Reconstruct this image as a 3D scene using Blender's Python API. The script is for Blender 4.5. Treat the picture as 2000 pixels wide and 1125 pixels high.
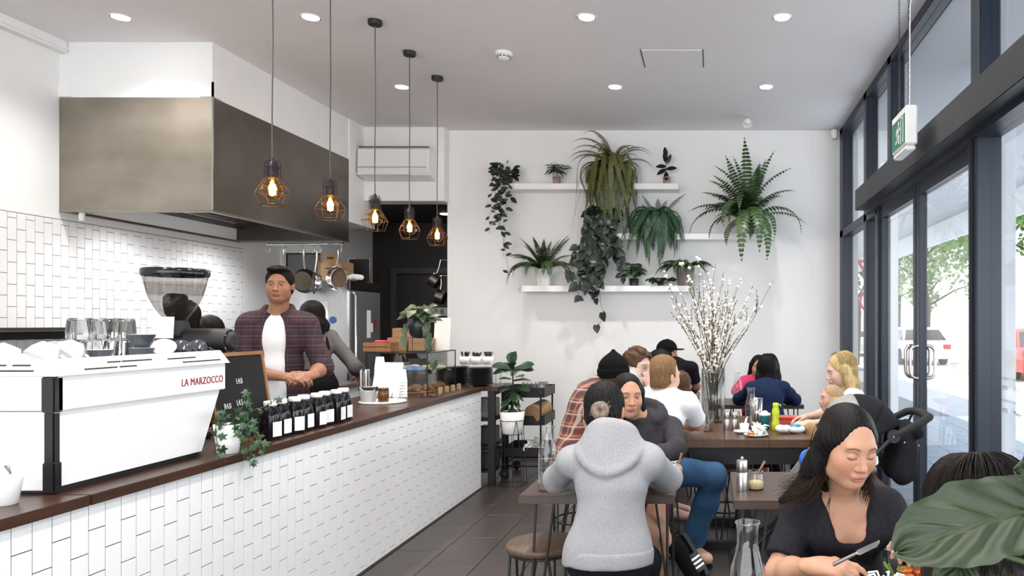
import bpy, bmesh, math, random
import numpy as np
from mathutils import Vector, Matrix, Quaternion, Euler

for _o in list(bpy.data.objects):
    bpy.data.objects.remove(_o, do_unlink=True)
SC = bpy.context.scene
COL = SC.collection
# ------------------------------------------------------------------ camera
CAMH, FPX, VX, VY = 1.45, 1450.0, 1390.0, 633.0
cam = bpy.data.cameras.new('camera')
camo = bpy.data.objects.new('camera', cam)
COL.objects.link(camo)
camo.location = (0, 0, CAMH)
camo.rotation_euler = (math.pi / 2, 0, 0)
cam.sensor_width = 36.0
cam.lens = FPX / 2000.0 * 36.0
cam.shift_x = -(VX - 1000.0) / 2000.0
cam.shift_y = (VY - 562.5) / 2000.0
cam.clip_start = 0.05
SC.camera = camo
# ------------------------------------------------------------------ world, sun, exposure
w = bpy.data.worlds.new('sky')
SC.world = w
w.use_nodes = True
bg = w.node_tree.nodes['Background']
bg.inputs[0].default_value = (0.96, 0.98, 1.0, 1)
bg.inputs[1].default_value = 2.6
sun = bpy.data.lights.new('sun', 'SUN')
sun.energy = 9.0
sun.angle = math.radians(1.0)
sun.color = (1.0, 0.96, 0.9)
suno = bpy.data.objects.new('sun', sun)
COL.objects.link(suno)
suno.rotation_euler = (math.radians(-18), math.radians(15), 0)
SC.view_settings.view_transform = 'Standard'
SC.view_settings.look = 'None'
SC.view_settings.gamma = 1.0
SC.view_settings.use_curve_mapping = False
SC.view_settings.exposure = 0.95
SC.cycles.transparent_max_bounces = 16
SC.cycles.max_bounces = 8
SC.cycles.caustics_reflective = False
SC.cycles.caustics_refractive = False
SC.cycles.sample_clamp_indirect = 6.0

# ------------------------------------------------------------------ materials
def _new(name):
    m = bpy.data.materials.new(name)
    m.use_nodes = True
    nt = m.node_tree
    return m, nt, nt.nodes['Principled BSDF']

def mat(name, col, rough=0.5, metal=0.0, var=0.0, scale=20.0, bump=0.0, spec=0.5, stretch=None, col2=None, sheen=0.0, sss=0.0, trans=0.0):
    m, nt, b = _new(name)
    c = (*col, 1)
    b.inputs['Base Color'].default_value = c
    b.inputs['Roughness'].default_value = rough
    b.inputs['Metallic'].default_value = metal
    b.inputs['Specular IOR Level'].default_value = spec
    if sheen: b.inputs['Sheen Weight'].default_value = sheen
    if sss:
        b.inputs['Subsurface Weight'].default_value = sss
        b.inputs['Subsurface Radius'].default_value = (0.02, 0.008, 0.004)
        b.inputs['Subsurface Scale'].default_value = 0.5
    if var or bump or col2:
        tc = nt.nodes.new('ShaderNodeTexCoord')
        mp = nt.nodes.new('ShaderNodeMapping')
        nt.links.new(tc.outputs['Object'], mp.inputs[0])
        if stretch: mp.inputs['Scale'].default_value = stretch
        nz = nt.nodes.new('ShaderNodeTexNoise')
        nz.inputs['Scale'].default_value = scale
        nz.inputs['Detail'].default_value = 5
        nt.links.new(mp.outputs[0], nz.inputs['Vector'])
        if var or col2:
            cr = nt.nodes.new('ShaderNodeValToRGB')
            cr.color_ramp.elements[0].position = 0.3
            cr.color_ramp.elements[1].position = 0.7
            if col2:
                cr.color_ramp.elements[0].color = c
                cr.color_ramp.elements[1].color = (*col2, 1)
            else:
                cr.color_ramp.elements[0].color = (*[max(0, x * (1 - var)) for x in col], 1)
                cr.color_ramp.elements[1].color = (*[min(1, x * (1 + var)) for x in col], 1)
            nt.links.new(nz.outputs[0], cr.inputs[0])
            nt.links.new(cr.outputs[0], b.inputs['Base Color'])
        if bump:
            bp = nt.nodes.new('ShaderNodeBump')
            bp.inputs['Strength'].default_value = bump
            bp.inputs['Distance'].default_value = 0.01
            nt.links.new(nz.outputs[0], bp.inputs['Height'])
            nt.links.new(bp.outputs[0], b.inputs['Normal'])
    return m

def glass_mat(name, tint=(1, 1, 1), rough=0.0, refl=1.0):
    """thin pane: clear transmission plus fresnel reflection"""
    m = bpy.data.materials.new(name); m.use_nodes = True
    nt = m.node_tree; nt.nodes.clear()
    out = nt.nodes.new('ShaderNodeOutputMaterial')
    mx = nt.nodes.new('ShaderNodeMixShader')
    tr = nt.nodes.new('ShaderNodeBsdfTransparent'); tr.inputs[0].default_value = (*tint, 1)
    gl = nt.nodes.new('ShaderNodeBsdfGlossy'); gl.inputs['Roughness'].default_value = rough
    fr = nt.nodes.new('ShaderNodeFresnel'); fr.inputs[0].default_value = 1.5
    ge = nt.nodes.new('ShaderNodeNewGeometry')
    io = nt.nodes.new('ShaderNodeMath'); io.operation = 'MULTIPLY_ADD'     # both sides of a pane reflect alike
    io.inputs[1].default_value = 1 / 1.5 - 1.5; io.inputs[2].default_value = 1.5
    nt.links.new(ge.outputs['Backfacing'], io.inputs[0]); nt.links.new(io.outputs[0], fr.inputs[0])
    mu = nt.nodes.new('ShaderNodeMath'); mu.operation = 'MULTIPLY'; mu.inputs[1].default_value = refl
    mu.use_clamp = True
    nt.links.new(fr.outputs[0], mu.inputs[0]); nt.links.new(mu.outputs[0], mx.inputs[0])
    nt.links.new(tr.outputs[0], mx.inputs[1]); nt.links.new(gl.outputs[0], mx.inputs[2])
    nt.links.new(mx.outputs[0], out.inputs[0])
    return m

def emit_mat(name, col, s):
    m = bpy.data.materials.new(name); m.use_nodes = True
    nt = m.node_tree; nt.nodes.clear()
    out = nt.nodes.new('ShaderNodeOutputMaterial'); e = nt.nodes.new('ShaderNodeEmission')
    e.inputs[0].default_value = (*col, 1); e.inputs[1].default_value = s
    nt.links.new(e.outputs[0], out.inputs[0])
    return m

def plaid_mat(name, base, bands, rough=0.85):
    """woven check: bands = list of (axis, frequency, phase, width, colour, strength), axes taken from object space"""
    m, nt, b = _new(name)
    b.inputs['Roughness'].default_value = rough
    tc = nt.nodes.new('ShaderNodeTexCoord')
    sp = nt.nodes.new('ShaderNodeSeparateXYZ'); nt.links.new(tc.outputs['Object'], sp.inputs[0])
    prev = None
    for ax, fq, ph, wd, colr, st in bands:
        if ax == 'D':
            ad = nt.nodes.new('ShaderNodeMath'); ad.operation = 'ADD'
            nt.links.new(sp.outputs[0], ad.inputs[0]); nt.links.new(sp.outputs[1], ad.inputs[1]); src = ad.outputs[0]
        else:
            src = sp.outputs['XYZ'.index(ax)]
        ml = nt.nodes.new('ShaderNodeMath'); ml.operation = 'MULTIPLY_ADD'
        ml.inputs[1].default_value = fq; ml.inputs[2].default_value = ph
        nt.links.new(src, ml.inputs[0])
        fr = nt.nodes.new('ShaderNodeMath'); fr.operation = 'FRACT'; nt.links.new(ml.outputs[0], fr.inputs[0])
        ls = nt.nodes.new('ShaderNodeMath'); ls.operation = 'LESS_THAN'; ls.inputs[1].default_value = wd
        nt.links.new(fr.outputs[0], ls.inputs[0])
        sm = nt.nodes.new('ShaderNodeMath'); sm.operation = 'MULTIPLY'; sm.inputs[1].default_value = st
        nt.links.new(ls.outputs[0], sm.inputs[0])
        mx = nt.nodes.new('ShaderNodeMixRGB')
        nt.links.new(sm.outputs[0], mx.inputs[0])
        if prev is None: mx.inputs[1].default_value = (*base, 1)
        else: nt.links.new(prev, mx.inputs[1])
        mx.inputs[2].default_value = (*colr, 1)
        prev = mx.outputs[0]
    nt.links.new(prev, b.inputs['Base Color'])
    return m

M = {}
M['wall'] = mat('wall_paint', (0.86, 0.86, 0.85), 0.85, var=0.015, scale=3)
M['ceil'] = mat('ceiling_paint', (0.82, 0.81, 0.82), 0.9, var=0.01, scale=4)
M['dark'] = mat('dark_wall_paint', (0.013, 0.0095, 0.010), 0.6, var=0.1, scale=4)
M['tile'] = mat('glazed_white_tile', (0.88, 0.88, 0.88), 0.12, var=0.01, scale=2)
M['grout'] = mat('dark_grout', (0.05, 0.05, 0.05), 0.9)
M['grout2'] = mat('floor_grout', (0.02, 0.018, 0.017), 0.9)
M['floor'] = mat('brown_floor_tile', (0.042, 0.033, 0.030), 0.36, var=0.14, scale=6, bump=0.03)
M['frame'] = mat('navy_aluminium', (0.007, 0.013, 0.028), 0.35, var=0.05)
M['beam'] = mat('charcoal_aluminium', (0.020, 0.021, 0.024), 0.45)
M['glass'] = glass_mat('window_glass', (0.93, 0.95, 0.96), 0.0, 1.0)
M['steel'] = mat('brushed_steel', (0.30, 0.27, 0.235), 0.34, 1.0, var=0.16, scale=2.2, bump=0.02)
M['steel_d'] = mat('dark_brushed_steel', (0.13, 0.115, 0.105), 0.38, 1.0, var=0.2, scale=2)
M['chrome'] = mat('polished_steel', (0.62, 0.61, 0.60), 0.16, 1.0)
M['black'] = mat('black_powder_coat', (0.006, 0.006, 0.007), 0.5)
M['blackgl'] = mat('black_gloss', (0.006, 0.006, 0.008), 0.15)
M['white'] = mat('white_lacquer', (0.84, 0.84, 0.84), 0.3)
M['whitem'] = mat('white_plastic', (0.80, 0.80, 0.79), 0.5)
M['ceram'] = mat('white_ceramic', (0.85, 0.85, 0.84), 0.15)
M['grey_cer'] = mat('charcoal_ceramic', (0.045, 0.05, 0.06), 0.18)
M['paper'] = mat('white_paper', (0.86, 0.86, 0.85), 0.8)
M['card'] = mat('kraft_card', (0.36, 0.22, 0.11), 0.8, var=0.08, scale=8)
M['wood'] = mat('walnut_top', (0.050, 0.021, 0.011), 0.33, var=0.35, scale=5, stretch=(9, 0.8, 9), bump=0.02)
M['oak'] = mat('oak_trim', (0.30, 0.14, 0.055), 0.5, var=0.25, scale=8, stretch=(8, 1, 1))
M['stoolwood'] = mat('stool_wood', (0.085, 0.052, 0.032), 0.5, var=0.3, scale=6, stretch=(7, 1, 1))
M['tablewood'] = mat('dark_table_wood', (0.042, 0.022, 0.015), 0.38, var=0.3, scale=5, stretch=(1, 8, 1))
M['clear'] = glass_mat('clear_glass', (0.965, 0.975, 0.972), 0.0, 1.3)
M['clear2'] = glass_mat('thick_clear_glass', (0.90, 0.92, 0.92), 0.02, 2.0)
M['water'] = glass_mat('water', (0.93, 0.95, 0.95), 0.0, 1.0)
M['lamp'] = emit_mat('downlight_glow', (1.0, 0.98, 0.95), 25.0)
M['soil'] = mat('potting_soil', (0.02, 0.014, 0.01), 0.95, bump=0.5, scale=90)

# ------------------------------------------------------------------ helpers
def P(px, py, Y):
    return Vector(((px - VX) * Y / FPX, Y, CAMH - (py - VY) * Y / FPX))

def _link(o, parent=None):
    COL.objects.link(o)
    if parent is not None: o.parent = parent
    return o

def tag(o, label=None, cat=None, group=None, kind=None):
    if label: o['label'] = label
    if cat: o['category'] = cat
    if group: o['group'] = group
    if kind: o['kind'] = kind
    return o

def thing(name, label, cat, loc=(0, 0, 0), rz=0.0, group=None):
    o = bpy.data.objects.new(name, None)
    o.empty_display_size = 0.05
    o.location = loc
    o.rotation_euler = (0, 0, rz)
    _link(o)
    return tag(o, label, cat, group)

def copy_tree(o, parent=None, label=None, loc=None, rz=None, scale=None):
    c = o.copy(); COL.objects.link(c)
    if parent is not None:
        c.parent = parent
    if label: c['label'] = label
    if loc is not None: c.location = loc
    if rz is not None: c.rotation_euler = (0, 0, rz)
    if scale is not None: c.scale = (scale,) * 3 if not hasattr(scale, '__len__') else scale
    for ch in list(o.children):
        copy_tree(ch, c)
    return c

class MB:
    """collects quads and triangles; build() makes ONE mesh object"""
    def __init__(s):
        s.v = []; s.f = []; s.m = []; s.sm = []; s.mi = 0; s.smooth = False
    def add(s, vs, fs, smooth=None):
        o = len(s.v)
        s.v.extend([tuple(v) for v in vs])
        for f in fs:
            s.f.append(tuple(i + o for i in f)); s.m.append(s.mi)
            s.sm.append(s.smooth if smooth is None else smooth)
        return s
    def box(s, lo, hi, bevel=0.0):
        (x0, y0, z0), (x1, y1, z1) = lo, hi
        if bevel <= 0:
            vs = [(x, y, z) for z in (z0, z1) for y in (y0, y1) for x in (x0, x1)]
            return s.add(vs, [(0, 2, 3, 1), (4, 5, 7, 6), (0, 1, 5, 4), (2, 6, 7, 3), (0, 4, 6, 2), (1, 3, 7, 5)], False)
        b = min(bevel, (x1 - x0) / 2.01, (y1 - y0) / 2.01, (z1 - z0) / 2.01)
        bm = bmesh.new()
        bmesh.ops.create_cube(bm, size=1)
        for v in bm.verts:
            v.co = ((x0 + x1) / 2 + v.co.x * (x1 - x0), (y0 + y1) / 2 + v.co.y * (y1 - y0), (z0 + z1) / 2 + v.co.z * (z1 - z0))
        bmesh.ops.bevel(bm, geom=bm.edges[:], offset=b, segments=2, affect='EDGES')
        bm.verts.index_update()
        s.add([v.co[:] for v in bm.verts], [[v.index for v in f.verts] for f in bm.faces], False)
        bm.free(); return s
    def obox(s, c, ax, ay, az):
        """box from centre and three half-axis vectors"""
        c, ax, ay, az = map(Vector, (c, ax, ay, az))
        vs = [c + sx * ax + sy * ay + sz * az for sz in (-1, 1) for sy in (-1, 1) for sx in (-1, 1)]
        return s.add(vs, [(0, 2, 3, 1), (4, 5, 7, 6), (0, 1, 5, 4), (2, 6, 7, 3), (0, 4, 6, 2), (1, 3, 7, 5)], False)
    def lathe(s, prof, n=24, c=(0, 0, 0), cap0=True, cap1=True, sq=None, smooth=True):
        """prof: list of (r, z); sq = superellipse exponent for squarish rings"""
        vs = []
        for r, z in prof:
            for i in range(n):
                a = 2 * math.pi * i / n
                ca, sa = math.cos(a), math.sin(a)
                k = 1.0
                if sq: k = (abs(ca) ** sq + abs(sa) ** sq) ** (-1.0 / sq)
                vs.append((c[0] + r * ca * k, c[1] + r * sa * k, c[2] + z))
        fs = []
        for j in range(len(prof) - 1):
            for i in range(n):
                i2 = (i + 1) % n
                fs.append((j * n + i, j * n + i2, (j + 1) * n + i2, (j + 1) * n + i))
        s.add(vs, fs, smooth)
        if cap0: s.add([vs[i] for i in range(n)], [tuple(range(n - 1, -1, -1))], False)
        if cap1: s.add([vs[(len(prof) - 1) * n + i] for i in range(n)], [tuple(range(n))], False)
        return s
    def tube(s, pts, r, n=8, caps=True, closed=False):
        pts = [Vector(p) for p in pts]
        m = len(pts)
        rr = r if hasattr(r, '__len__') else [r] * m
        vs = []
        up = None
        for i, p in enumerate(pts):
            if closed: t = pts[(i + 1) % m] - pts[i - 1]
            else: t = pts[min(i + 1, m - 1)] - pts[max(i - 1, 0)]
            t = t.normalized() if t.length > 1e-9 else Vector((0, 0, 1))
            if up is None:
                up = Vector((0, 0, 1)) if abs(t.z) < 0.9 else Vector((1, 0, 0))
            x = up.cross(t)
            if x.length < 1e-6: x = Vector((1, 0, 0)).cross(t)
            x.normalize(); y = t.cross(x).normalized(); up = y
            for k in range(n):
                a = 2 * math.pi * k / n
                vs.append(p + x * (rr[i] * math.cos(a)) + y * (rr[i] * math.sin(a)))
        fs = []
        for j in range(m if closed else m - 1):
            j2 = (j + 1) % m
            for k in range(n):
                k2 = (k + 1) % n
                fs.append((j * n + k, j * n + k2, j2 * n + k2, j2 * n + k))
        s.add(vs, fs, True)
        if caps and not closed:
            s.add(vs[:n], [tuple(range(n - 1, -1, -1))], False)
            s.add(vs[-n:], [tuple(range(n))], False)
        return s
    def ball(s, c, r, n=10, m=7):
        rx, ry, rz = r if hasattr(r, '__len__') else (r, r, r)
        vs = [(c[0], c[1], c[2] - rz)]
        for j in range(1, m):
            a = -math.pi / 2 + math.pi * j / m
            for i in range(n):
                b = 2 * math.pi * i / n
                vs.append((c[0] + rx * math.cos(a) * math.cos(b), c[1] + ry * math.cos(a) * math.sin(b), c[2] + rz * math.sin(a)))
        vs.append((c[0], c[1], c[2] + rz))
        fs = [(0, 1 + (i + 1) % n, 1 + i) for i in range(n)]
        for j in range(m - 2):
            for i in range(n):
                i2 = (i + 1) % n
                fs.append((1 + j * n + i, 1 + j * n + i2, 1 + (j + 1) * n + i2, 1 + (j + 1) * n + i))
        t = len(vs) - 1; b0 = 1 + (m - 2) * n
        fs += [(b0 + i, b0 + (i + 1) % n, t) for i in range(n)]
        return s.add(vs, fs, True)
    def prism(s, poly, d0, d1, axis='y'):
        """extrude a 2-D polygon along an axis: axis x -> poly (y,z), y -> (x,z), z -> (x,y)"""
        def q(p, d):
            return {'x': (d, p[0], p[1]), 'y': (p[0], d, p[1]), 'z': (p[0], p[1], d)}[axis]
        n = len(poly)
        vs = [q(p, d0) for p in poly] + [q(p, d1) for p in poly]
        fs = [tuple(range(n - 1, -1, -1)), tuple(range(n, 2 * n))] + [(i, (i + 1) % n, n + (i + 1) % n, n + i) for i in range(n)]
        return s.add(vs, fs, False)
    def build(s, name, mats, parent=None, loc=None, recalc=True):
        me = bpy.data.meshes.new(name)
        me.from_pydata(s.v, [], s.f)
        for mm in (mats if isinstance(mats, (list, tuple)) else [mats]): me.materials.append(M[mm] if isinstance(mm, str) else mm)
        me.polygons.foreach_set('material_index', s.m)
        me.polygons.foreach_set('use_smooth', s.sm)
        if recalc:
            bm = bmesh.new(); bm.from_mesh(me)
            bmesh.ops.recalc_face_normals(bm, faces=bm.faces[:]); bm.to_mesh(me); bm.free()
        me.update()
        o = bpy.data.objects.new(name, me)
        if loc is not None: o.location = loc
        return _link(o, parent)

def struct(name, mb, m, parent=None):
    o = mb.build(name, m, parent)
    if parent is None: o['kind'] = 'structure'
    return o

_font_cache = {}
def text_mesh(name, txt, size, m, parent, mtx, depth=0.001, space=1.0):
    cu = bpy.data.curves.new(name, 'FONT')
    cu.body = txt; cu.size = size; cu.extrude = depth; cu.align_x = 'CENTER'; cu.align_y = 'CENTER'; cu.space_character = space
    to = bpy.data.objects.new(name, cu)
    COL.objects.link(to)
    dg = bpy.context.evaluated_depsgraph_get()
    me = bpy.data.meshes.new_from_object(to.evaluated_get(dg))
    bpy.data.objects.remove(to, do_unlink=True)
    me.materials.clear(); me.materials.append(M[m] if isinstance(m, str) else m)
    me.transform(mtx)
    o = bpy.data.objects.new(name, me)
    return _link(o, parent)

ORD = ['first', 'second', 'third', 'fourth', 'fifth', 'sixth', 'seventh', 'eighth', 'ninth', 'tenth', 'eleventh', 'twelfth', 'thirteenth', 'fourteenth', 'fifteenth', 'sixteenth', 'seventeenth', 'eighteenth', 'nineteenth', 'twentieth']
R = random.Random(7)
# ================================================================== SETTING
CZ = 3.56          # ceiling height
BY = 8.09          # back wall
GX = 1.395         # inner face of the glazing
LX = -4.88         # left wall
# ---- floor with individual tiles
fl = struct('floor', MB().box((LX - 0.2, -2.4, -0.14), (GX + 0.16, 9.75, -0.008)), 'grout2')
tmesh = None
def tile_piece(name, sx, sy, sz, b, m):
    """one chamfered slab lying in local xy, face at +z"""
    x, y = sx / 2, sy / 2
    vs = [(-x, -y, 0), (x, -y, 0), (x, y, 0), (-x, y, 0),
          (-x, -y, sz - b), (x, -y, sz - b), (x, y, sz - b), (-x, y, sz - b),
          (-x + b, -y + b, sz), (x - b, -y + b, sz), (x - b, y - b, sz), (-x + b, y - b, sz)]
    fs = []
    for k in (0, 4):
        for i in range(4):
            j = (i + 1) % 4
            fs.append((k + i, k + j, k + 4 + j, k + 4 + i))
    fs.append((8, 9, 10, 11))
    me = bpy.data.meshes.new(name); me.from_pydata(vs, [], fs); me.materials.append(M[m]); me.update()
    return me
ft = tile_piece('floor_tile', 0.300, 0.596, 0.008, 0.0015, 'floor')
fcols = [(-2.02 + 0.304 * i) for i in range(11)]
for i, x in enumerate(fcols):
    y = 1.75 + (0.29 if i % 2 else 0.0)
    while y < 8.0:
        o = bpy.data.objects.new('floor_tile', ft); _link(o, fl)
        o.location = (x + 0.152, y + 0.3, -0.008); y += 0.60
# remaining floor behind the counter, behind the camera and in the kitchen
fm = MB()
fm.box((LX, -2.3, -0.008), (-2.03, 9.7, -0.0002)); fm.box((-2.02, -2.3, -0.008), (GX, 1.74, -0.0002))
fm.build('screed', 'floor', fl)
# ---- ceiling
struct('ceiling', MB().box((LX - 0.2, -2.4, CZ), (GX + 0.2, BY + 0.1, CZ + 0.1)), 'ceil')
# ---- back wall and its skirting
struct('wall_back', MB().box((-2.88, BY, 0), (GX + 0.2, BY + 0.12, CZ)), 'wall')
struct('baseboard_back', MB().box((-2.87, BY - 0.015, 0), (GX, BY, 0.13)), 'black')
struct('trim_panel_joint', MB().box((P(1585, 0, BY).x, BY - 0.002, 0.13), (P(1585, 0, BY).x + 0.005, BY, CZ)), 'ceil')
# ---- header over the kitchen opening
HY = BY - 0.14
hx1 = P(868, 0, HY).x
struct('wall_header', MB().box((-3.72, HY, 2.77), (hx1, BY + 0.1, CZ)), 'wall')
# ---- dark kitchen
struct('wall_kitchen', MB().box((LX - 0.1, 9.7, 0), (-2.4, 9.8, 2.9)), 'dark')
struct('wall_kitchen_right', MB().box((-2.62, BY + 0.12, 0), (-2.5, 9.7, 2.9)), 'dark')
struct('ceiling_kitchen', MB().box((LX - 0.1, BY + 0.1, 2.77), (-2.5, 9.8, 2.87)), 'dark')
struct('wall_kitchen_end', MB().box((LX - 0.1, 8.4, 0), (-4.43, 9.72, 2.90)), 'wall')
struct('wall_kitchen_over', MB().box((LX - 0.1, 7.63, 2.5), (-3.72, BY + 0.1, CZ)), 'wall')
# dark door in the kitchen
d1 = struct('door_1', MB().box((P(775, 0, 9.68).x, 9.66, 0), (P(885, 0, 9.68).x, 9.7, 1.45 - (538 - 633) * 9.68 / 1450)), 'dark')
fmx0, fmx1, fz = P(764, 0, 9.66).x, P(776, 0, 9.66).x, 1.45 - (531 - 633) * 9.66 / 1450
MB().box((fmx0, 9.64, 0), (fmx1, 9.7, fz + 0.05)).box((fmx1, 9.64, fz - 0.02), (-2.62, 9.7, fz + 0.05)).build('door_frame', mat('door_frame_paint', (0.032, 0.028, 0.028), 0.5), d1)
# ---- left wall with tiles
wl = struct('wall_left', MB().box((LX - 0.15, -2.4, 0), (LX, 8.45, CZ)), 'wall')
TX = LX + 0.004
MB().box((LX, 3.37, 0.85), (TX, 7.72, 2.235)).build('grout_bed', 'grout', wl)

def lay_tiles(parent, xface, y0, y1, z0, z1, w, h, ph_even, k0, gap=0.0035, limit=300, thick=0.003):
    """upright half-bond tiles on a plane facing +x; the largest in the photograph are single objects"""
    cand = []
    k = k0
    y = y0
    while y < y1 - 0.01:
        ya, yb = y, min(y + w, y1)
        base = ph_even if k % 2 == 0 else ph_even - h / 2
        n = math.floor((z0 - base) / h)
        z = base + n * h
        while z < z1 - 0.021:
            za, zb = max(z, z0), min(z + h, z1)
            if z1 - zb < 0.02: zb = z1
            if zb - za > 0.007:
                yc, zc = (ya + yb) / 2, (za + zb) / 2
                px = VX + FPX * xface / yc; py = VY - FPX * (zc - CAMH) / yc
                vis = -30 < px < 2030 and -30 < py < 1150
                cand.append(((1 if vis else 0) * (yb - ya) * (zb - za) / yc ** 3, ya, yb, za, zb))
            z += h
        y += w; k += 1
    cand.sort(reverse=True)
    me = tile_piece('tile', h - gap, w - gap, thick, 0.0006, 'tile')   # local x -> world z
    rest = MB()
    for i, (a, ya, yb, za, zb) in enumerate(cand):
        sy = (yb - ya - gap) / (w - gap); sz = (zb - za - gap) / (h - gap)
        if i < limit and a > 0:
            o = bpy.data.objects.new('tile', me); _link(o, parent)
            o.location = (xface, (ya + yb) / 2, (za + zb) / 2)
            # local z -> +x ; local x -> -z ; local y -> y
            o.rotation_euler = (0, math.pi / 2, 0)
            o.scale = (sz, sy, 1)
        else:
            b = 0.0006
            g = gap / 2
            Y0, Y1, Z0, Z1 = ya + g, yb - g, za + g, zb - g
            X0, X1, X2 = xface, xface + thick - b, xface + thick
            vs = [(X0, Y0, Z0), (X0, Y1, Z0), (X0, Y1, Z1), (X0, Y0, Z1), (X1, Y0, Z0), (X1, Y1, Z0), (X1, Y1, Z1), (X1, Y0, Z1),
                  (X2, Y0 + b, Z0 + b), (X2, Y1 - b, Z0 + b), (X2, Y1 - b, Z1 - b), (X2, Y0 + b, Z1 - b)]
            fs = [(q + t, q + (t + 1) % 4, q + 4 + (t + 1) % 4, q + 4 + t) for q in (0, 4) for t in range(4)] + [(8, 9, 10, 11)]
            rest.add(vs, fs, False)
    r = rest.build('tile', 'tile', parent, recalc=False); r['kind'] = 'stuff'
lay_tiles(wl, TX, 4.925 - 22 * 0.0705, 7.72, 0.86, 2.232, 0.0705, 0.155, 1.03, 0)
# cornice box along the top of the left wall
struct('trim_1', MB().box((LX, -2.4, 3.475), (LX + 0.065, 5.55, CZ)), 'wall')
struct('trim_2', MB().box((LX, -2.4, 3.495), (LX + 0.075, 5.55, 3.515)), 'wall')
# ---- bulkhead above the cooker hood
HX, HY0, HY1 = -3.73, 5.55, 7.63
bk = struct('wall_bulkhead', MB().box((LX, HY0 + 0.006, 3.14), (HX - 0.006, HY1, CZ)), 'wall')
MB().box((LX, HY0 - 0.006, 3.15), (LX + 0.09, HY0 + 0.006, 3.25)).build('corner_tab', 'wall', bk)
MB().box((HX - 0.10, HY0 - 0.006, 3.15), (HX + 0.006, HY0 + 0.006, 3.26)).box((HX - 0.006, HY0 - 0.006, 3.15), (HX + 0.006, HY0 + 0.10, 3.26)).build('corner_tab', 'wall', bk)
# ---- glazed shopfront
XO = GX + 0.11
def post(y0, y1, z0, z1, x0=GX, x1=XO, m='frame', name='mullion'):
    return MB().box((x0, y0, z0), (x1, y1, z1), 0.004).build(name, m, win)
win = bpy.data.objects.new('window_1', None); _link(win); win['kind'] = 'structure'
post(7.90, 8.09, 0, CZ); post(6.70, 6.82, 0, CZ)
post(5.78, 5.90, 2.60, CZ); post(3.86, 4.0, 2.6, CZ); post(1.9, 2.04, 0, CZ); post(-0.2, -0.06, 0, CZ)
post(-2.4, 8.09, CZ - 0.07, CZ, name='head_rail')
post(6.28, 8.09, 2.38, 2.46, name='transom_rail')
post(-2.4, 6.55, 2.45, 2.63, GX - 0.13, XO, 'beam', 'header_beam')
post(-2.4, 6.6, 2.42, 2.46, GX - 0.04, XO, 'frame', 'door_track')
post(3.85, 3.98, 0, 2.45, GX - 0.02, XO, name='mullion')
post(3.905, 3.92, 0, 2.45, GX - 0.035, GX - 0.018, 'black', 'gasket')
post(6.24, 6.34, 0, 2.45, name='mullion')
post(6.34, 8.09, 0.0, 0.09, name='sill'); post(-2.4, 3.85, 0.0, 0.09, name='sill')
def pane(y0, y1, z0, z1, par, x=GX + 0.055):
    MB().box((x - 0.003, y0, z0), (x + 0.003, y1, z1)).build('pane', 'glass', par)
for y0, y1 in ((6.82, 7.90), (5.90, 6.70), (4.0, 5.78), (2.04, 3.86), (-0.06, 1.9), (-2.4, -0.2)):
    pane(y0, y1, 2.62 if y1 < 6.5 else 2.46, CZ - 0.07, win)
for y0, y1 in ((6.82, 7.90), (6.34, 6.70), (2.04, 3.85), (-0.06, 1.9), (-2.4, -0.2)):
    pane(y0, y1, 0.09, 2.42 if y1 < 6 else 2.38, win)
# two door leaves
def leaf(n, y0, y1, handle_y):
    d = bpy.data.objects.new('door_%d' % n, None); _link(d); d['kind'] = 'structure'
    s = 0.075
    for a, b in ((y0, y0 + s), (y1 - s, y1)):
        MB().box((GX + 0.02, a, 0.01), (GX + 0.075, b, 2.42), 0.004).build('stile', 'frame', d)
    for a, b in ((0.01, 0.11), (2.33, 2.42)):
        MB().box((GX + 0.02, y0 + s, a), (GX + 0.075, y1 - s, b)).build('rail', 'frame', d)
    pane(y0 + s, y1 - s, 0.11, 2.33, d, GX + 0.048)
    for sx in (-1, 1):
        xh = GX + 0.048 + sx * 0.085; xs = GX + 0.048 + sx * 0.028
        zt, zb, r = 1.30, 1.08, 0.045
        pts = [(xs, handle_y, zt)]
        for i in range(7):
            a = i / 6 * math.pi / 2
            pts.append((xh - sx * r + sx * r * math.sin(a), handle_y, zt - r + r * math.cos(a)))
        for i in range(7):
            a = i / 6 * math.pi / 2
            pts.append((xh - sx * r + sx * r * math.cos(a), handle_y, zb + r - r * math.sin(a)))
        pts.append((xs, handle_y, zb))
        MB().tube(pts, 0.012, 10).build('handle', 'chrome', d)
leaf(2, 5.145, 6.235, 5.20); leaf(3, 3.985, 5.135, 5.08)
# opening hours on the pane next to the door, applied outside, so they read mirrored from within
mtxt = mat('grey_vinyl', (0.30, 0.33, 0.38), 0.6)
for s, z, sz in (('MONDAY TO FRIDAY', 1.18, 0.020), ('7AM  -  4PM', 1.132, 0.036), ('SATURDAY & SUNDAY', 1.07, 0.020), ('8AM  -  3PM', 1.02, 0.036)):
    # text seen from outside (+x side): right direction = +y seen from outside looking -x
    mt = Matrix(((0, 0, 1, GX + 0.0595), (1, 0, 0, 3.61), (0, 1, 0, z), (0, 0, 0, 1)))
    text_mesh('lettering', s, sz, mtxt, win, mt, 0.0003, 1.15)

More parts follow.
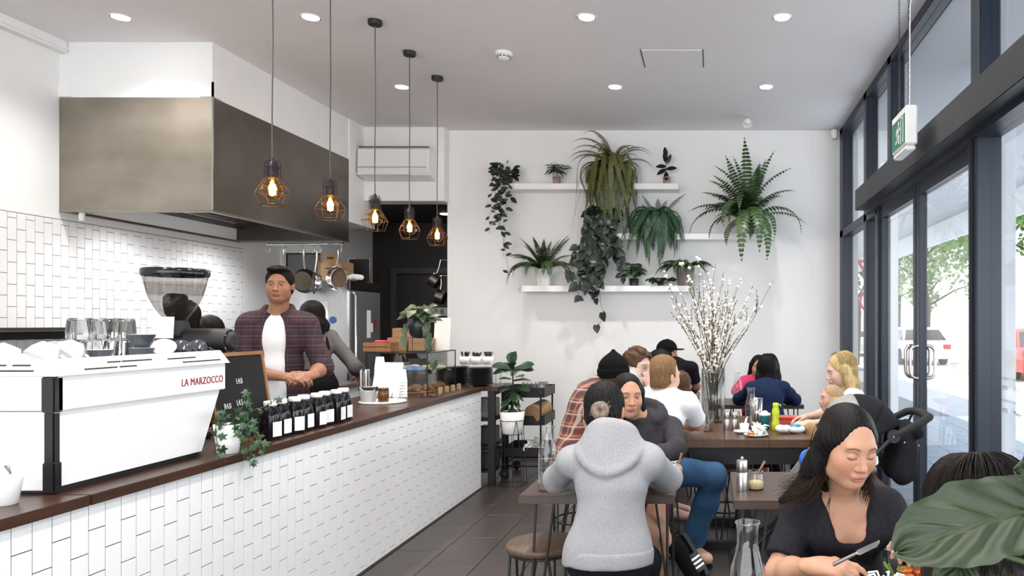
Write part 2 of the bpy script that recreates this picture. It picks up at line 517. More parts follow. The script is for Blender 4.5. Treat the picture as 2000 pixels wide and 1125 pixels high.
# ---- outdoors
M['pave'] = mat('pavement', (0.16, 0.21, 0.29), 0.45, var=0.12, scale=2.0)  # blue cast of the awning's shade is put into the slab colour
pv = struct('pavement', MB().box((XO + 0.01, -10, -0.3), (5.2, 45, -0.035)), mat('pavement_joint', (0.10, 0.12, 0.15), 0.9))
pt = tile_piece('paving_slab', 0.392, 0.392, 0.02, 0.003, 'pave')
n = 0
for j in range(22):
    for i in range(9):
        if n >= 290: break
        o = bpy.data.objects.new('paving_slab', pt); _link(o, pv)
        o.location = (XO + 0.22 + i * 0.4, 3.2 + j * 0.4, -0.035); n += 1
struct('road', MB().box((5.2, -10, -0.35), (60, 80, -0.12)), mat('asphalt', (0.35, 0.35, 0.36), 0.9, var=0.1))
struct('kerb', MB().box((5.05, -10, -0.12), (5.25, 45, -0.03)), mat('kerb_stone', (0.5, 0.5, 0.5), 0.9))
aw = struct('awning_soffit', MB().box((XO + 0.02, -4, 3.50), (4.6, 30, 3.72)), mat('soffit_paint', (0.42, 0.44, 0.47), 0.8))
MB().box((3.0, -4, 3.488), (3.03, 30, 3.50)).build('joint', 'frame', aw)
struct('awning_fascia', MB().box((4.6, -4, 3.1), (4.7, 30, 3.9)), mat('fascia_paint', (0.5, 0.52, 0.55), 0.8))
# ================================================================== FIXTURES
# ---- cooker hood: open stainless shell with an inner sloped filter bank
hd = thing('cooker_hood', 'large brushed stainless cooker hood under the white bulkhead', 'cooker hood', (LX, HY0, 2.30))
L_, W_, H_ = HY1 - HY0, HX - LX, 0.845
tk = 0.012
M['hood_front'] = mat('stained_steel', (0.23, 0.195, 0.155), 0.5, 0.8, col2=(0.33, 0.295, 0.25), scale=2.3, stretch=(1, 1, 1.7))
MB().box((0.006, 0, 0), (W_, tk, H_)).build('front_panel', 'hood_front', hd)
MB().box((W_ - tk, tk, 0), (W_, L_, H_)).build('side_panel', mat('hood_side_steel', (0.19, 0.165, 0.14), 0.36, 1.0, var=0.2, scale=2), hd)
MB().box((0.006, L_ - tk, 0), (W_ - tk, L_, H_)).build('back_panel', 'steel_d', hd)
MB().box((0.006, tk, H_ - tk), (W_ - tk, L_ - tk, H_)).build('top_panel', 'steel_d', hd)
rim = MB()
rim.box((0.006, -0.004, -0.012), (W_ + 0.004, 0.03, 0.004)).box((W_ - 0.03, 0.03, -0.012), (W_ + 0.004, L_, 0.004)).box((0.006, 0.03, -0.012), (0.05, L_, 0.004)).box((0.05, L_ - 0.03, -0.012), (W_ - 0.03, L_, 0.004))
rim.build('rim', 'steel', hd)
MB().box((W_ - 0.006, -0.004, 0), (W_ + 0.004, 0.006, H_)).build('corner_strip', 'chrome', hd)
for i in range(5):
    a, b = 0.05 + i * (L_ - 0.1) / 5, 0.05 + (i + 1) * (L_ - 0.1) / 5 - 0.012
    fb = MB()
    for j in range(10):
        t0, t1 = j / 10, (j + 0.6) / 10
        fb.obox((0.08 + (W_ - 0.2) * (t0 + t1) / 2, (a + b) / 2, 0.12 + 0.35 * (t0 + t1) / 2), ((W_ - 0.2) * 0.03, 0, 0.35 * 0.03), (0, (b - a) / 2, 0), (-0.004, 0, 0.008))
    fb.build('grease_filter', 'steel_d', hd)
MB().lathe([(0.018, -0.06), (0.02, -0.02), (0.02, 0)], 14, (0.13, 0.05, -0.012)).build('drain_cup', 'whitem', hd)
for yy in (0.5, 1.55):  # unseen fill lights added inside the hood to brighten the tiled wall
    MB().lathe([(0.06, 0.0), (0.06, 0.02)], 18, (W_ * 0.45, yy, H_ - 0.05)).build('fill_light_disc', 'lamp', hd)
    l = bpy.data.lights.new('hood_fill_light', 'SPOT'); l.energy = 28; l.spot_size = 2.6; l.spot_blend = 0.8; l.shadow_soft_size = 0.06
    lo = bpy.data.objects.new('hood_fill_light', l); _link(lo, hd); lo.location = (W_ * 0.5, yy, 0.1)
# rail with hooks for pans
rl = thing('hanging_rail', 'slim steel rail fixed under the far end of the cooker hood', 'rail', (0, 7.55, 2.26))
MB().tube([(P(520, 0, 7.55).x, 0, 0), (P(672, 0, 7.55).x, 0, 0)], 0.009, 8).build('bar', 'chrome', rl)
for px in (523, 669):
    MB().box((P(px, 0, 7.55).x - 0.008, -0.008, 0), (P(px, 0, 7.55).x + 0.008, 0.008, 0.03)).build('bracket', 'chrome', rl)
def hook(px, label, sz=0.085):
    x = P(px, 0, 7.55).x
    pts = []
    r = sz * 0.22
    for i in range(9):
        a = math.pi * (1 - i / 8)
        pts.append((0, -0.0 + 0.013 * math.cos(a), 0.013 * math.sin(a)))
    pts.append((0, 0.013, -sz * 0.45))
    for i in range(9):
        a = math.pi * i / 8
        pts.append((0.0, 0.013 - r + r * math.cos(a), -sz * 0.7 - r * math.sin(a)))
    o = MB().tube([Vector((p[1], p[0], p[2])) for p in pts], 0.0035, 6).build('s_hook', 'chrome', loc=(x, 7.55, 2.256))
    return tag(o, label, 'hook', 'hooks on the rail under the hood')
for i, (px, what) in enumerate(((525, 'empty steel hook at the left end of the hanging rail'), (555, 'steel hook holding the pan hidden behind the man'), (590, 'steel hook holding the dark nonstick pan'), (612, 'empty steel hook just left of the middle copper-bottomed pan'), (625, 'steel hook holding the steel pan second from the right'), (664, 'steel hook holding the rightmost and largest steel pan'))):
    hook(px, what)
def pan(px, py, rpx, label, inside, ang):
    """frying pan hanging by its handle, open side towards the room"""
    Y = 7.575
    r = rpx * Y / 1450
    top = P(px, 492, Y); cen = P(px, py, Y)
    t = thing('frying_pan', label, 'pan', (cen.x, Y, cen.z), 0, 'pans hanging under the hood')
    t.rotation_euler = (0, 0, ang)
    # bowl axis along -y (towards camera); lathe around z then swing
    b = MB(); b.mi = 0
    b.lathe([(r * 0.80, 0.0), (r * 0.98, 0.045), (r, 0.055), (r * 0.97, 0.055), (r * 0.78, 0.006)], 28, cap0=True, cap1=False)
    b.v = [(x, -z, y) for x, y, z in b.v]
    b.build('bowl', 'chrome' if inside != 'nonstick' else 'black', t)
    c = MB().lathe([(0.001, 0.0065), (r * 0.78, 0.0065)], 28, cap0=False, cap1=False); c.v = [(x, -z, y) for x, y, z in c.v]
    c.build('base_inside', mat('pan_inside', (0.10, 0.06, 0.04) if inside != 'nonstick' else (0.24, 0.20, 0.15), 0.35, 0.6 if inside != 'nonstick' else 0), t)
    h = top.z - cen.z
    hb = MB()
    hb.tube([(0, -0.05, r * 0.96), (0, -0.045, r * 1.2), (0, -0.03, h * 0.8), (0, -0.03, h * 1.02)], [0.011, 0.010, 0.012, 0.013], 8)
    hb.build('handle', 'chrome', t)
    g = MB()
    g.tube([(0.006 * math.cos(a * math.pi / 6), -0.03 , h * 1.05 + 0.012 * math.sin(a * math.pi / 6)) for a in range(12)], 0.003, 6, closed=True)
    g.build('hanging_loop', 'chrome', t)
    return t
pan(556, 545, 21, 'steel pan hanging behind the head of the man in the check shirt', 'steel', 0.1)
pan(590, 549, 24, 'black pan with pale inside hanging leftmost beside the man', 'nonstick', 1.0)
pan(625, 553, 22, 'steel pan with dark brown inside hanging second from the right', 'steel', -0.9)
pan(664, 544, 23, 'steel pan with dark brown inside hanging rightmost under the hood', 'steel', -0.15)
# saucepans at the kitchen door
def saucepan(px, py, label, tilt):
    c = P(px, py, 8.45)
    t = thing('saucepan', label, 'saucepan', c, 0, 'saucepans hung by the kitchen opening')
    t.rotation_euler = (0, tilt, 0.0)
    tip = c + Matrix.Rotation(tilt, 3, 'Y') @ Vector((0.235, 0, 0.12))
    tag(MB().tube([(-0.01, 0, 0.0), (-2.615 - tip.x, 0, 0.0)], 0.006, 6).build('steel_peg', 'chrome', loc=tip), 'steel peg carrying the ' + label.split(' hanging')[0], 'peg')
    MB().lathe([(0.075, 0), (0.08, 0.01), (0.08, 0.085), (0.084, 0.09), (0.077, 0.09), (0.075, 0.012)], 24, cap1=False).build('body', 'steel_d', t)
    MB().tube([(0.08, 0, 0.075), (0.14, 0, 0.085), (0.24, 0, 0.12)], [0.008, 0.007, 0.009], 8).build('handle', 'chrome', t)
    for s in (-1, 1):
        MB().ball((0.08, s * 0.012, 0.072), 0.005, 6, 5).build('rivet', 'chrome', t)
saucepan(856, 553, 'upper dark steel saucepan hanging at the edge of the white wall', -1.0)
saucepan(868, 583, 'lower dark steel saucepan hanging at the edge of the white wall', -1.25)

# ---- air conditioner on the header
ac = thing('air_conditioner', 'white wall air conditioner above the kitchen opening', 'air conditioner', (0, HY, 0))
ax0, ax1 = -3.70, P(852, 0, HY).x
zt, zb = P(0, 294, HY).z, P(0, 355, HY).z
prof = [(-0.0, zb), (-0.17, zb + 0.035), (-0.20, zb + 0.10), (-0.19, zt - 0.03), (-0.15, zt), (0.0, zt)]
MB().prism(prof, ax0, ax1 - 0.03, 'x').build('body', 'whitem', ac)
MB().prism([(p[0] * 1.02, p[1]) for p in prof], ax1 - 0.03, ax1, 'x').build('end_cap', 'white', ac)
MB().obox((0.5 * (ax0 + ax1 - 0.2), -0.19, zb + 0.07), ((ax1 - ax0 - 0.2) / 2, 0, 0), (0, 0.012, 0.035), (0, -0.004, 0.0015)).build('louvre', 'ceil', ac)
MB().box((ax0, -0.206, zb + 0.113), (ax1 - 0.03, -0.19, zb + 0.117)).build('panel_seam', 'steel_d', ac)
MB().box((ax0, -0.165, zt - 0.004), (ax1 - 0.02, -0.02, zt + 0.006)).build('intake_grille', 'steel_d', ac)

# ---- recessed downlights
def downlight(x, y, label):
    t = thing('downlight', label, 'downlight', (x, y, CZ), 0, 'recessed ceiling downlights')
    MB().lathe([(0.062, -0.006), (0.07, -0.001), (0.07, 0.0), (0.052, 0.0), (0.052, -0.006)], 24, cap0=False, cap1=False).build('trim_ring', 'white', t)
    MB().lathe([(0.001, -0.004), (0.055, -0.004)], 24, cap0=False, cap1=False).build('lens', 'lamp', t)
    l = bpy.data.lights.new('downlight_lamp', 'SPOT'); l.energy = 60; l.spot_size = math.radians(125); l.spot_blend = 0.9; l.shadow_soft_size = 0.05; l.color = (1, 0.97, 0.93)
    lo = bpy.data.objects.new('downlight_lamp', l); _link(lo, t); lo.location = (0, 0, -0.02)
dlx = [-4.06, -2.755, -0.86, 0.483]
nm = ['over the espresso machine end of the kitchen', 'left of the hanging pendant cords, nearer row', 'in the middle of the ceiling, nearer row', 'nearest the upper windows, nearer row']
nf = [None, 'between the pendant cords, farther row', 'in the middle of the ceiling, farther row', 'nearest the security camera, farther row']
for i, x in enumerate(dlx):
    downlight(x, 5.10, 'bright round downlight ' + nm[i])
    if nf[i]: downlight(x, 6.60, 'bright round downlight ' + nf[i])
for yy, w1 in ((3.6, 'third row from the back'), (2.1, 'fourth row from the back'), (0.6, 'row above the camera')):
    for x, w2 in ((-2.755, 'over the counter'), (-0.86, 'over the walkway'), (0.483, 'beside the windows')):
        downlight(x, yy, 'round downlight %s, %s' % (w2, w1))

# ---- smoke alarm, camera dome, access panel, alarm sensor
c = P(984, 103, 5.77)
t = thing('smoke_detector', 'round white smoke detector on the ceiling', 'smoke detector', (c.x, c.y, CZ))
MB().lathe([(0.066, 0), (0.066, -0.018), (0.06, -0.026)], 28, cap0=False, cap1=True).build('base', 'white', t)
MB().lathe([(0.05, -0.026), (0.045, -0.042), (0.03, -0.056), (0.012, -0.06)], 24, cap0=False).build('sensing_chamber', 'whitem', t)
for i in range(10):
    a = i * math.pi / 5
    MB().obox((0.047 * math.cos(a), 0.047 * math.sin(a), -0.036), (0.003 * math.cos(a), 0.003 * math.sin(a), 0), (-0.009 * math.sin(a), 0.009 * math.cos(a), 0), (0, 0, 0.004)).build('slot', 'steel_d', t)
t = thing('access_panel', 'flush square access panel in the ceiling', 'access panel', (0, 0, CZ))
x0, x1, y0, y1 = -0.54, -0.075, 5.71, 6.08
MB().box((x0, y0, -0.004), (x1, y1, 0)).build('panel', 'ceil', t)
for q in (x0 - 0.012, x1 + 0.004): MB().box((q, y0 - 0.012, -0.002), (q + 0.008, y1 + 0.012, 0)).build('shadow_gap', 'steel_d', t)
t = thing('security_camera', 'white dome security camera on the ceiling near the back wall', 'camera', (0.364, 7.55, CZ))
MB().lathe([(0.055, 0), (0.055, -0.025), (0.045, -0.035)], 24, cap0=False).build('mount', 'white', t)
MB().ball((0, -0.01, -0.055), 0.042, 18, 12).build('ball_housing', 'whitem', t)
MB().lathe([(0.026, 0.0), (0.026, 0.012), (0.02, 0.014)], 18, cap0=False).build('lens', 'blackgl', t)
ln = t.children[-1]; ln.location = (0, -0.042, -0.075); ln.rotation_euler = (math.radians(112), 0, 0)
t = thing('alarm_sensor', 'small white motion sensor in the corner by the windows', 'sensor', P(1629, 262, 8.0))
MB().lathe([(0.03, -0.05), (0.034, -0.02), (0.034, 0.035), (0.026, 0.05)], 14, sq=4).build('housing', 'whitem', t)
MB().ball((-0.012, -0.026, -0.01), (0.016, 0.012, 0.024), 10, 8).build('lens', 'white', t)

# ---- pendant lamps
M['amber'] = glass_mat('amber_bulb_glass', (1.0, 0.72, 0.36), 0.0, 1.0)
M['filament'] = emit_mat('filament_glow', (1.0, 0.62, 0.22), 60.0)
M['cord'] = mat('grey_fabric_cord', (0.10, 0.095, 0.09), 0.8)
def pendant(y, zb, label, rz):
    t = thing('pendant_lamp', label, 'pendant lamp', (-2.34, y, CZ), 0, 'pendant lamps above the counter')
    MB().lathe([(0.047, 0), (0.047, -0.028), (0.042, -0.034)], 24, cap0=False).build('canopy', 'black', t)
    z = zb - CZ          # bulb centre
    zs = z + 0.145       # top of socket
    MB().tube([(0, 0, -0.03), (0.002, 0, zs * 0.5), (-0.002, 0, zs * 0.8), (0, 0, zs)], 0.0035, 6).build('cord', 'cord', t)
    sk = MB().lathe([(0.008, 0.02), (0.012, 0.0), (0.027, -0.012), (0.028, -0.085), (0.024, -0.092)], 18, (0, 0, zs)).build('socket', 'black', t)
    cg = MB()
    for i in range(6):
        a = rz + i * math.pi / 3
        ca, sa = math.cos(a), math.sin(a)
        pr = [(0.010, zs + 0.008), (0.033, zs + 0.002), (0.038, zs - 0.012), (0.038, zs - 0.088), (0.088, z - 0.022), (0.064, z - 0.088)]
        cg.tube([(r * ca, r * sa, q) for r, q in pr], 0.0022, 5)
    for r, q, st in ((0.038, zs - 0.088, 1), (0.038, zs - 0.03, 1), (0.088, z - 0.022, 0), (0.064, z - 0.088, 0), (0.061, z + 0.02, 0)):
        n = 18 if st else 6
        cg.tube([(r * math.cos(rz + 2 * math.pi * i / n), r * math.sin(rz + 2 * math.pi * i / n), q) for i in range(n)], 0.0022, 5, closed=True)
    cg.build('wire_cage', mat('bronze_wire', (0.030, 0.016, 0.012), 0.5, 0.6), t)
    bl = MB().lathe([(0.013, 0.065), (0.016, 0.05), (0.034, 0.034), (0.047, 0.01), (0.05, -0.012), (0.044, -0.036), (0.026, -0.054), (0.004, -0.06)], 22, (0, 0, z), cap0=False, cap1=False).build('bulb', 'amber', t)
    fm_ = MB()
    for i in range(8):
        a = i * math.pi / 4
        fm_.tube([(0.006 * math.cos(a), 0.006 * math.sin(a), z + 0.03), (0.016 * math.cos(a), 0.016 * math.sin(a), z + 0.005), (0.012 * math.cos(a + 0.4), 0.012 * math.sin(a + 0.4), z - 0.032)], 0.0036, 5)
    fm_.build('filament', 'filament', bl)
    l = bpy.data.lights.new('pendant_light', 'POINT'); l.energy = 3.0; l.color = (1, 0.62, 0.28); l.shadow_soft_size = 0.015
    lo = bpy.data.objects.new('pendant_light', l); _link(lo, t); lo.location = (0, 0, z - 0.005)
pl = ['nearest the camera, in front of the steel hood', 'second from the camera, at the far end of the hood', 'in the middle of the row, over the man', 'fourth from the camera, against the dark kitchen', 'farthest from the camera, by the white wall']
for i, y in enumerate((3.955, 4.555, 5.16, 5.75, 6.33)):
    pendant(y, 2.17 + 0.01 * i, 'black wire cage pendant lamp ' + pl[i], 0.3 + 0.21 * i)

# ---- exit sign on chains
t = thing('exit_sign', 'white box sign with green running man face on chains', 'exit sign', (1.165, 4.49, 2.47))
MB().box((-0.036, -0.165, 0.03), (0.036, 0.165, 0.26), 0.008).build('housing', 'whitem', t)
MB().box((-0.03, -0.15, 0.0), (0.03, 0.15, 0.03), 0.008).build('diffuser', 'ceram', t)
fg = MB().box((-0.0385, -0.155, 0.045), (-0.036, 0.155, 0.215)).build('face', mat('exit_green', (0.012, 0.16, 0.085), 0.4), t)
def fc(y, z): return (-0.0395, -y, z)
man = MB()
def seg(a, b, r):
    a, b = Vector(fc(*a)), Vector(fc(*b)); d = (b - a); nn = Vector((1, 0, 0)).cross(d).normalized() * r
    man.obox((a + b) / 2, d / 2 * 1.12, nn, (0.0008, 0, 0))
hv = [fc(0.018 + 0.014 * math.cos(i * math.pi / 5), 0.186 + 0.014 * math.sin(i * math.pi / 5)) for i in range(10)]
man.add(hv, [tuple(range(10))], False)
for a, b, r in (((0.012, 0.168), (-0.006, 0.125), 0.013), ((0.012, 0.165), (0.045, 0.145), 0.006), ((0.01, 0.165), (-0.03, 0.15), 0.006), ((-0.03, 0.15), (-0.04, 0.125), 0.006), ((-0.006, 0.125), (0.028, 0.105), 0.008), ((0.028, 0.105), (0.02, 0.065), 0.007), ((-0.006, 0.125), (-0.02, 0.09), 0.008), ((-0.02, 0.09), (-0.055, 0.08), 0.007)):
    seg(a, b, r)
man.build('running_man', 'white', t)
man = MB()
for a, b, r in (((0.07, 0.06), (0.07, 0.2), 0.004), ((0.07, 0.2), (0.12, 0.2), 0.004), ((0.12, 0.2), (0.12, 0.06), 0.004)): seg(a, b, r)
man.build('doorway_symbol', 'white', t)
for yy in (-0.1, 0.12):
    ch = MB()
    zc = 0.265; k = 0
    while zc < CZ - 2.47 - 0.01:
        pts = []
        for i in range(8):
            a = i * math.pi / 4
            u, v = 0.006 * math.cos(a), 0.013 * math.sin(a)
            pts.append((u, yy, zc + v) if k % 2 else (0, yy + u, zc + v))
        ch.tube(pts, 0.0016, 4, closed=True); zc += 0.02; k += 1
    ch.build('chain', 'steel_d', t)
MB().tube([(0, -0.12, 0.26), (0.0, -0.125, 0.7), (0.0, -0.13, 0.85), (0.02, -0.20, 1.05)], 0.004, 6).build('power_cable', 'white', t)
MB().lathe([(0.03, 1.09), (0.03, 1.075), (0.015, 1.05)], 16, (0.02, -0.2, 0)).build('ceiling_rose', 'white', t)
# ================================================================== COUNTER
CT = 0.893
ctr = thing('counter', 'long service counter faced with upright white tiles under a dark timber top', 'counter', (0, 0, 0))
MB().box((-2.66, 1.0, 0), (-2.048, 6.565, CT - 0.035)).build('carcass', 'grout', ctr)
tf = MB().box((-2.048, 1.9, 0.0), (-2.044, 6.57, CT - 0.035)).build('tiled_front', 'grout', ctr)
lay_tiles(tf, -2.044, 2.164 - 0.0672 * 2, 6.57, 0.004, CT - 0.036, 0.0672, 0.148, 0.772, 0)
for a, b in ((1.0, 2.42), (2.424, 4.95), (4.954, 6.585)):
    MB().box((-2.72, a, CT - 0.035), (-2.024, b, CT), 0.003).build('worktop', 'wood', ctr)
MB().box((-2.66, 6.565, 0), (-2.05, 6.578, CT - 0.036)).build('end_panel', 'white', ctr)

# ---- espresso machine
em = thing('espresso_machine', 'white espresso machine with black corner posts and red lettering', 'coffee machine', (-2.15, 2.43, CT))
MBK = M['white']
def zc(z): return z - CT
# lower body: long panel facing the room, far end slanting in
D_ = 0.55
pl_ = MB()
pl_.prism([(0.0, zc(0.915)), (0.70, zc(0.915)), (0.815, zc(1.165)), (0.0, zc(1.165))], -0.02, 0.0, 'x')
pl_.build('rear_panel', 'white', em)
MB().box((0.0, 0.0, zc(1.165)), (0.012, 0.835, zc(1.278)), 0.003).build('upper_rear_panel', 'white', em)
MB().prism([(0.012, zc(0.915)), (0.69, zc(0.915)), (0.80, zc(1.28)), (0.012, zc(1.28))], -D_, -0.02, 'x').build('boiler_body', 'black', em)
for z0, z1, e in ((0.905, 0.998, 0.0), (0.998, 1.162, -0.006), (1.166, 1.278, 0.004)):
    MB().box((-D_, -0.006 - e, zc(z0)), (-0.03, 0.012, zc(z1)), 0.003).build('side_panel', 'white', em)
    MB().box((-0.033, -0.012 - e, zc(z0) - 0.005), (0.008 + e, 0.02, zc(z1)), 0.004).build('corner_post', 'blackgl', em)
MB().box((-D_ + 0.03, 0.01, 0.0), (-0.012, 0.70, zc(0.915)), 0.004).build('plinth', 'black', em)
# cup tray with sloping slotted lip
lip = MB()
y0, y1, z0, z1, i_ = -0.02, 0.85, zc(1.280), zc(1.335), 0.035
o4 = [(0.022, y0), (0.022, y1), (-D_ - 0.02, y1), (-D_ - 0.02, y0)]
i4 = [(0.022 - i_, y0 + i_), (0.022 - i_, y1 - 0.012), (-D_ - 0.02 + i_, y1 - 0.012), (-D_ - 0.02 + i_, y0 + i_)]
vs = [(*p, z0) for p in o4] + [(*p, z1) for p in i4] + [(p[0] - math.copysign(0.006, p[0] + 0.25), p[1], z1 - 0.03) for p in i4]
fs = [(a, (a + 1) % 4, 4 + (a + 1) % 4, 4 + a) for a in range(4)] + [(4 + a, 4 + (a + 1) % 4, 8 + (a + 1) % 4, 8 + a) for a in range(4)] + [(8, 9, 10, 11), (3, 2, 1, 0)]
lip.add(vs, fs, False)
lip.build('cup_tray', 'white', em)
# slots on the lip
def lip_slot(ya, yb, t):
    x = 0.022 - i_ * t + 0.0006; z = z0 + (z1 - z0) * t + 0.0004
    MB().obox((x, (ya + yb) / 2, z), (-i_ * 0.045, 0, (z1 - z0) * 0.045), (0, (yb - ya) / 2, 0), (0.0004, 0, 0.0003)).build('vent_slot', 'black', em)
for ya, yb, t in ((0.10, 0.24, 0.28), (0.25, 0.33, 0.28), (0.21, 0.27, 0.62), (0.275, 0.42, 0.62), (0.50, 0.66, 0.28 + 0.3), (0.57, 0.80, 0.28)):
    lip_slot(ya, yb, t)
for xa, xb, t in ((-0.40, -0.22, 0.3), (-0.20, -0.06, 0.3), (-0.42, -0.16, 0.62), (-0.14, -0.08, 0.62)):
    MB().obox(((xa + xb) / 2, y0 + i_ * t - 0.0006, z0 + (z1 - z0) * t + 0.0004), ((xb - xa) / 2, 0, 0), (0, i_ * 0.045, (z1 - z0) * 0.045), (0, -0.0004, 0.0003)).build('vent_slot', 'black', em)
# lettering: reads along +y, facing +x
mt = Matrix(((0, 0, 1, 0.0125), (1, 0, 0, 0.69), (0, 1, 0, zc(1.211)), (0, 0, 0, 1)))
sx = Matrix.Diagonal((1.0, 1.25, 1, 1))
text_mesh('lettering', 'LA MARZOCCO', 0.034, mat('red_enamel', (0.30, 0.012, 0.014), 0.35), em, mt @ sx, 0.0012, 1.06)
TZ = 1.306  # tray surface (world)

# ---- glasses and cups on the machine
def tumbler_proto():
    t = thing('glass_tumbler', '', 'glass', (0, 0, 0), 0, 'upturned glass tumblers on the espresso machine')
    n = 30
    mb = MB()
    rings = [(0.031, 0.0), (0.034, 0.004), (0.033, 0.03), (0.029, 0.075), (0.028, 0.082)]
    vs = []
    for j, (r, z) in enumerate(rings):
        for i in range(n):
            a = 2 * math.pi * i / n
            k = 1 + (0.07 * math.cos(a * 10) if 0 < j < 4 else 0)
            vs.append((r * k * math.cos(a), r * k * math.sin(a), z))
    fs = [(j * n + i, j * n + (i + 1) % n, (j + 1) * n + (i + 1) % n, (j + 1) * n + i) for j in range(4) for i in range(n)]
    fs.append(tuple(4 * n + i for i in range(n)))
    mb.add(vs, fs, True)
    mb.lathe([(0.029, 0.0), (0.029, 0.03), (0.025, 0.072)], 20, cap0=False)
    mb.build('body', M['facet'], t)
    return t
m, nt, b = _new('faceted_glass')
b.inputs['Base Color'].default_value = (0.95, 0.96, 0.96, 1); b.inputs['Roughness'].default_value = 0.03
b.inputs['Transmission Weight'].default_value = 1.0; b.inputs['IOR'].default_value = 1.35
M['facet'] = m
tp = tumbler_proto()
def mx(px, Y): return (px - VX) * Y / FPX
def xy(px, X): return (X, X * FPX / (px - VX))
def settle(t, z):
    bpy.context.view_layer.update()
    lo = min((ch.matrix_world @ v.co).z for ch in t.children for v in ch.data.vertices)
    t.location.z += z - lo
spots = []
# lower tier, then upper tier: (px, Y, level)
low = [xy(*q) for q in ((101, -2.40), (122, -2.46), (146, -2.40), (160, -2.52), (180, -2.44), (203, -2.50), (222, -2.40), (243, -2.34))]
hi_ = [xy(*q) for q in ((150, -2.46), (170, -2.52), (187, -2.44), (208, -2.50), (226, -2.42), (246, -2.36))]
nm_l = ['at the left end of the lower row', 'second from the left in the lower row', 'third from the left in the lower row', 'behind the small grey cup in the lower row', 'in the middle of the lower row', 'right of the middle in the lower row', 'at the far right of the lower row', 'standing nearest the stacked grey cups, lower row']
nm_h = ['leftmost in the upper row', 'second from the left in the upper row', 'third from the left in the upper row', 'fourth from the left in the upper row', 'fifth from the left in the upper row', 'rightmost in the upper row']
for k, ((X, Y), n_) in enumerate(zip(low + hi_, nm_l + nm_h)):
    up = k >= len(low)
    loc = (X, Y, TZ + (0.0835 if up else 0))
    lab = 'upturned faceted glass tumbler ' + n_
    if k == 0:
        tp.location = loc; tp['label'] = lab
    else:
        copy_tree(tp, label=lab, loc=loc, rz=k * 0.7)
def cup(name, loc, r, h, label, m_out, m_in, group, tilt=(0, 0, 0), handle=True):
    t = thing(name, label, 'cup', loc, 0, group)
    t.rotation_euler = tilt
    mb = MB(); mb.mi = 0
    mb.lathe([(r * 0.55, 0), (r * 0.62, 0.004), (r * 0.86, h * 0.45), (r, h)], 26, cap1=False)
    mb.mi = 1
    mb.lathe([(r, h), (r * 0.95, h), (r * 0.8, h * 0.45), (r * 0.55, 0.008)], 26, cap0=False, cap1=True)
    mb.build('bowl', [m_out, m_in], t)
    if handle:
        pts = [(r * 0.9 + 0.026 * math.sin(a) * 1.0, 0, h * 0.55 + 0.3 * h * math.cos(a)) for a in [math.pi * i / 8 for i in range(9)]]
        MB().tube(pts, 0.0042, 7).build('handle', m_out, t)
    return t
GC = 'cups on the espresso machine'
cup('coffee_cup', (*xy(195, -2.24), TZ), 0.040, 0.050, 'small charcoal cup standing in front of the glass tumblers', 'grey_cer', 'ceram', GC, handle=False)
cup('coffee_cup', (-2.25, 2.93, TZ), 0.044, 0.050, 'lower charcoal cup of the stacked pair beside the tumblers', 'grey_cer', 'ceram', GC, handle=False)
cup('coffee_cup', (-2.25, 2.93, TZ + 0.051), 0.046, 0.052, 'upper charcoal cup with white inside, stacked beside the tumblers', 'grey_cer', 'ceram', GC, handle=False)
PI = math.pi
for X, Y, tl, lb in ((-2.235, 3.03, (0.75, 0.3, 0.3), 'charcoal cup lying tipped with its white inside showing'),
                     (-2.33, 3.09, (PI - 0.45, 0.35, 0.6), 'tipped charcoal cup leaning left of the row under the hopper'),
                     (-2.23, 3.135, (PI - 0.35, 0.4, 0.9), 'charcoal cup upside down at the front of the tipped cups'),
                     (-2.34, 3.205, (PI - 0.35, 0.4, 0.5), 'charcoal cup upside down directly below the white hopper card'),
                     (-2.23, 3.235, (PI - 0.35, 0.4, 0.8), 'last tipped charcoal cup at the far front corner'),
                     (-2.45, 3.18, (PI - 0.35, 0.4, 2.2), 'upturned charcoal cup at the back, behind the tipped cups')):
    settle(cup('coffee_cup', (X, Y, TZ), 0.043, 0.052, lb, 'grey_cer', 'ceram' if 'white inside' in lb else 'grey_cer', GC, tl, 'white' not in lb), TZ)
for X, Y, tl, lb in ((-2.36, 2.505, (PI - 0.15, 0.5, 0.4), 'white cup tipped over at the left edge of the machine'),
                     (-2.355, 2.61, (PI, 0.45, PI + 0.2), 'white cup with its loop handle turned left'),
                     (-2.245, 2.52, (PI - 0.2, 0.6, 0.8), 'white cup lying tipped in front of the tumblers'),
                     (-2.24, 2.62, (PI - 0.4, 0.7, 0.6), 'white cup lying beside the small charcoal cup')):
    settle(cup('coffee_cup', (X, Y, TZ), 0.046, 0.055, lb, 'ceram', 'ceram', 'white cups on the espresso machine', tl), TZ)
# white ramekin with a spoon in front of the machine
t = thing('sugar_bowl', 'white bowl with a spoon at the left edge of the counter', 'bowl', (mx(8, 2.29), 2.29, CT))
MB().lathe([(0.03, 0), (0.034, 0.003), (0.044, 0.072), (0.046, 0.095), (0.043, 0.095), (0.032, 0.008)], 26, cap1=True).build('bowl', 'ceram', t)
MB().tube([(0.02, 0.0, 0.03), (0.03, -0.01, 0.09), (0.022, -0.015, 0.125)], [0.004, 0.004, 0.007], 7).build('spoon', 'chrome', t)

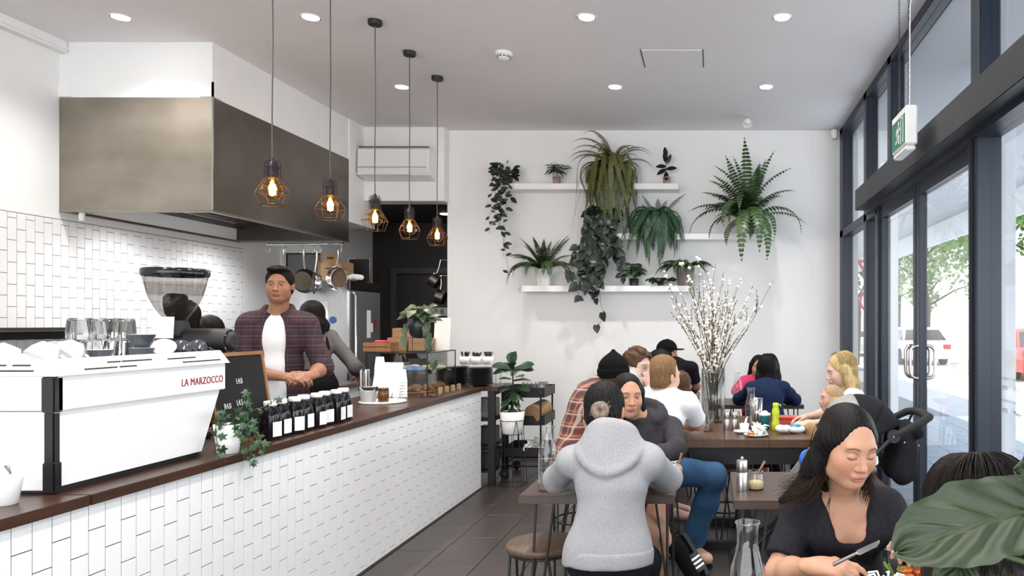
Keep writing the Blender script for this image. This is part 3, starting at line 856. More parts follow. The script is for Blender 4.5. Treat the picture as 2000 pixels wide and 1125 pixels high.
# ---- grinder with bean hopper
g = thing('coffee_grinder', 'coffee grinder with a clear bean hopper and black lid', 'coffee grinder', (mx(343, 3.55), 3.55, CT))
s_ = 3.55 / 1450
def gz(py): return CAMH - (py - VY) * s_ - CT
MB().lathe([(0.135, gz(540)), (0.139, gz(537)), (0.139, gz(527)), (0.13, gz(525)), (0.0, gz(525))], 36, cap0=False, cap1=False).build('lid', 'blackgl', g)
MB().lathe([(0.132, gz(540)), (0.124, gz(556)), (0.106, gz(582)), (0.08, gz(604)), (0.052, gz(620)), (0.045, gz(626))], 36, cap0=False, cap1=False).build('hopper', mat('smoky_hopper', (0.42, 0.40, 0.38), 0.2) if False else glass_mat('smoky_hopper', (0.66, 0.645, 0.63), 0.05, 1.2), g)
MB().lathe([(0.0, gz(575)), (0.035, gz(574)), (0.05, gz(580)), (0.05, gz(596)), (0.044, gz(612)), (0.03, gz(622))], 24, cap0=False, cap1=False).build('coffee_beans', mat('roasted_beans', (0.012, 0.008, 0.006), 0.5, bump=1.0, scale=150), g)
MB().lathe([(0.126, gz(552)), (0.1235, gz(556)), (0.114, gz(572)), (0.11, gz(577))], 36, cap0=False, cap1=False).build('hopper_band', glass_mat('grey_band', (0.8, 0.79, 0.78), 0.1, 0.8), g)
MB().obox((-0.008, -0.073, (gz(660) + gz(619)) / 2), (0.052, 0, 0.0), (0, 0.004, (gz(619) - gz(660)) / 2), (0, 0.0012, 0)).build('card', 'paper', g)
MB().lathe([(0.05, gz(626)), (0.06, gz(640)), (0.06, gz(655))], 24).build('collar', 'black', g)
bd = MB(); bd.lathe([(0.058, 0), (0.062, 0.01), (0.062, 0.19), (0.058, 0.20)], 24)
bd.v = [(z, x, y) for x, y, z in bd.v]
o = bd.build('motor_housing', 'black', g); o.location = (0.065, 0.0, gz(667))
ed = MB().lathe([(0.045, 0), (0.045, 0.012), (0.03, 0.02)], 20); ed.v = [(z, x, y) for x, y, z in ed.v]
o = ed.build('end_plate', 'black', g); o.location = (0.262, 0, gz(667))
for i in range(5):
    a = i * 2 * math.pi / 5
    MB().ball((0.265, 0.052 * math.cos(a), gz(667) + 0.052 * math.sin(a)), 0.004, 6, 5).build('screw', 'chrome', g)
MB().box((-0.07, -0.09, 0), (0.12, 0.09, 0.03), 0.008).build('base', 'black', g)
MB().box((-0.05, -0.05, 0.03), (0.08, 0.05, gz(655)), 0.015).build('column', 'black', g)

# ---- letter board
lb_ = thing('letter_board', 'black felt letter board in an oak frame with white prices', 'menu board', (-2.21, 3.335, CT))
lean = math.atan2(0.065, 0.426)
lb_.rotation_euler = (0, -lean, 0)
BW, BH = 0.43, 0.428
MB().box((-0.018, 0.018, 0.018), (-0.006, BW - 0.018, BH - 0.018)).build('felt_panel', mat('black_felt', (0.010, 0.009, 0.009), 0.95, bump=0.3, scale=300), lb_)
for a, b in (((-0.022, 0, 0), (0, 0.018, BH)), ((-0.022, BW - 0.018, 0), (0, BW, BH))):
    MB().box(a, b, 0.0015).build('frame_stile', 'oak', lb_)
for z in (0, BH - 0.018):
    MB().box((-0.022, 0.018, z), (0, BW - 0.018, z + 0.018), 0.0015).build('frame_rail', 'oak', lb_)
for s, yy, zz in (('L4.0', 0.215, 0.288), ('R4.0', 0.105, 0.178), ('L4.5', 0.195, 0.186), ('R3.5', 0.12, 0.082), ('L4.0', 0.215, 0.095)):
    mt = Matrix(((0, 0, 1, -0.0055), (1, 0, 0, yy), (0, 1, 0, zz), (0, 0, 0, 1)))
    text_mesh('price', s, 0.034, 'whitem', lb_, mt @ Matrix.Diagonal((0.8, 1.1, 1, 1)), 0.001)

# ---- eight dark bottles
bp_ = thing('cold_brew_bottle', '', 'bottle', (0, 0, 0), 0, 'dark bottles in a row on the counter')
MB().lathe([(0.036, 0), (0.040, 0.006), (0.040, 0.108), (0.038, 0.122), (0.027, 0.152), (0.024, 0.158), (0.024, 0.176)], 28, sq=3.2).build('body', mat('dark_bottle', (0.008, 0.006, 0.008), 0.06), bp_)
MB().lathe([(0.0285, 0.165), (0.0295, 0.167), (0.0295, 0.184), (0.027, 0.187)], 24).build('lid', 'white', bp_)
lbm = MB()
lbm.box((0.0402, -0.026, 0.018), (0.0412, 0.026, 0.088)); lbm.build('label', 'paper', bp_)
lt = MB()
for k, wd in ((0.072, 0.018), (0.066, 0.011)): lt.box((0.0411, -wd / 2, k), (0.0415, wd / 2, k + 0.0016))
lt.build('print', 'ceil', bp_)
bl_n = ['nearest the letter board', 'second from the letter board', 'third from the letter board', 'fourth from the letter board', 'fifth from the letter board', 'sixth from the letter board', 'seventh from the letter board', 'nearest the marble tray']
lidpx = [531.8, 553.8, 572.3, 595.4, 612.7, 632.3, 646.2, 662.8]
for i in range(8):
    X = -2.125 - 0.012 * (i % 2)
    Y = 3.575 + 0.1045 * i
    lab = 'dark cold brew bottle with white lid and label, ' + bl_n[i]
    rz = (-0.25, -0.15, -0.5, -0.1, -0.2, -0.3, 0.0, -0.1)[i]
    if i == 0:
        bp_.location = (X, Y, CT); bp_.rotation_euler = (0, 0, rz); bp_['label'] = lab
    else:
        copy_tree(bp_, label=lab, loc=(X, Y, CT), rz=rz)

# ---- marble tray with knock box and amber jar
t = thing('marble_tray', 'round white marble tray on the counter', 'tray', (-2.335, 5.27, CT))
MB().lathe([(0.15, 0), (0.155, 0.003), (0.155, 0.013), (0.152, 0.016)], 40).build('slab', mat('marble', (0.78, 0.77, 0.75), 0.2, var=0.06, scale=9), t)
MB().tube([(0.157 * math.cos(a), 0.157 * math.sin(a), 0.008) for a in [i * math.pi / 20 for i in range(40)]], 0.003, 5, closed=True).build('rim', 'ceram', t)
t = thing('knock_box', 'grey knock box with a black bar on the marble tray', 'knock box', (-2.405, 5.2, CT + 0.016))
nb = MB(); n = 28
prof = [(0.045, 0), (0.05, 0.006), (0.056, 0.06), (0.058, 0.1)]
nb.lathe(prof, n, cap1=False); nb.lathe([(0.058, 0.1), (0.052, 0.1), (0.046, 0.01)], n, cap0=False)
nb.v = [(x, y, z - (0.028 * max(0, math.cos(math.atan2(y, x) + math.pi / 2 - 0.5)) ** 2 if z > 0.09 else 0)) for x, y, z in nb.v]
nb.build('tub', mat('grey_plastic', (0.55, 0.55, 0.56), 0.4), t)
MB().tube([(-0.06, 0, 0.088), (0.06, 0, 0.088)], 0.013, 10).build('bar', 'black', t)
for s in (-1, 1): MB().lathe([(0.016, 0), (0.016, 0.006)], 14).build('end_cap', 'blackgl', t).matrix_local = Matrix.Translation((s * 0.058, 0, 0.088)) @ Matrix.Rotation(s * math.pi / 2, 4, 'Y')
t = thing('amber_jar', 'small amber glass jar with a black rim on the marble tray', 'jar', (-2.29, 5.18, CT + 0.016))
MB().lathe([(0.033, 0), (0.036, 0.004), (0.036, 0.075), (0.033, 0.08)], 26, cap1=False).build('body', mat('amber_glass', (0.13, 0.045, 0.008), 0.1), t)
MB().lathe([(0.034, 0.08), (0.035, 0.082), (0.035, 0.094), (0.03, 0.096)], 26).build('lid', mat('brown_cap', (0.05, 0.025, 0.01), 0.3), t)
# ---- menu card on wire easel
t = thing('menu_stand', 'white menu card leaning on a black wire easel', 'menu', (-2.425, 5.52, CT), -0.2)
MB().obox((0, 0.02, 0.14), (0.115, 0, 0), (0, 0.032, 0.13), (0, 0.0015, -0.0004)).build('card', 'paper', t)
MB().tube([(-0.09, -0.02, 0.012), (-0.09, -0.06, 0.008), (-0.085, -0.065, 0.02), (0.11, -0.065, 0.02), (0.115, -0.06, 0.008), (0.115, -0.02, 0.012)], 0.0022, 6).build('front_bar', 'black', t)
MB().tube([(-0.06, -0.02, 0.006), (-0.06, 0.06, 0.2), (0.06, 0.06, 0.2), (0.06, -0.02, 0.006)], 0.0022, 6).build('back_support', 'black', t)
MB().tube([(0, 0.06, 0.2), (0, 0.12, 0.003)], 0.0022, 6).build('rear_leg', 'black', t)
lt = MB()
for i in range(8):
    zz = 0.06 + i * 0.022; yy = 0.02 + (zz - 0.14) / 0.13 * 0.032 - 0.0019
    wd = 0.05 + 0.02 * R.random()
    lt.obox((-0.02, yy, zz), (wd, 0, 0), (0, 0.0006, 0.0024), (0, 0.0002, 0))
lt.build('print', 'ceil', t)
# ---- paper cup stacks
def cups(px, Y, py_top, n, label, flip=True):
    x = mx(px, Y); zt = CAMH - (py_top - VY) * Y / FPX
    t = thing('paper_cup_stack', label, 'paper cups', (x, Y, CT), 0, 'stacks of white paper cups')
    z = CT; hcup = 0.095
    step = max(0.012, (zt - CT - hcup) / max(1, n - 1))
    for i in range(n):
        r0, r1 = 0.028, 0.039
        c = MB().lathe([(r1 + 0.0015, 0.0), (r1 + 0.0015, 0.004), (r1, 0.005), (r0, hcup), (r0 - 0.003, hcup - 0.003)], 22, (0, 0, i * step), cap0=False)
        c.build('cup', 'paper', t)
cups(742, 5.72, 697, 9, 'tallest stack of white paper cups behind the menu card')
cups(764, 5.74, 711, 7, 'stack of upturned white paper cups in the middle')
cups(785, 5.70, 722, 6, 'stack of white paper cups right of the menu card')
t = thing('straw_jar', 'clear jar full of paper straws beside the menu card', 'jar', (mx(713, 5.66), 5.66, CT))
MB().lathe([(0.042, 0), (0.044, 0.004), (0.044, 0.15)], 24, cap1=False).build('jar', 'clear', t)
for i in range(22):
    a, rr = R.random() * 6.28, 0.03 * R.random() ** 0.5
    MB().tube([(rr * math.cos(a), rr * math.sin(a), 0.004), (1.15 * rr * math.cos(a), 1.15 * rr * math.sin(a), 0.20 + 0.015 * R.random())], 0.003, 6).build('straw', 'paper' if i % 3 else 'grey_cer', t)

# ---- glass display case
CX0, CX1, CY0, CY1, CZ1 = -2.74, -2.25, 5.88, 6.53, 1.225
dc = thing('display_case', 'glass pastry display case with black edges on the counter', 'display case', (0, 0, 0))
e = 0.008
def bar(a, b): return MB().box(a, b).build('edge_bar', 'black', dc)
for x in (CX0, CX1 - e):
    for y in (CY0, CY1 - e): bar((x, y, CT), (x + e, y + e, CZ1))
for y in (CY0, CY1 - e): bar((CX0 + e, y, CZ1 - e), (CX1 - e, y + e, CZ1))
for x in (CX0, CX1 - e): bar((x, CY0 + e, CZ1 - e), (x + e, CY1 - e, CZ1))
MB().box((CX0 + e, CY0 + 0.002, CT), (CX1 - e, CY0 + 0.006, CZ1 - e)).build('glass_pane', 'clear', dc)
MB().box((CX1 - 0.006, CY0 + e, CT), (CX1 - 0.002, CY1 - e, CZ1 - e)).build('glass_pane', 'clear', dc)
MB().box((CX0 + e, CY1 - 0.006, CT), (CX1 - e, CY1 - 0.002, CZ1 - e)).build('glass_pane', 'clear', dc)
MB().box((CX0 + e, CY0 + e, CZ1 - 0.006), (CX1 - e, CY1 - e, CZ1 - 0.001)).build('glass_top', 'clear', dc)
MB().box((CX0 + 0.02, CY0 + 0.02, CT + 0.16), (CX1 - 0.02, CY1 - 0.02, CT + 0.166)).build('glass_shelf', 'clear', dc)
M['pastry'] = mat('baked_crust', (0.30, 0.14, 0.05), 0.6, var=0.4, scale=40, bump=0.4)
for i, (x, y, n_) in enumerate(((-2.40, 5.98, 'nearest the glass corner'), (-2.34, 6.12, 'second from the glass corner'), (-2.44, 6.14, 'behind the first two'), (-2.33, 6.28, 'beside the price blocks'), (-2.52, 6.0, 'at the left of the case'), (-2.36, 6.42, 'at the far end of the case'))):
    mb = MB()
    for k in range(9):
        a = -1.2 + 2.4 * k / 8
        rr = 0.024 * math.cos(a * 0.9) + 0.006
        mb.ball((0.045 * math.sin(a), 0.03 * math.cos(a) - 0.02, rr * 0.9), (0.013, rr, rr * 0.9), 10, 7)
    o = mb.build('croissant', 'pastry', loc=(x, y, CT + 0.012)); o.rotation_euler = (0, 0, i * 1.3)
    tag(o, 'golden croissant in the display case, ' + n_, 'pastry', 'pastries in the display case')
o = MB().box((-2.6, 5.92, CT), (-2.28, 6.5, CT + 0.0115), 0.003).build('serving_board', 'oak'); tag(o, 'thin oak board under the pastries in the display case', 'board')
for i, (x, y, cl, n_) in enumerate(((-2.42, 6.0, (0.10, 0.20, 0.42), 'blue food packet on the shelf of the display case'), (-2.36, 6.25, (0.45, 0.40, 0.16), 'yellow food packet on the shelf of the display case'), (-2.55, 6.2, (0.5, 0.52, 0.52), 'pale food packet on the shelf of the display case'))):
    mb = MB()
    for k in range(7): mb.ball((R.uniform(-0.07, 0.07), R.uniform(-0.06, 0.06), 0.022 + 0.012 * R.random()), (0.05, 0.045, 0.02), 10, 6)
    o = mb.build('food_packet', mat('packet_film', cl, 0.25, var=0.3, scale=30), loc=(x, y, CT + 0.168)); tag(o, n_, 'packet', 'packets in the display case')
for i in range(4):
    t = MB().box((-0.012, -0.02, 0), (0.012, 0.02, 0.05), 0.002).build('price_block', mat('pale_wood', (0.42, 0.28, 0.15), 0.6), loc=(-2.185 + 0.012 * i, 5.98 + 0.11 * i, CT))
    tag(t, 'small pale wooden price block, %s from the marble tray' % ORD[i], 'price block', 'price blocks beside the display case')
o = MB().box((-2.24, 5.62, CT), (-2.09, 5.80, CT + 0.012), 0.002).build('clear_stand', 'clear2'); tag(o, 'flat clear acrylic slab in front of the display case', 'slab')
# wooden tray with red fruit on top of the case
t = thing('wooden_crate', 'small slatted wooden crate with red sweets on the display case', 'crate', (mx(739, 6.0) , 6.05, CZ1))
for k, (z, dx) in enumerate(((0, 0), (0.04, 0.0))):
    for s in (-1, 1):
        MB().box((-0.11, s * 0.075 - 0.006, z + 0.003), (0.11, s * 0.075 + 0.006, z + 0.036), 0.002).build('slat', 'oak', t)
        MB().box((s * 0.104 - 0.006, -0.069, z + 0.003), (s * 0.104 + 0.006, 0.069, z + 0.036), 0.002).build('end_slat', 'oak', t)
MB().box((-0.1, -0.07, 0), (0.1, 0.07, 0.01)).build('floor', 'oak', t)
for i in range(10):
    o = MB().ball((0, 0, 0), 0.017, 10, 7).build('red_sweet', mat('red_foil', (0.50, 0.02, 0.05), 0.3) if i == 0 else bpy.data.materials['red_foil'], loc=(t.location.x - 0.03 + 0.017 * (i % 5) + 0.005 * (i // 5), 6.03 + 0.035 * (i // 5), CZ1 + 0.078))
    tag(o, 'round red foil sweet on the wooden crate', 'sweet', 'red sweets on the wooden crate')
# cardboard boxes behind
def carton(name, x0, x1, y0, y1, z0, z1, label):
    t = thing(name, label, 'cardboard box', ((x0 + x1) / 2, (y0 + y1) / 2, z0), 0, 'cardboard boxes')
    a, b, h = (x1 - x0) / 2, (y1 - y0) / 2, z1 - z0
    MB().box((-a, -b, 0), (a, b, h), 0.002).build('carton', 'card', t)
    MB().box((-0.004 - a, -0.03, h - 0.001), (a + 0.004, 0.03, h + 0.0015)).build('tape', mat('tape', (0.42, 0.30, 0.17), 0.3), t)
    MB().box((-a - 0.0015, -b - 0.0015, h * 0.62), (a + 0.0015, b + 0.0015, h * 0.64)).build('flap_line', mat('card_edge', (0.2, 0.12, 0.06), 0.9), t)
    return t
carton('cardboard_box', mx(765, 6.35), mx(803, 6.35), 6.26, 6.48, CZ1, CZ1 + 0.11, 'left kraft cardboard box on the display case')
carton('cardboard_box', mx(806, 6.35), mx(842, 6.35), 6.26, 6.48, CZ1, CZ1 + 0.10, 'right kraft cardboard box behind the black plant pot')
carton('cardboard_box', mx(774, 6.36), mx(800, 6.36), 6.28, 6.46, CZ1 + 0.113, CZ1 + 0.19, 'small kraft box stacked on the left cardboard box')
o = MB().obox((mx(862, 6.45), 6.47, CZ1 + 0.14), (0.07, 0, 0), (0.0, 0.02, 0.14), (0, 0.0012, -0.0002)).build('paper_sheet', 'paper'); tag(o, 'white paper sheets standing by the wall edge on the case', 'paper')
# ================================================================== KITCHEN BACKGROUND
fr = thing('upright_fridge', 'tall stainless upright fridge with long handle behind the counter', 'fridge', (0, 0, 0))
FX0, FX1, FY0, FY1, FZ = -4.42, -3.73, 7.66, 8.36, 1.90
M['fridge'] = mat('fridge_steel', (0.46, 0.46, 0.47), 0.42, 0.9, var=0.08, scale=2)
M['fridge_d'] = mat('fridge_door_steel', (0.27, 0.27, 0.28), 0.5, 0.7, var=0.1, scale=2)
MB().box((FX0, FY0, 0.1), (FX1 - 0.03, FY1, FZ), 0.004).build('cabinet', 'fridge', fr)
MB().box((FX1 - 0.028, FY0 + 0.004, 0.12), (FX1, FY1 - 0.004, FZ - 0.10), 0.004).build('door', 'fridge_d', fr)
MB().box((FX1 - 0.028, FY0 + 0.004, FZ - 0.095), (FX1 + 0.004, FY1 - 0.004, FZ), 0.004).build('control_panel', 'steel_d', fr)
MB().tube([(FX1, FY0 + 0.05, 0.5), (FX1 + 0.035, FY0 + 0.05, 0.53), (FX1 + 0.035, FY0 + 0.05, 1.75), (FX1, FY0 + 0.05, 1.78)], 0.014, 8).build('handle', 'chrome', fr)
MB().box((FX1 - 0.03, FY0 - 0.006, 0.12), (FX1 - 0.005, FY0 + 0.004, FZ)).build('door_edge', 'chrome', fr)
for s in ((FX0 + 0.05, FY0 + 0.05), (FX1 - 0.09, FY0 + 0.05), (FX0 + 0.05, FY1 - 0.05), (FX1 - 0.09, FY1 - 0.05)):
    MB().lathe([(0.025, 0), (0.025, 0.02), (0.014, 0.03), (0.014, 0.1)], 12, (s[0], s[1], 0)).build('foot', 'black', fr)
# things stuck on the fridge
def onfridge(name, pyc, pxs, h, w, m, label, cat):
    Y = FX1 * FPX / (pxs - VX); z = CAMH - (pyc - VY) * Y / FPX
    o = MB().box((FX1 + 0.0005, Y - w / 2, z - h / 2), (FX1 + 0.003, Y + w / 2, z + h / 2)).build(name, m); return tag(o, label, cat)
onfridge('temperature_chart', 633, 720, 0.30, 0.09, 'paper', 'narrow white chart stuck on the dark fridge door', 'notice')
t = MB().box((FX1 + 0.0005, 0, 0), (FX1 + 0.02, 0.018, 0.10), 0.004).build('marker_pen', mat('red_pen', (0.35, 0.01, 0.02), 0.4), loc=(0, 8.19, 1.40)); tag(t, 'red marker pen clipped to the fridge door', 'pen')
t = MB().box((FX1 + 0.0005, 0, 0), (FX1 + 0.02, 0.018, 0.10), 0.004).build('marker_pen', 'whitem', loc=(0, 8.12, 1.36)); tag(t, 'white marker pen clipped to the fridge door', 'pen')
o = MB().lathe([(0.037, 0), (0.037, 0.003)], 24).build('round_sticker', mat('blue_sticker', (0.02, 0.07, 0.20), 0.4), loc=P(650, 625, FY0 - 0.003)); o.rotation_euler = (math.pi / 2, 0, 0); tag(o, 'round blue sticker on the pale side of the fridge', 'sticker')
c = P(632, 606, FY0); o = MB().box((-0.05, -0.003, -0.09), (0.05, -0.001, 0.09)).build('notice_sheet', 'paper', loc=c); tag(o, 'white notice taped to the pale side of the fridge', 'notice')
# on top of the fridge
carton('cardboard_box', mx(628, 7.85), mx(682, 7.85), 7.78, 7.95, FZ, FZ + 0.20, 'kraft takeaway box standing on the fridge')
t = thing('takeaway_box', 'kraft box with an arched carry handle on the fridge', 'cardboard box', (mx(655, 7.8), 7.73, FZ), 0, 'cardboard boxes')
MB().prism([(-0.10, 0), (0.10, 0), (0.10, 0.17), (0.07, 0.20), (0.07, 0.255), (0.045, 0.285), (-0.045, 0.285), (-0.07, 0.255), (-0.07, 0.20), (-0.10, 0.17)], -0.035, 0.035, 'y').build('carton', 'card', t)
MB().box((-0.035, -0.037, 0.225), (0.035, 0.037, 0.245)).build('handle_slot', 'black', t)
MB().box((-0.05, -0.0365, 0.12), (0.0, -0.035, 0.135)).build('print', 'black', t)
t = thing('picture_frame', 'thin grey picture frame leaning on the fridge', 'picture frame', (mx(700, 8.1), 8.12, FZ), 0.05)
for a, b in (((-0.12, 0, 0), (-0.108, 0.015, 0.27)), ((0.108, 0, 0), (0.12, 0.015, 0.27)), ((-0.108, 0, 0), (0.108, 0.015, 0.012)), ((-0.108, 0, 0.258), (0.108, 0.015, 0.27))):
    MB().box(a, b).build('frame_bar', 'chrome', t)
MB().box((-0.108, 0.006, 0.012), (0.108, 0.010, 0.258)).build('dark_print', 'black', t)
t = thing('tissue_pack', 'crumpled pale packet on the fridge beside the boxes', 'packet', (mx(699, 7.85), 7.80, FZ))
mb = MB()
for i in range(9): mb.ball((R.uniform(-0.05, 0.05), R.uniform(-0.03, 0.03), 0.03 + 0.02 * R.random()), (0.04, 0.03, 0.03), 8, 6)
mb.build('wrapper', 'whitem', t)
t = thing('notice_board', 'grey framed board hung on the pale wall above the fridge', 'board', (0, 8.4, 0))
b0, b1 = P(562, 547, 8.38), P(624, 497, 8.38)
MB().box((b0.x, -0.02, b0.z), (b1.x, -0.004, b1.z)).build('panel', mat('grey_board', (0.20, 0.20, 0.20), 0.4), t)
MB().box((b0.x - 0.015, -0.03, b1.z), (b1.x, -0.002, b1.z + 0.015)).box((b0.x - 0.015, -0.03, b0.z), (b0.x, -0.002, b1.z)).build('frame', 'black', t)
# SHOP 8 sign on the dark door
t = thing('door_sign', 'grey plate reading SHOP 8 on the dark kitchen door', 'sign', P(842, 609, 9.655))
MB().box((-0.24, -0.006, -0.055), (0.22, 0.0, 0.055), 0.002).build('plate', mat('grey_plate', (0.33, 0.33, 0.34), 0.4), t)
text_mesh('lettering', 'SHOP 8', 0.095, 'black', t, Matrix(((1, 0, 0, -0.0), (0, 0, -1, -0.0068), (0, 1, 0, 0.0), (0, 0, 0, 1))), 0.0005, 1.1)
# low bench behind the barista
t = thing('prep_bench', 'prep bench with a brown timber top in front of the fridge', 'bench', (0, 0, 0))
MB().box((-4.0, 6.5, 0.86), (-3.30, 7.2, 0.90), 0.004).build('top', 'wood', t)
MB().box((-3.96, 6.54, 0.12), (-3.34, 7.16, 0.86)).build('cabinet', 'whitem', t)
MB().box((-3.94, 6.56, 0), (-3.36, 7.14, 0.12)).build('plinth', 'black', t)
# dark shelf rail on the tiled wall
t = thing('floating_shelf', 'long dark steel shelf on the tiled wall behind the tumblers', 'shelf', (LX + 0.012, 4.9, 0))
zs_ = CAMH - (640 - VY) * 5.1 / 1450
MB().box((0, -2.0, zs_ - 0.02), (0.25, 0.72, zs_), 0.003).build('ledge', 'steel_d', t)
MB().box((0, -2.0, zs_ - 0.085), (0.02, 0.72, zs_ - 0.03)).build('back_rail', 'black', t)
# range cooker under the hood
t = thing('range_cooker', 'black steel range cooker under the hood', 'cooker', (0, 0, 0))
MB().box((LX + 0.02, 5.7, 0.1), (-4.05, 7.4, 0.9), 0.006).build('body', 'steel_d', t)
MB().box((LX + 0.02, 5.7, 0.9), (-4.05, 7.4, 0.93)).build('hob', 'black', t)
for i in range(5): MB().lathe([(0.02, 0), (0.02, 0.03)], 12).build('knob', 'black', t).matrix_local = Matrix.Translation((-4.05, 5.9 + 0.3 * i, 0.82)) @ Matrix.Rotation(math.pi / 2, 4, 'Y')
for x in (LX + 0.06, -4.1):
    for y in (5.75, 7.35): MB().box((x - 0.02, y - 0.02, 0), (x + 0.02, y + 0.02, 0.1)).build('leg', 'black', t)
o = thing('downlight', 'small downlight in the dark kitchen ceiling', 'downlight', (-3.2, 8.9, 2.77), 0, 'recessed ceiling downlights')
MB().lathe([(0.05, -0.005), (0.055, 0.0)], 20, cap0=True, cap1=False).build('lens', 'lamp', o)
l = bpy.data.lights.new('kitchen_lamp', 'SPOT'); l.energy = 25; l.spot_size = 2.4; l.spot_blend = 0.8; l.shadow_soft_size = 0.05
lo = bpy.data.objects.new('kitchen_lamp', l); _link(lo, o); lo.location = (0, 0, -0.02)
# ================================================================== SIDE TABLE, TROLLEY
st = thing('side_table', 'black timber-topped side shelf at the end of the counter', 'shelf unit', (0, 0, 0))
sx0, sx1, sy0, sy1 = -2.52, -1.93, 6.62, 7.12
MB().box((sx0, sy0, 0.852), (sx1 + 0.02, sy1, 0.888), 0.004).build('top', 'wood', st)
for x in (sx0 + 0.01, sx1 - 0.07):
    for y in (sy0 + 0.01, sy1 - 0.06): MB().box((x, y, 0), (x + 0.06, y + 0.05, 0.852)).build('leg', 'black', st)
for z in (0.12, 0.34, 0.58): MB().box((sx0 + 0.02, sy0 + 0.02, z), (sx1 - 0.02, sy1 - 0.02, z + 0.018)).build('shelf_board', 'black', st)
for i, (z, h, nm_) in enumerate(((0.139, 0.13, 'bottom'), (0.359, 0.15, 'middle'), (0.599, 0.17, 'top'))):
    for k in range(3):
        tag(MB().box((-0.075, -0.11, 0), (0.075, 0.11, h * (0.7 + 0.15 * k)), 0.006).lathe([(0.075, 0), (0.07, 0.006)], 4, (0, 0, h * (0.7 + 0.15 * k))).build('storage_tub', mat('tub_%d%d' % (i, k), ((0.10, 0.09, 0.08), (0.3, 0.28, 0.25), (0.05, 0.05, 0.05))[(i + k) % 3], 0.5), loc=(sx0 + 0.13 + 0.165 * k, 6.85, z)), '%s tub on the %s shelf of the side shelf unit' % (('left dark', 'middle', 'right')[k], nm_), 'tub', 'tubs in the side shelf unit')
# stacks of black plates
pp = MB(); pp.lathe([(0.055, 0), (0.06, 0.002), (0.115, 0.014), (0.117, 0.017), (0.11, 0.016), (0.055, 0.006), (0.0, 0.005)], 32, cap1=False)
pme = None
for sname, cx, cy, n in (('nearest the plant', mx(937, 6.76), 6.77, 13), ('nearest the display case', mx(892, 6.90), 6.90, 13)):
    for i in range(n):
        if pme is None:
            o = pp.build('plate', 'black'); pme = o.data
        else:
            o = bpy.data.objects.new('plate', pme); _link(o)
        o.location = (cx, cy, 0.888 + i * 0.0125)
        tag(o, '%s black plate from the bottom in the stack %s' % (ORD[i], sname), 'plate', 'black plates stacked %s' % sname)
# cutlery tubs on the wall side
CB = 0.888
rk = thing('cutlery_shelf', 'low white riser holding cutlery cups behind the plates', 'riser', (0, 0, 0))
MB().box((mx(897, 7.0), 7.03, CB + 0.17), (mx(972, 7.0), 7.11, CB + 0.18)).build('deck', 'whitem', rk)
for px in (901, 966): MB().box((mx(px, 7.0) - 0.008, 7.04, CB), (mx(px, 7.0) + 0.008, 7.10, CB + 0.17)).build('leg', 'whitem', rk)
for i, (px, what, cl) in enumerate(((909, 'dark handled knives', 'black'), (931, 'steel forks', 'steel_d'), (954, 'steel spoons', 'steel_d'))):
    t = thing('cutlery_cup', 'white cup full of %s behind the black plates' % what, 'cutlery cup', (mx(px, 7.07), 7.07, CB + 0.18), 0, 'cutlery cups')
    MB().lathe([(0.035, 0), (0.044, 0.003), (0.05, 0.075), (0.047, 0.075), (0.034, 0.006)], 18, sq=5).build('cup', 'ceram', t)
    for k in range(16):
        a, rr = R.random() * 6.28, 0.03 * R.random() ** 0.5
        x, y = rr * math.cos(a), rr * math.sin(a)
        MB().tube([(x * 0.5, y * 0.5, 0.01), (x * 1.1, y * 1.1, 0.085), (x * 1.4, y * 1.4, 0.10 + 0.02 * R.random())], [0.003, 0.005, 0.007], 6).build('cutlery_piece', cl, t)
t = thing('water_glass', 'clear glass standing beside the black plates', 'glass', (mx(974, 6.8), 6.78, CB))
MB().lathe([(0.028, 0), (0.034, 0.12)], 20, cap1=False).build('body', 'clear2', t)
# trolley
tr = thing('trolley', 'black three tier utility trolley on castors by the back wall', 'trolley', (-1.77, 7.20, 0))
tw, td = 0.20, 0.24
for z in (0.20, 0.50, 0.76):
    MB().box((-tw, -td, z), (tw, td, z + 0.006)).build('tray_base', 'black', tr)
    for a, b in (((-tw, -td, z), (tw, -td + 0.005, z + 0.09)), ((-tw, td - 0.005, z), (tw, td, z + 0.09)), ((-tw, -td, z), (-tw + 0.005, td, z + 0.09)), ((tw - 0.005, -td, z), (tw, td, z + 0.09))):
        MB().box(a, b).build('tray_side', 'black', tr)
for sx in (-1, 1):
    MB().tube([(sx * (tw - 0.03), -td - 0.012, 0.11), (sx * (tw - 0.03), -td - 0.012, 0.80)], 0.009, 8).build('upright', 'black', tr)
    MB().tube([(sx * (tw - 0.03), td + 0.012, 0.11), (sx * (tw - 0.03), td + 0.012, 0.80)], 0.009, 8).build('upright', 'black', tr)
MB().tube([(tw, -td, 0.12), (-tw, -td, 0.12), (-tw, td, 0.12), (tw, td, 0.12)], 0.010, 8, closed=True).build('base_frame', 'black', tr)
for sx in (-1, 1):
    for sy in (-1, 1):
        c = MB().lathe([(0.04, -0.012), (0.045, -0.008), (0.045, 0.008), (0.04, 0.012)], 18); c.v = [(x, z, y) for x, y, z in c.v]
        w_ = c.build('castor', 'black', tr); w_.location = (sx * (tw - 0.02), sy * (td - 0.02), 0.045)
        h_ = MB().lathe([(0.016, -0.014), (0.016, 0.014)], 12); h_.v = [(x, z, y) for x, y, z in h_.v]; h_.build('hub', 'chrome', w_)
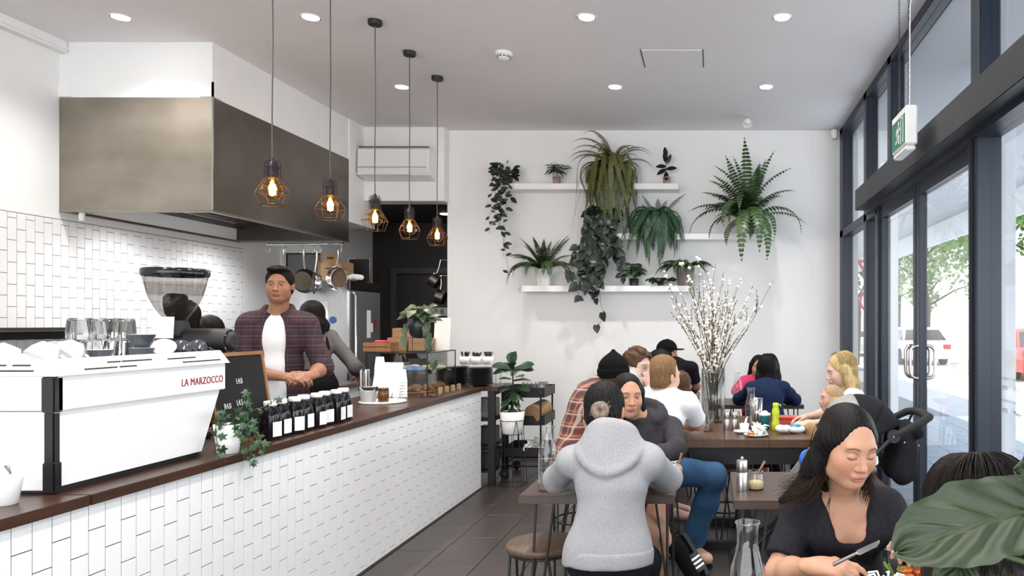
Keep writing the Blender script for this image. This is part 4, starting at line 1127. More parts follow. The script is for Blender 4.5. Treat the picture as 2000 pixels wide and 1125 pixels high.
for i, (dx, dy) in enumerate(((0.08, -0.15), (0.15, -0.12), (0.10, -0.06), (0.16, -0.04), (0.0, -0.15))):
    t = thing('water_glass', 'clear drinking glass on the top tray of the trolley, %s from the plant' % ORD[[3, 4, 1, 2, 0][i]], 'glass', (-1.77 + dx, 7.20 + dy, 0.767), 0, 'glasses on the trolley')
    MB().lathe([(0.026, 0), (0.033, 0.13), (0.031, 0.13), (0.025, 0.006)], 18, cap1=False).build('body', 'clear2', t)
o = thing('paper_bag', 'brown kraft paper bags rolled on the middle trolley tray', 'paper bag', (-1.66, 7.10, 0.507))
mb = MB(); mb.tube([(-0.02, -0.14, 0.10), (0.03, 0.12, 0.13)], 0.085, 16); mb.build('roll', 'card', o)
o = thing('napkin_pile', 'heap of crumpled white napkins on the bottom trolley tray', 'napkins', (-1.68, 7.05, 0.207))
mb = MB()
for i in range(26):
    a = R.random() * 6.28; c = Vector((R.uniform(-0.07, 0.07), R.uniform(-0.07, 0.07), 0.03 + 0.11 * R.random()))
    u = Vector((R.uniform(-1, 1), R.uniform(-1, 1), R.uniform(-1, 1))).normalized() * 0.04; v = u.cross(Vector((R.random(), R.random(), R.random()))).normalized() * 0.03
    mb.add([c - u - v, c + u - v * 0.5, c + u + v, c - u * 0.6 + v, c + Vector((0, 0, 0.02))], [(0, 1, 4), (1, 2, 4), (2, 3, 4), (3, 0, 4)], False)
mb.build('paper', 'paper', o)
# ================================================================== PLANTS
def leafmat(name, c, var=0.3, rough=0.45, scale=12):
    m = mat(name, c, rough, var=var, scale=scale)
    return m
M['fern_olive'] = leafmat('olive_fern', (0.105, 0.105, 0.020)); M['fern_olive2'] = leafmat('green_olive_fern', (0.060, 0.085, 0.016))
M['fern_deep'] = leafmat('deep_green_fern', (0.014, 0.060, 0.022)); M['fern_mid'] = leafmat('mid_green_fern', (0.038, 0.085, 0.022))
M['fern_dark'] = leafmat('dark_green_fern', (0.030, 0.058, 0.018))
M['philo'] = leafmat('philodendron_leaf', (0.006, 0.017, 0.010), 0.35, 0.35, 9)
M['hoya'] = leafmat('dark_trailing_leaf', (0.007, 0.012, 0.006), 0.4, 0.3)
M['ficus'] = leafmat('ficus_leaf', (0.018, 0.052, 0.022), 0.3, 0.3)
M['rubber'] = leafmat('rubber_leaf', (0.008, 0.011, 0.010), 0.3, 0.25)
M['ivy'] = leafmat('ivy_leaf', (0.020, 0.062, 0.018), 0.35, 0.4)
M['stem'] = mat('brown_stem', (0.05, 0.035, 0.018), 0.8)
M['gstem'] = mat('green_stem', (0.05, 0.08, 0.025), 0.6)
M['taupe'] = mat('taupe_pot', (0.22, 0.19, 0.17), 0.6); M['pink_pot'] = mat('pinkish_pot', (0.34, 0.25, 0.22), 0.5); M['black_pot'] = mat('black_pot', (0.014, 0.015, 0.018), 0.35)

def frond_mesh(name, L, W, n, up, bend, mt, pin=0.34, droop=0.25, sharp=1.0, rach='gstem', seed=0, quick=1.0):
    """a fern frond: rachis leaves the origin along +x at elevation `up`, bending down by `bend` rad; pinnae both sides"""
    rr = random.Random(seed)
    pts = []; p = Vector((0, 0, 0)); st = L / n
    for i in range(n + 1):
        t = i / n
        a = up - bend * min(1.0, t / quick) ** 1.15
        pts.append((p.copy(), Vector((math.cos(a), 0, math.sin(a)))))
        p = p + Vector((math.cos(a), 0, math.sin(a))) * st
    mb = MB()
    mb.mi = 0
    mb.tube([q[0] for q in pts[::3]] + [pts[-1][0]], [0.0028 * (1 - 0.8 * i / (len(pts[::3]))) for i in range(len(pts[::3]) + 1)], 4, caps=False)
    mb.mi = 1
    i0 = max(1, int(n * 0.10))
    for i in range(i0, n + 1):
        t = i / n
        prof = (math.sin(math.pi * min(1, (t - 0.06) / 0.94 * 0.92 + 0.08)) ** 0.75) * (1.15 - 0.35 * t)
        w = W * max(0.06, prof) * rr.uniform(0.85, 1.08)
        c, d = pts[i]
        nrm = Vector((-d.z, 0, d.x))
        for s in (-1, 1):
            side = (Vector((0, s, 0)) + d * 0.28 - Vector((0, 0, 1)) * droop * rr.uniform(0.6, 1.4)).normalized()
            ax = d.cross(side).cross(side).normalized() * (st * pin * sharp)
            a, b, e = c, c + side * w * 0.5, c + side * w
            e = e - Vector((0, 0, 1)) * w * droop * 0.5
            mb.add([a - ax * 0.7, a + ax * 0.7, b + ax, e, b - ax], [(0, 1, 2, 4), (4, 2, 3)], False)
    o = mb.build(name, [rach, mt], recalc=False)
    me = o.data; bpy.data.objects.remove(o, do_unlink=True)
    return me

def put(me, parent, loc, rot, sc, name):
    o = bpy.data.objects.new(name, me); _link(o, parent)
    o.location = loc; o.rotation_euler = rot; o.scale = (sc, sc, sc) if not hasattr(sc, '__len__') else sc
    return o

def pot_part(parent, r0, r1, h, m, z=0.0):
    MB().lathe([(r0 * 0.96, z), (r0, z + 0.004), (r1, z + h), (r1 * 0.93, z + h), (r1 * 0.90, z + h - 0.02)], 28, cap1=False).build('pot', m, parent)
    MB().lathe([(0.001, z + h - 0.018), (r1 * 0.91, z + h - 0.018)], 24, cap0=False, cap1=False).build('soil', 'soil', parent)

SHY = 7.86
# ---- three wall shelves
for px0, px1, py, lab in ((988, 1325, 358, 'top white floating shelf with the olive fern'), (1165, 1515, 456, 'middle white floating shelf with the deep green fern'), (1018, 1345, 558, 'bottom white floating shelf with the white potted fern')):
    z = CAMH - (py - VY) * SHY / FPX
    o = MB().box((P(px0, 0, SHY).x, SHY, z - 0.062), (P(px1, 0, SHY).x, BY, z), 0.002).build('floating_shelf', 'white')
    tag(o, lab, 'shelf', 'white floating shelves')
Z1, Z2, Z3 = [CAMH - (py - VY) * SHY / FPX for py in (358, 456, 558)]
PY = 7.96   # plant centre line
FRONT = -math.pi / 2

def clear_wall(me, a, e, y, s=1.0, ro=0.0):
    n = len(me.vertices); co = np.empty(n * 3, np.float32); me.vertices.foreach_get('co', co); co = co.reshape(-1, 3)
    for i in range(7):
        R_ = np.array(Matrix.Rotation(a, 3, 'Z') @ Matrix.Rotation(-e, 3, 'Y') @ Matrix.Rotation(ro, 3, 'X'))
        if y + s * (co @ R_[1]).max() < BY - 0.025: return a
        a += (FRONT - a) * 0.18 if a < math.pi * 0.6 else (math.pi * 1.5 - a) * 0.18
    return None

def fern(label, px, zshelf, pot, meshes, n, az, lift, seed, sc=(0.8, 1.1), elev=(0.0, 0.0), name='fern', extra=None):
    rr = random.Random(seed)
    t = thing(name, label, 'plant', (P(px, 0, PY).x, PY, zshelf))
    r0, r1, h, m = pot
    pot_part(t, r0, r1, h, m)
    for i in range(n):
        a = rr.uniform(*az)
        me = meshes[rr.randrange(len(meshes))]
        e = rr.uniform(*elev)
        ro = rr.uniform(-0.3, 0.3); a = clear_wall(me, a, e, PY, 1.0, ro)
        if a is None: continue
        o = put(me, t, (0.02 * math.cos(a), 0.02 * math.sin(a), h - 0.012 + lift), (0, 0, 0), rr.uniform(*sc), 'frond')
        o.rotation_euler = (Matrix.Rotation(a, 3, 'Z') @ Matrix.Rotation(-e, 3, 'Y') @ Matrix.Rotation(ro, 3, 'X')).to_euler()
    for (a, e, s, k) in (extra or []):
        a = clear_wall(meshes[k], a, e, PY, s)
        if a is None: continue
        o = put(meshes[k], t, (0.0, -0.02, h - 0.012 + lift), (0, 0, 0), s, 'frond')
        o.rotation_euler = (Matrix.Rotation(a, 3, 'Z') @ Matrix.Rotation(-e, 3, 'Y')).to_euler()
    return t
# fern A: olive, long hanging feathery fronds
mA = [frond_mesh('frond_a%d' % i, L, 0.036, 52, up, bd, ['fern_olive', 'fern_olive2'][i % 2], pin=0.42, droop=0.35, seed=i, quick=qk) for i, (L, up, bd, qk) in enumerate(((0.95, 1.25, 2.85, 0.5), (0.85, 1.0, 2.6, 0.45), (1.10, 1.35, 2.95, 0.5), (0.70, 0.9, 2.5, 0.5), (0.62, 1.35, 2.4, 1.0), (1.05, 0.9, 2.5, 0.35)))]
fern('olive green boston fern with long hanging fronds on the top shelf', 1196, Z1, (0.075, 0.095, 0.14, 'taupe'), mA, 84, (FRONT - 1.9, FRONT + 1.9), 0.0, 11, (0.62, 1.0), elev=(-0.35, 0.3), extra=[(FRONT - 1.0, 0.25, 1.1, 4), (FRONT - 1.4, 0.2, 1.0, 4), (FRONT + 1.3, 0.1, 1.0, 4), (FRONT + 0.9, 0.2, 0.9, 4), (math.pi + 0.2, -0.75, 1.0, 3), (math.pi + 0.1, -0.55, 1.1, 3), (FRONT - 0.5, 0.3, 1.2, 4), (FRONT + 0.1, -0.2, 1.0, 2), (FRONT - 0.3, -0.2, 1.0, 5), (FRONT + 0.4, -0.2, 1.05, 5), (FRONT, -0.3, 1.1, 5)])
# fern B: deep green
mB = [frond_mesh('frond_b%d' % i, L, 0.056, 40, up, bd, 'fern_deep', pin=0.36, droop=0.4, seed=20 + i, quick=qk) for i, (L, up, bd, qk) in enumerate(((0.66, 1.2, 2.75, 0.55), (0.58, 0.9, 2.45, 0.5), (0.78, 1.2, 2.75, 0.5), (0.48, 0.9, 0.9, 1.0)))]
fern('deep green boston fern with drooping fronds on the middle shelf', 1283, Z2, (0.07, 0.085, 0.12, 'taupe'), mB[:3] + mB[:3] + mB[3:], 70, (FRONT - 1.45, FRONT + 1.45), 0.0, 12, (0.6, 1.05), elev=(-0.3, 0.5), extra=[(0.05, 0.0, 0.9, 3), (-0.15, -0.15, 0.8, 3), (FRONT - 1.1, 0.5, 0.8, 3), (FRONT + 0.2, -0.2, 1.1, 2), (FRONT - 0.3, -0.2, 1.05, 2)])
# fern C: mid green, wide pinnae, upright and spreading
mC = [frond_mesh('frond_c%d' % i, L, 0.085, 22, up, bd, ['fern_mid', 'fern_dark'][i % 2], pin=0.42, droop=0.28, seed=40 + i) for i, (L, up, bd) in enumerate(((0.78, 1.25, 1.3), (0.72, 0.9, 1.5), (0.92, 0.9, 2.5), (0.62, 0.5, 1.9), (0.88, 1.45, 0.6)))]
fern('mid green sword fern with wide leaflets alone at the right of the shelf', 1462, Z2, (0.06, 0.075, 0.13, 'taupe'), mC, 36, (FRONT - 1.55, FRONT + 1.55), 0.02, 13, (0.6, 0.95), elev=(-0.35, 0.35), extra=[(FRONT - 0.2, 0.05, 1.0, 4), (FRONT + 0.9, -0.05, 0.9, 4), (FRONT - 1.0, 0.1, 0.8, 4), (math.pi + 0.15, -0.1, 1.0, 1), (math.pi + 0.3, 0.3, 0.95, 0), (-0.15, 0.2, 1.0, 0), (-0.3, 0.3, 0.9, 1), (FRONT + 0.1, -0.3, 1.15, 2), (FRONT - 0.15, -0.4, 1.2, 2), (FRONT + 0.3, -0.5, 1.0, 2)])
# fern D: white pot on bottom shelf
mD = [frond_mesh('frond_d%d' % i, L, 0.062, 22, up, bd, ['fern_dark', 'fern_mid'][i % 2], pin=0.45, droop=0.25, seed=60 + i) for i, (L, up, bd) in enumerate(((0.44, 1.3, 0.7), (0.44, 1.0, 1.4), (0.40, 0.7, 1.6), (0.50, 0.8, 2.4)))]
fern('green fern in a tapered white pot at the left of the bottom shelf', 1062, Z3, (0.075, 0.095, 0.185, 'ceram'), mD, 36, (FRONT - 1.6, FRONT + 1.6), 0.0, 14, (0.75, 1.05), extra=[(math.pi, 0.0, 1.0, 3), (math.pi + 0.3, -0.2, 1.1, 3), (0.0, 0.1, 0.9, 3), (FRONT + 0.4, 0, 1.0, 3)])
# fern E: small dark one in taupe pot behind the blossom
mE = [frond_mesh('frond_e%d' % i, L, 0.045, 20, up, bd, 'fern_dark', pin=0.55, droop=0.4, seed=80 + i) for i, (L, up, bd) in enumerate(((0.32, 0.9, 2.0), (0.36, 0.7, 2.2)))]
fern('dark fern in a tapered taupe pot behind the blossom branches', 1338, Z3, (0.075, 0.105, 0.20, 'taupe'), mE, 24, (FRONT - 1.6, FRONT + 1.6), 0.0, 15, (0.8, 1.1))

def leaf_mesh(name, L, W, kind, mt, fold=0.25, curl=0.3):
    """single leaf along +x with midrib fold; kind sets the outline"""
    n = 9
    mb = MB(); vs = []; 
    for i in range(n + 1):
        t = i / n
        if kind == 'heart': w = W * (math.sin(math.pi * (t * 0.86 + 0.14)) ** 0.8) * (1.25 - 0.75 * t); 
        elif kind == 'oval': w = W * math.sin(math.pi * (0.06 + 0.94 * t)) ** 0.8
        elif kind == 'fiddle': w = W * (0.42 + 0.58 * t + 0.12 * math.cos(t * 9)) * (math.sin(math.pi * (0.05 + 0.9 * t)) ** 0.45) * (1 if t < 0.9 else 0.75)
        else: w = W * math.sin(math.pi * t) 
        if i == n: w = W * 0.03
        z = -curl * L * t * t
        x = L * t - (0.12 * L if kind == 'heart' and i == 0 else 0)
        vs += [(x, -w * 0.5, z + fold * w * 0.35), (x + (0.1 * L if kind == 'heart' and i == 0 else 0), 0, z), (x, w * 0.5, z + fold * w * 0.35)]
    fs = []
    for i in range(n):
        a = i * 3
        fs += [(a, a + 3, a + 4, a + 1), (a + 1, a + 4, a + 5, a + 2)]
    mb.add(vs, fs, True)
    o = mb.build(name, mt, recalc=False); me = o.data; bpy.data.objects.remove(o, do_unlink=True)
    return me
def ivy_mesh(name, S, mt):
    pts = []
    for a, r in ((180, 0.12), (150, 0.45), (115, 0.62), (80, 0.40), (48, 0.85), (24, 0.50), (0, 1.12)):
        pts.append((a, r))
    out = [(math.radians(a), r) for a, r in pts] + [(-math.radians(a), r) for a, r in pts[-2:0:-1]]
    vs = [(0.05 * S, 0, 0.02 * S)] + [(S * (0.3 + r * math.cos(a) * 0.62), S * r * math.sin(a) * 0.62, -0.08 * S * r * r) for a, r in out]
    vs[0] = (0.3 * S, 0, 0.03 * S)
    m = len(out)
    mb = MB().add(vs, [(0, 1 + i, 1 + (i + 1) % m) for i in range(m)], False)
    o = mb.build(name, mt, recalc=False); me = o.data; bpy.data.objects.remove(o, do_unlink=True)
    return me
def face_rot(nrm, tipdir, roll=0.0):
    """rotation that points local +x along tipdir and local +z about nrm"""
    x = Vector(tipdir).normalized(); z = Vector(nrm); z = (z - x * z.dot(x)).normalized(); y = z.cross(x)
    return (Matrix((x, y, z)).transposed() @ Matrix.Rotation(roll, 3, 'X')).to_euler()

# ---- philodendron cascading over the middle and bottom shelf
hm = [leaf_mesh('philodendron_leaf_%d' % i, s, s * 0.92, 'heart', 'philo', 0.3, 0.2) for i, s in enumerate((0.105, 0.125, 0.09))]
t = thing('philodendron', 'dark trailing philodendron with heart leaves cascading over two shelves', 'plant', (P(1178, 0, PY).x, PY, Z2))
pot_part(t, 0.075, 0.09, 0.13, 'black_pot')
rr = random.Random(5)
vines = []
for i in range(17):
    x0 = rr.uniform(-0.16, 0.10); L = rr.choice((0.45, 0.6, 0.7, 0.8, 0.5, 0.35)); sway = rr.uniform(-0.22, 0.16)
    y0 = -0.14 - rr.uniform(0, 0.05)
    pts = [Vector((x0 * 0.3, -0.04, 0.13)), Vector((x0 * 0.8, y0 * 0.7, 0.19)), Vector((x0, y0, 0.10))]
    for k in range(1, 9):
        f = k / 8
        pts.append(Vector((x0 + sway * f + 0.02 * math.sin(k * 1.9 + i), y0 - 0.015 * math.sin(k + i), 0.10 - L * f)))
    vines.append(pts)
vines.append([Vector(q) for q in ((0.02, -0.05, 0.13), (0.0, -0.15, 0.15), (-0.02, -0.17, 0.0), (-0.03, -0.17, -0.4), (0.0, -0.17, -0.75), (0.04, -0.16, -0.90), (-0.05, -0.16, -0.98))])
sm_ = MB()
for v in vines: sm_.tube(v, 0.0022, 5)
sm_.build('stems', 'gstem', t)
nl = 0
for vi, v in enumerate(vines):
    for k in range(1, len(v) - 1):
        for q in range(2 if vi < 17 else 1):
            f = rr.random()
            p = v[k].lerp(v[k + 1], f)
            a = rr.uniform(-1.2, 1.2)
            tip = Vector((math.sin(a) * 0.9, -0.25, -math.cos(a) * 0.9 + rr.uniform(-0.2, 0.3)))
            n_ = Vector((rr.uniform(-0.5, 0.5), -1, rr.uniform(-0.1, 0.7)))
            put(hm[rr.randrange(3)], t, p + Vector((rr.uniform(-0.02, 0.02), rr.uniform(-0.05, 0.0), 0)), face_rot(n_, tip), rr.uniform(0.7, 1.05), 'leaf'); nl += 1
for i in range(36):
    a = rr.uniform(-1.7, 1.7)
    p = Vector((0.13 * math.sin(a), -0.02 - 0.11 * math.cos(a) * rr.random(), 0.13 + rr.uniform(0.0, 0.15)))
    put(hm[rr.randrange(3)], t, p, face_rot((rr.uniform(-0.5, 0.5), -1, rr.uniform(0.2, 1.0)), (math.sin(a), -0.4, rr.uniform(-0.8, 0.2))), rr.uniform(0.75, 1.1), 'leaf')
# ---- dark trailing plant at the left end of the top shelf
om = [leaf_mesh('trailing_leaf_%d' % i, s, s * 0.55, 'oval', 'hoya', 0.25, 0.25) for i, s in enumerate((0.07, 0.085, 0.06))]
t = thing('trailing_plant', 'dark small-leaved plant trailing from the left end of the top shelf', 'plant', (P(990, 0, PY).x, PY, Z1))
pot_part(t, 0.055, 0.068, 0.10, 'black_pot')
sm_ = MB(); rr = random.Random(9)
for i, (x0, L, sway) in enumerate(((-0.10, 0.85, 0.12), (-0.06, 0.55, 0.02), (-0.02, 0.60, 0.0), (0.02, 0.42, 0.02), (-0.10, 0.62, -0.05), (0.06, 0.30, 0.03), (-0.04, 1.15, 0.10))):
    pts = [Vector((0, -0.03, 0.1)), Vector((x0 * 0.8, -0.13, 0.14))]
    for k in range(9): pts.append(Vector((x0 + sway * k / 8 + 0.012 * math.sin(2.2 * k + i), -0.15, 0.08 - L * k / 8)))
    sm_.tube(pts, 0.0018, 5)
    m_ = int(L * 21)
    for k in range(m_):
        f = k / m_ * 9.99; j = int(f) + 0; p = pts[min(j, 9)].lerp(pts[min(j + 1, 10)], f - int(f))
        if f > 6 and L > 0.8 and rr.random() < 0.45: continue
        s = 1 if k % 2 else -1
        put(om[rr.randrange(3)], t, p, face_rot((rr.uniform(-0.4, 0.4), -1, 0.2), (s * 0.8, -0.3, rr.uniform(-1.0, 0.4))), rr.uniform(0.75, 1.1), 'leaf')
for i in range(34):
    a = rr.uniform(-1.8, 1.8)
    put(om[rr.randrange(3)], t, (0.09 * math.sin(a), -0.03 - 0.07 * rr.random(), 0.08 + 0.13 * rr.random()), face_rot((rr.uniform(-0.5, 0.5), -1, 0.5), (math.sin(a), -0.4, rr.uniform(-0.9, 0.8))), rr.uniform(0.8, 1.2), 'leaf')
sm_.build('stems', 'gstem', t)
# ---- small leafy plants
def small_plant(name, label, px, z, pot, me, n, hgt, spr, seed, sc=(0.8, 1.1), stems=6, Y=PY):
    rr = random.Random(seed)
    t = thing(name, label, 'plant', (P(px, 0, Y).x, Y, z))
    r0, r1, h, m = pot
    pot_part(t, r0, r1, h, m)
    sm_ = MB(); ends = []
    for i in range(stems):
        a = i * 6.28 / stems + rr.uniform(-0.3, 0.3)
        e = Vector((spr * math.cos(a) * rr.uniform(0.3, 0.9), spr * math.sin(a) * rr.uniform(0.2, 0.7), h + hgt * rr.uniform(0.55, 1.0)))
        b = Vector((0.15 * e.x, 0.15 * e.y, h - 0.02)); sm_.tube([b, b.lerp(e, 0.5) + Vector((0, 0, hgt * 0.08)), e], 0.0025, 5); ends.append((b, e))
    sm_.build('stems', 'gstem', t)
    for i in range(n):
        b, e = ends[i % stems]
        p = b.lerp(e, 0.35 + 0.65 * rr.random() ** 0.6)
        a = rr.uniform(0, 6.28)
        d = Vector((math.cos(a), math.sin(a) * 0.7 - 0.2, rr.uniform(-0.5, 0.6)))
        put(me[rr.randrange(len(me))], t, p, face_rot((0.2 * rr.uniform(-1, 1), -0.6, 0.8), d), rr.uniform(*sc), 'leaf')
    return t
sl = [leaf_mesh('small_leaf_%d' % i, s, s * 0.42, 'oval', 'ficus', 0.3, 0.3) for i, s in enumerate((0.075, 0.09))]
small_plant('potted_plant', 'small bushy green plant in a pinkish pot on the top shelf', 1087, Z1, (0.036, 0.045, 0.085, 'pink_pot'), sl, 46, 0.15, 0.15, 3)
rb = [leaf_mesh('rubber_leaf', 0.12, 0.05, 'oval', 'rubber', 0.2, 0.15)]
t = thing('rubber_plant', 'small black-leaved rubber plant in a pinkish pot at the shelf end', 'plant', (P(1302, 0, PY).x, PY, Z1))
pot_part(t, 0.036, 0.044, 0.085, 'pink_pot')
MB().tube([(0, 0, 0.06), (-0.01, 0, 0.18), (0.0, 0, 0.30)], 0.004, 6).build('stem', 'stem', t)
for z, d in ((0.29, (-0.12, -0.1, 1)), (0.22, (0.45, -0.2, 0.9)), (0.20, (-0.5, -0.3, -0.05)), (0.17, (1.0, -0.3, 0.1)), (0.17, (-0.9, -0.3, -0.55)), (0.14, (0.05, -0.6, -0.9)), (0.24, (-0.1, -0.5, 0.5))):
    put(rb[0], t, (-0.005, -0.005, z), face_rot((0.1, -1, 0.3), d), 1.0, 'leaf')
small_plant('potted_plant', 'bushy green plant between philodendron and taupe pot on the bottom shelf', 1238, Z3, (0.045, 0.055, 0.08, 'black_pot'), sl + [leaf_mesh('broad_leaf', 0.09, 0.05, 'oval', 'fern_mid', 0.2, 0.3)], 54, 0.16, 0.17, 4, (0.8, 1.2), 8)
hs = [leaf_mesh('creeper_leaf', 0.045, 0.04, 'heart', 'philo')]
small_plant('creeper', 'low dark creeper on the bottom shelf beside the taupe pot', 1290, Z3, (0.03, 0.035, 0.045, 'black_pot'), hs, 40, 0.04, 0.22, 6, (0.8, 1.2), 8, 7.93)

# ---- ivy in a white pot at the counter edge
iv = [ivy_mesh('ivy_leaf_%d' % i, s, 'ivy') for i, s in enumerate((0.040, 0.048, 0.034))]
t = thing('ivy', 'green ivy in a white pot trailing over the counter edge', 'plant', (-2.095, 3.215, CT))
pot_part(t, 0.042, 0.056, 0.125, 'ceram')
rr = random.Random(21); sm_ = MB()
for i, pts in enumerate((((0, 0, 0.11), (0.03, 0.05, 0.19), (0.03, 0.09, 0.27)), ((0, 0, 0.11), (0.04, 0.10, 0.17), (0.05, 0.20, 0.18), (0.06, 0.26, 0.21)), ((0, 0, 0.11), (0.06, -0.03, 0.13), (0.085, -0.04, 0.05), (0.09, -0.03, -0.03)), ((0, 0, 0.11), (0.05, 0.04, 0.14), (0.09, 0.05, 0.06), (0.10, 0.08, -0.01)), ((0, 0, 0.11), (0.0, -0.08, 0.15), (0.03, -0.12, 0.08), (0.05, -0.12, 0.0)), ((0, 0, 0.11), (0.04, 0.02, 0.17), (0.06, 0.06, 0.12), (0.08, 0.09, 0.02)), ((0, 0, 0.11), (0.0, -0.05, 0.19), (0.02, -0.09, 0.17)), ((0, 0, 0.11), (0.07, 0.0, 0.13), (0.10, 0.0, 0.05), (0.095, 0.0, -0.06)))):
    pts = [Vector(p) for p in pts]; sm_.tube(pts, 0.0016, 5)
    for j in range(len(pts) - 1):
        for k in range(5):
            p = pts[j].lerp(pts[j + 1], (k + rr.random()) / 5)
            put(iv[rr.randrange(3)], t, p + Vector((0.006, 0, 0)), face_rot((1, -0.7 + rr.uniform(-0.5, 0.5), rr.uniform(0.1, 0.8)), (rr.uniform(-0.1, 0.5), rr.uniform(-1, 1), rr.uniform(-0.9, 0.5))), rr.uniform(0.75, 1.15), 'leaf')
sm_.build('stems', 'gstem', t)

# ---- pothos in a black hanging pot on wire legs, on the display case
t = thing('pothos', 'pothos in a black pot on a wire stand above the display case', 'plant', (mx(818, 5.98), 5.98, CZ1))
sd = MB()
for dx, dy in ((-0.075, -0.06), (0.075, -0.06), (0.075, 0.06), (-0.075, 0.06)): sd.tube([(dx, dy, 0), (dx, dy, 0.21)], 0.0025, 5)
sd.tube([(-0.075, -0.06, 0.20), (0.075, -0.06, 0.20), (0.075, 0.06, 0.20), (-0.075, 0.06, 0.20)], 0.0025, 5, closed=True)
sd.tube([(-0.075, -0.06, 0.004), (0.075, -0.06, 0.004), (0.075, 0.06, 0.004), (-0.075, 0.06, 0.004)], 0.0025, 5, closed=True)
sd.build('wire_stand', 'black', t)
MB().lathe([(0.02, 0.11), (0.05, 0.118), (0.072, 0.15), (0.082, 0.20), (0.084, 0.265), (0.078, 0.268), (0.076, 0.25)], 28, cap1=False).build('pot', 'black_pot', t)
MB().lathe([(0.001, 0.25), (0.076, 0.25)], 20, cap0=False, cap1=False).build('soil', 'soil', t)
pm = [leaf_mesh('pothos_leaf_%d' % i, s, s * 0.75, 'heart', mat('pothos_leaf', (0.055, 0.085, 0.04), 0.4, var=0.4, scale=14) if i == 0 else bpy.data.materials['pothos_leaf'], 0.25, 0.25) for i, s in enumerate((0.085, 0.10))]
rr = random.Random(31); sm_ = MB()
for i in range(52):
    a = rr.uniform(0, 6.28); r_ = rr.uniform(0.03, 0.10)
    p = Vector((r_ * math.cos(a), r_ * math.sin(a), 0.27 + rr.uniform(0.0, 0.10)))
    sm_.tube([(p.x * 0.3, p.y * 0.3, 0.25), p], 0.002, 4)
    put(pm[i % 2], t, p, face_rot((0.2, -0.6, 0.7), (math.cos(a), math.sin(a), rr.uniform(-0.8, 0.5))), rr.uniform(0.7, 1.05), 'leaf')
for pts in (((0.06, -0.04, 0.26), (0.11, -0.07, 0.20), (0.13, -0.08, 0.08), (0.14, -0.10, -0.02), (0.20, -0.12, -0.10)), ((-0.06, -0.05, 0.26), (-0.10, -0.08, 0.18), (-0.09, -0.09, 0.08)), ((0.05, -0.05, 0.26), (0.10, -0.09, 0.16), (0.09, -0.10, 0.02))):
    pts = [Vector(p) for p in pts]; sm_.tube(pts, 0.002, 5)
    for j in range(len(pts) - 1):
        for k in range(2):
            put(pm[k], t, pts[j].lerp(pts[j + 1], rr.random()), face_rot((rr.uniform(-0.3, 0.5), -1, 0.3), (rr.uniform(-0.7, 0.7), -0.2, -1)), rr.uniform(0.6, 0.95), 'leaf')
sm_.build('stems', 'gstem', t)

# ---- fiddle leaf fig in a white pot on a wire stand
t = thing('fiddle_leaf_fig', 'young fiddle leaf fig in a white pot on a black wire stand', 'plant', (-1.80, 6.70, 0))
zt_, zb_ = CAMH - (803 - VY) * 6.7 / 1450, CAMH - (846 - VY) * 6.7 / 1450
MB().lathe([(0.083, zb_), (0.088, zb_ + 0.006), (0.112, zt_), (0.105, zt_), (0.10, zt_ - 0.02)], 30, cap1=False).build('pot', 'ceram', t)
MB().lathe([(0.001, zt_ - 0.018), (0.1, zt_ - 0.018)], 20, cap0=False, cap1=False).build('soil', 'soil', t)
sd = MB()
for k, z in ((0.108, zt_ - 0.08), (0.13, 0.006)): sd.tube([(k * math.cos(a), k * math.sin(a), z) for a in [i * math.pi / 12 for i in range(24)]], 0.003, 5, closed=True)
for i in range(4):
    a = i * math.pi / 2 + 0.6
    for d in (-0.25, 0.25): sd.tube([(0.108 * math.cos(a), 0.108 * math.sin(a), zt_ - 0.08), (0.10 * math.cos(a + d), 0.10 * math.sin(a + d), zb_ - 0.01), (0.13 * math.cos(a + d * 1.4), 0.13 * math.sin(a + d * 1.4), 0.006)], 0.003, 5)
sd.tube([(0.09 * math.cos(a), 0.09 * math.sin(a), zb_ - 0.006) for a in [i * math.pi / 8 for i in range(16)]], 0.003, 5, closed=True)
sd.build('wire_stand', 'black', t)
MB().tube([(0, 0, zt_ - 0.03), (0.01, 0, zt_ + 0.2), (0.0, 0, zt_ + 0.38)], [0.009, 0.007, 0.005], 7).build('trunk', 'stem', t)
fl_ = [leaf_mesh('fiddle_leaf_%d' % i, s, s * 0.62, 'fiddle', 'ficus', 0.25, 0.2) for i, s in enumerate((0.17, 0.20, 0.14))]
rr = random.Random(41)
for i in range(24):
    f = i / 23; a = i * 2.4
    z = zt_ + 0.02 + 0.36 * f
    el = -0.9 + 1.6 * f ** 1.2
    put(fl_[i % 3], t, (0.01 * math.cos(a), 0.01 * math.sin(a), z), face_rot((0.0, -0.35, 1), (math.cos(a), math.sin(a), el)), (0.62 + 0.4 * f) * rr.uniform(0.85, 1.1), 'leaf')
for a, el, s in ((0.0, 0.45, 1.0), (math.pi - 0.2, 0.4, 1.0), (0.35, 0.15, 0.95), (math.pi, 0.0, 0.9), (1.8, 1.8, 0.9), (-1.4, 1.2, 0.9)):
    put(fl_[1], t, (0, 0, zt_ + 0.37), face_rot((0, -0.6, 1), (math.cos(a), math.sin(a) * 0.5, el)), s, 'leaf')

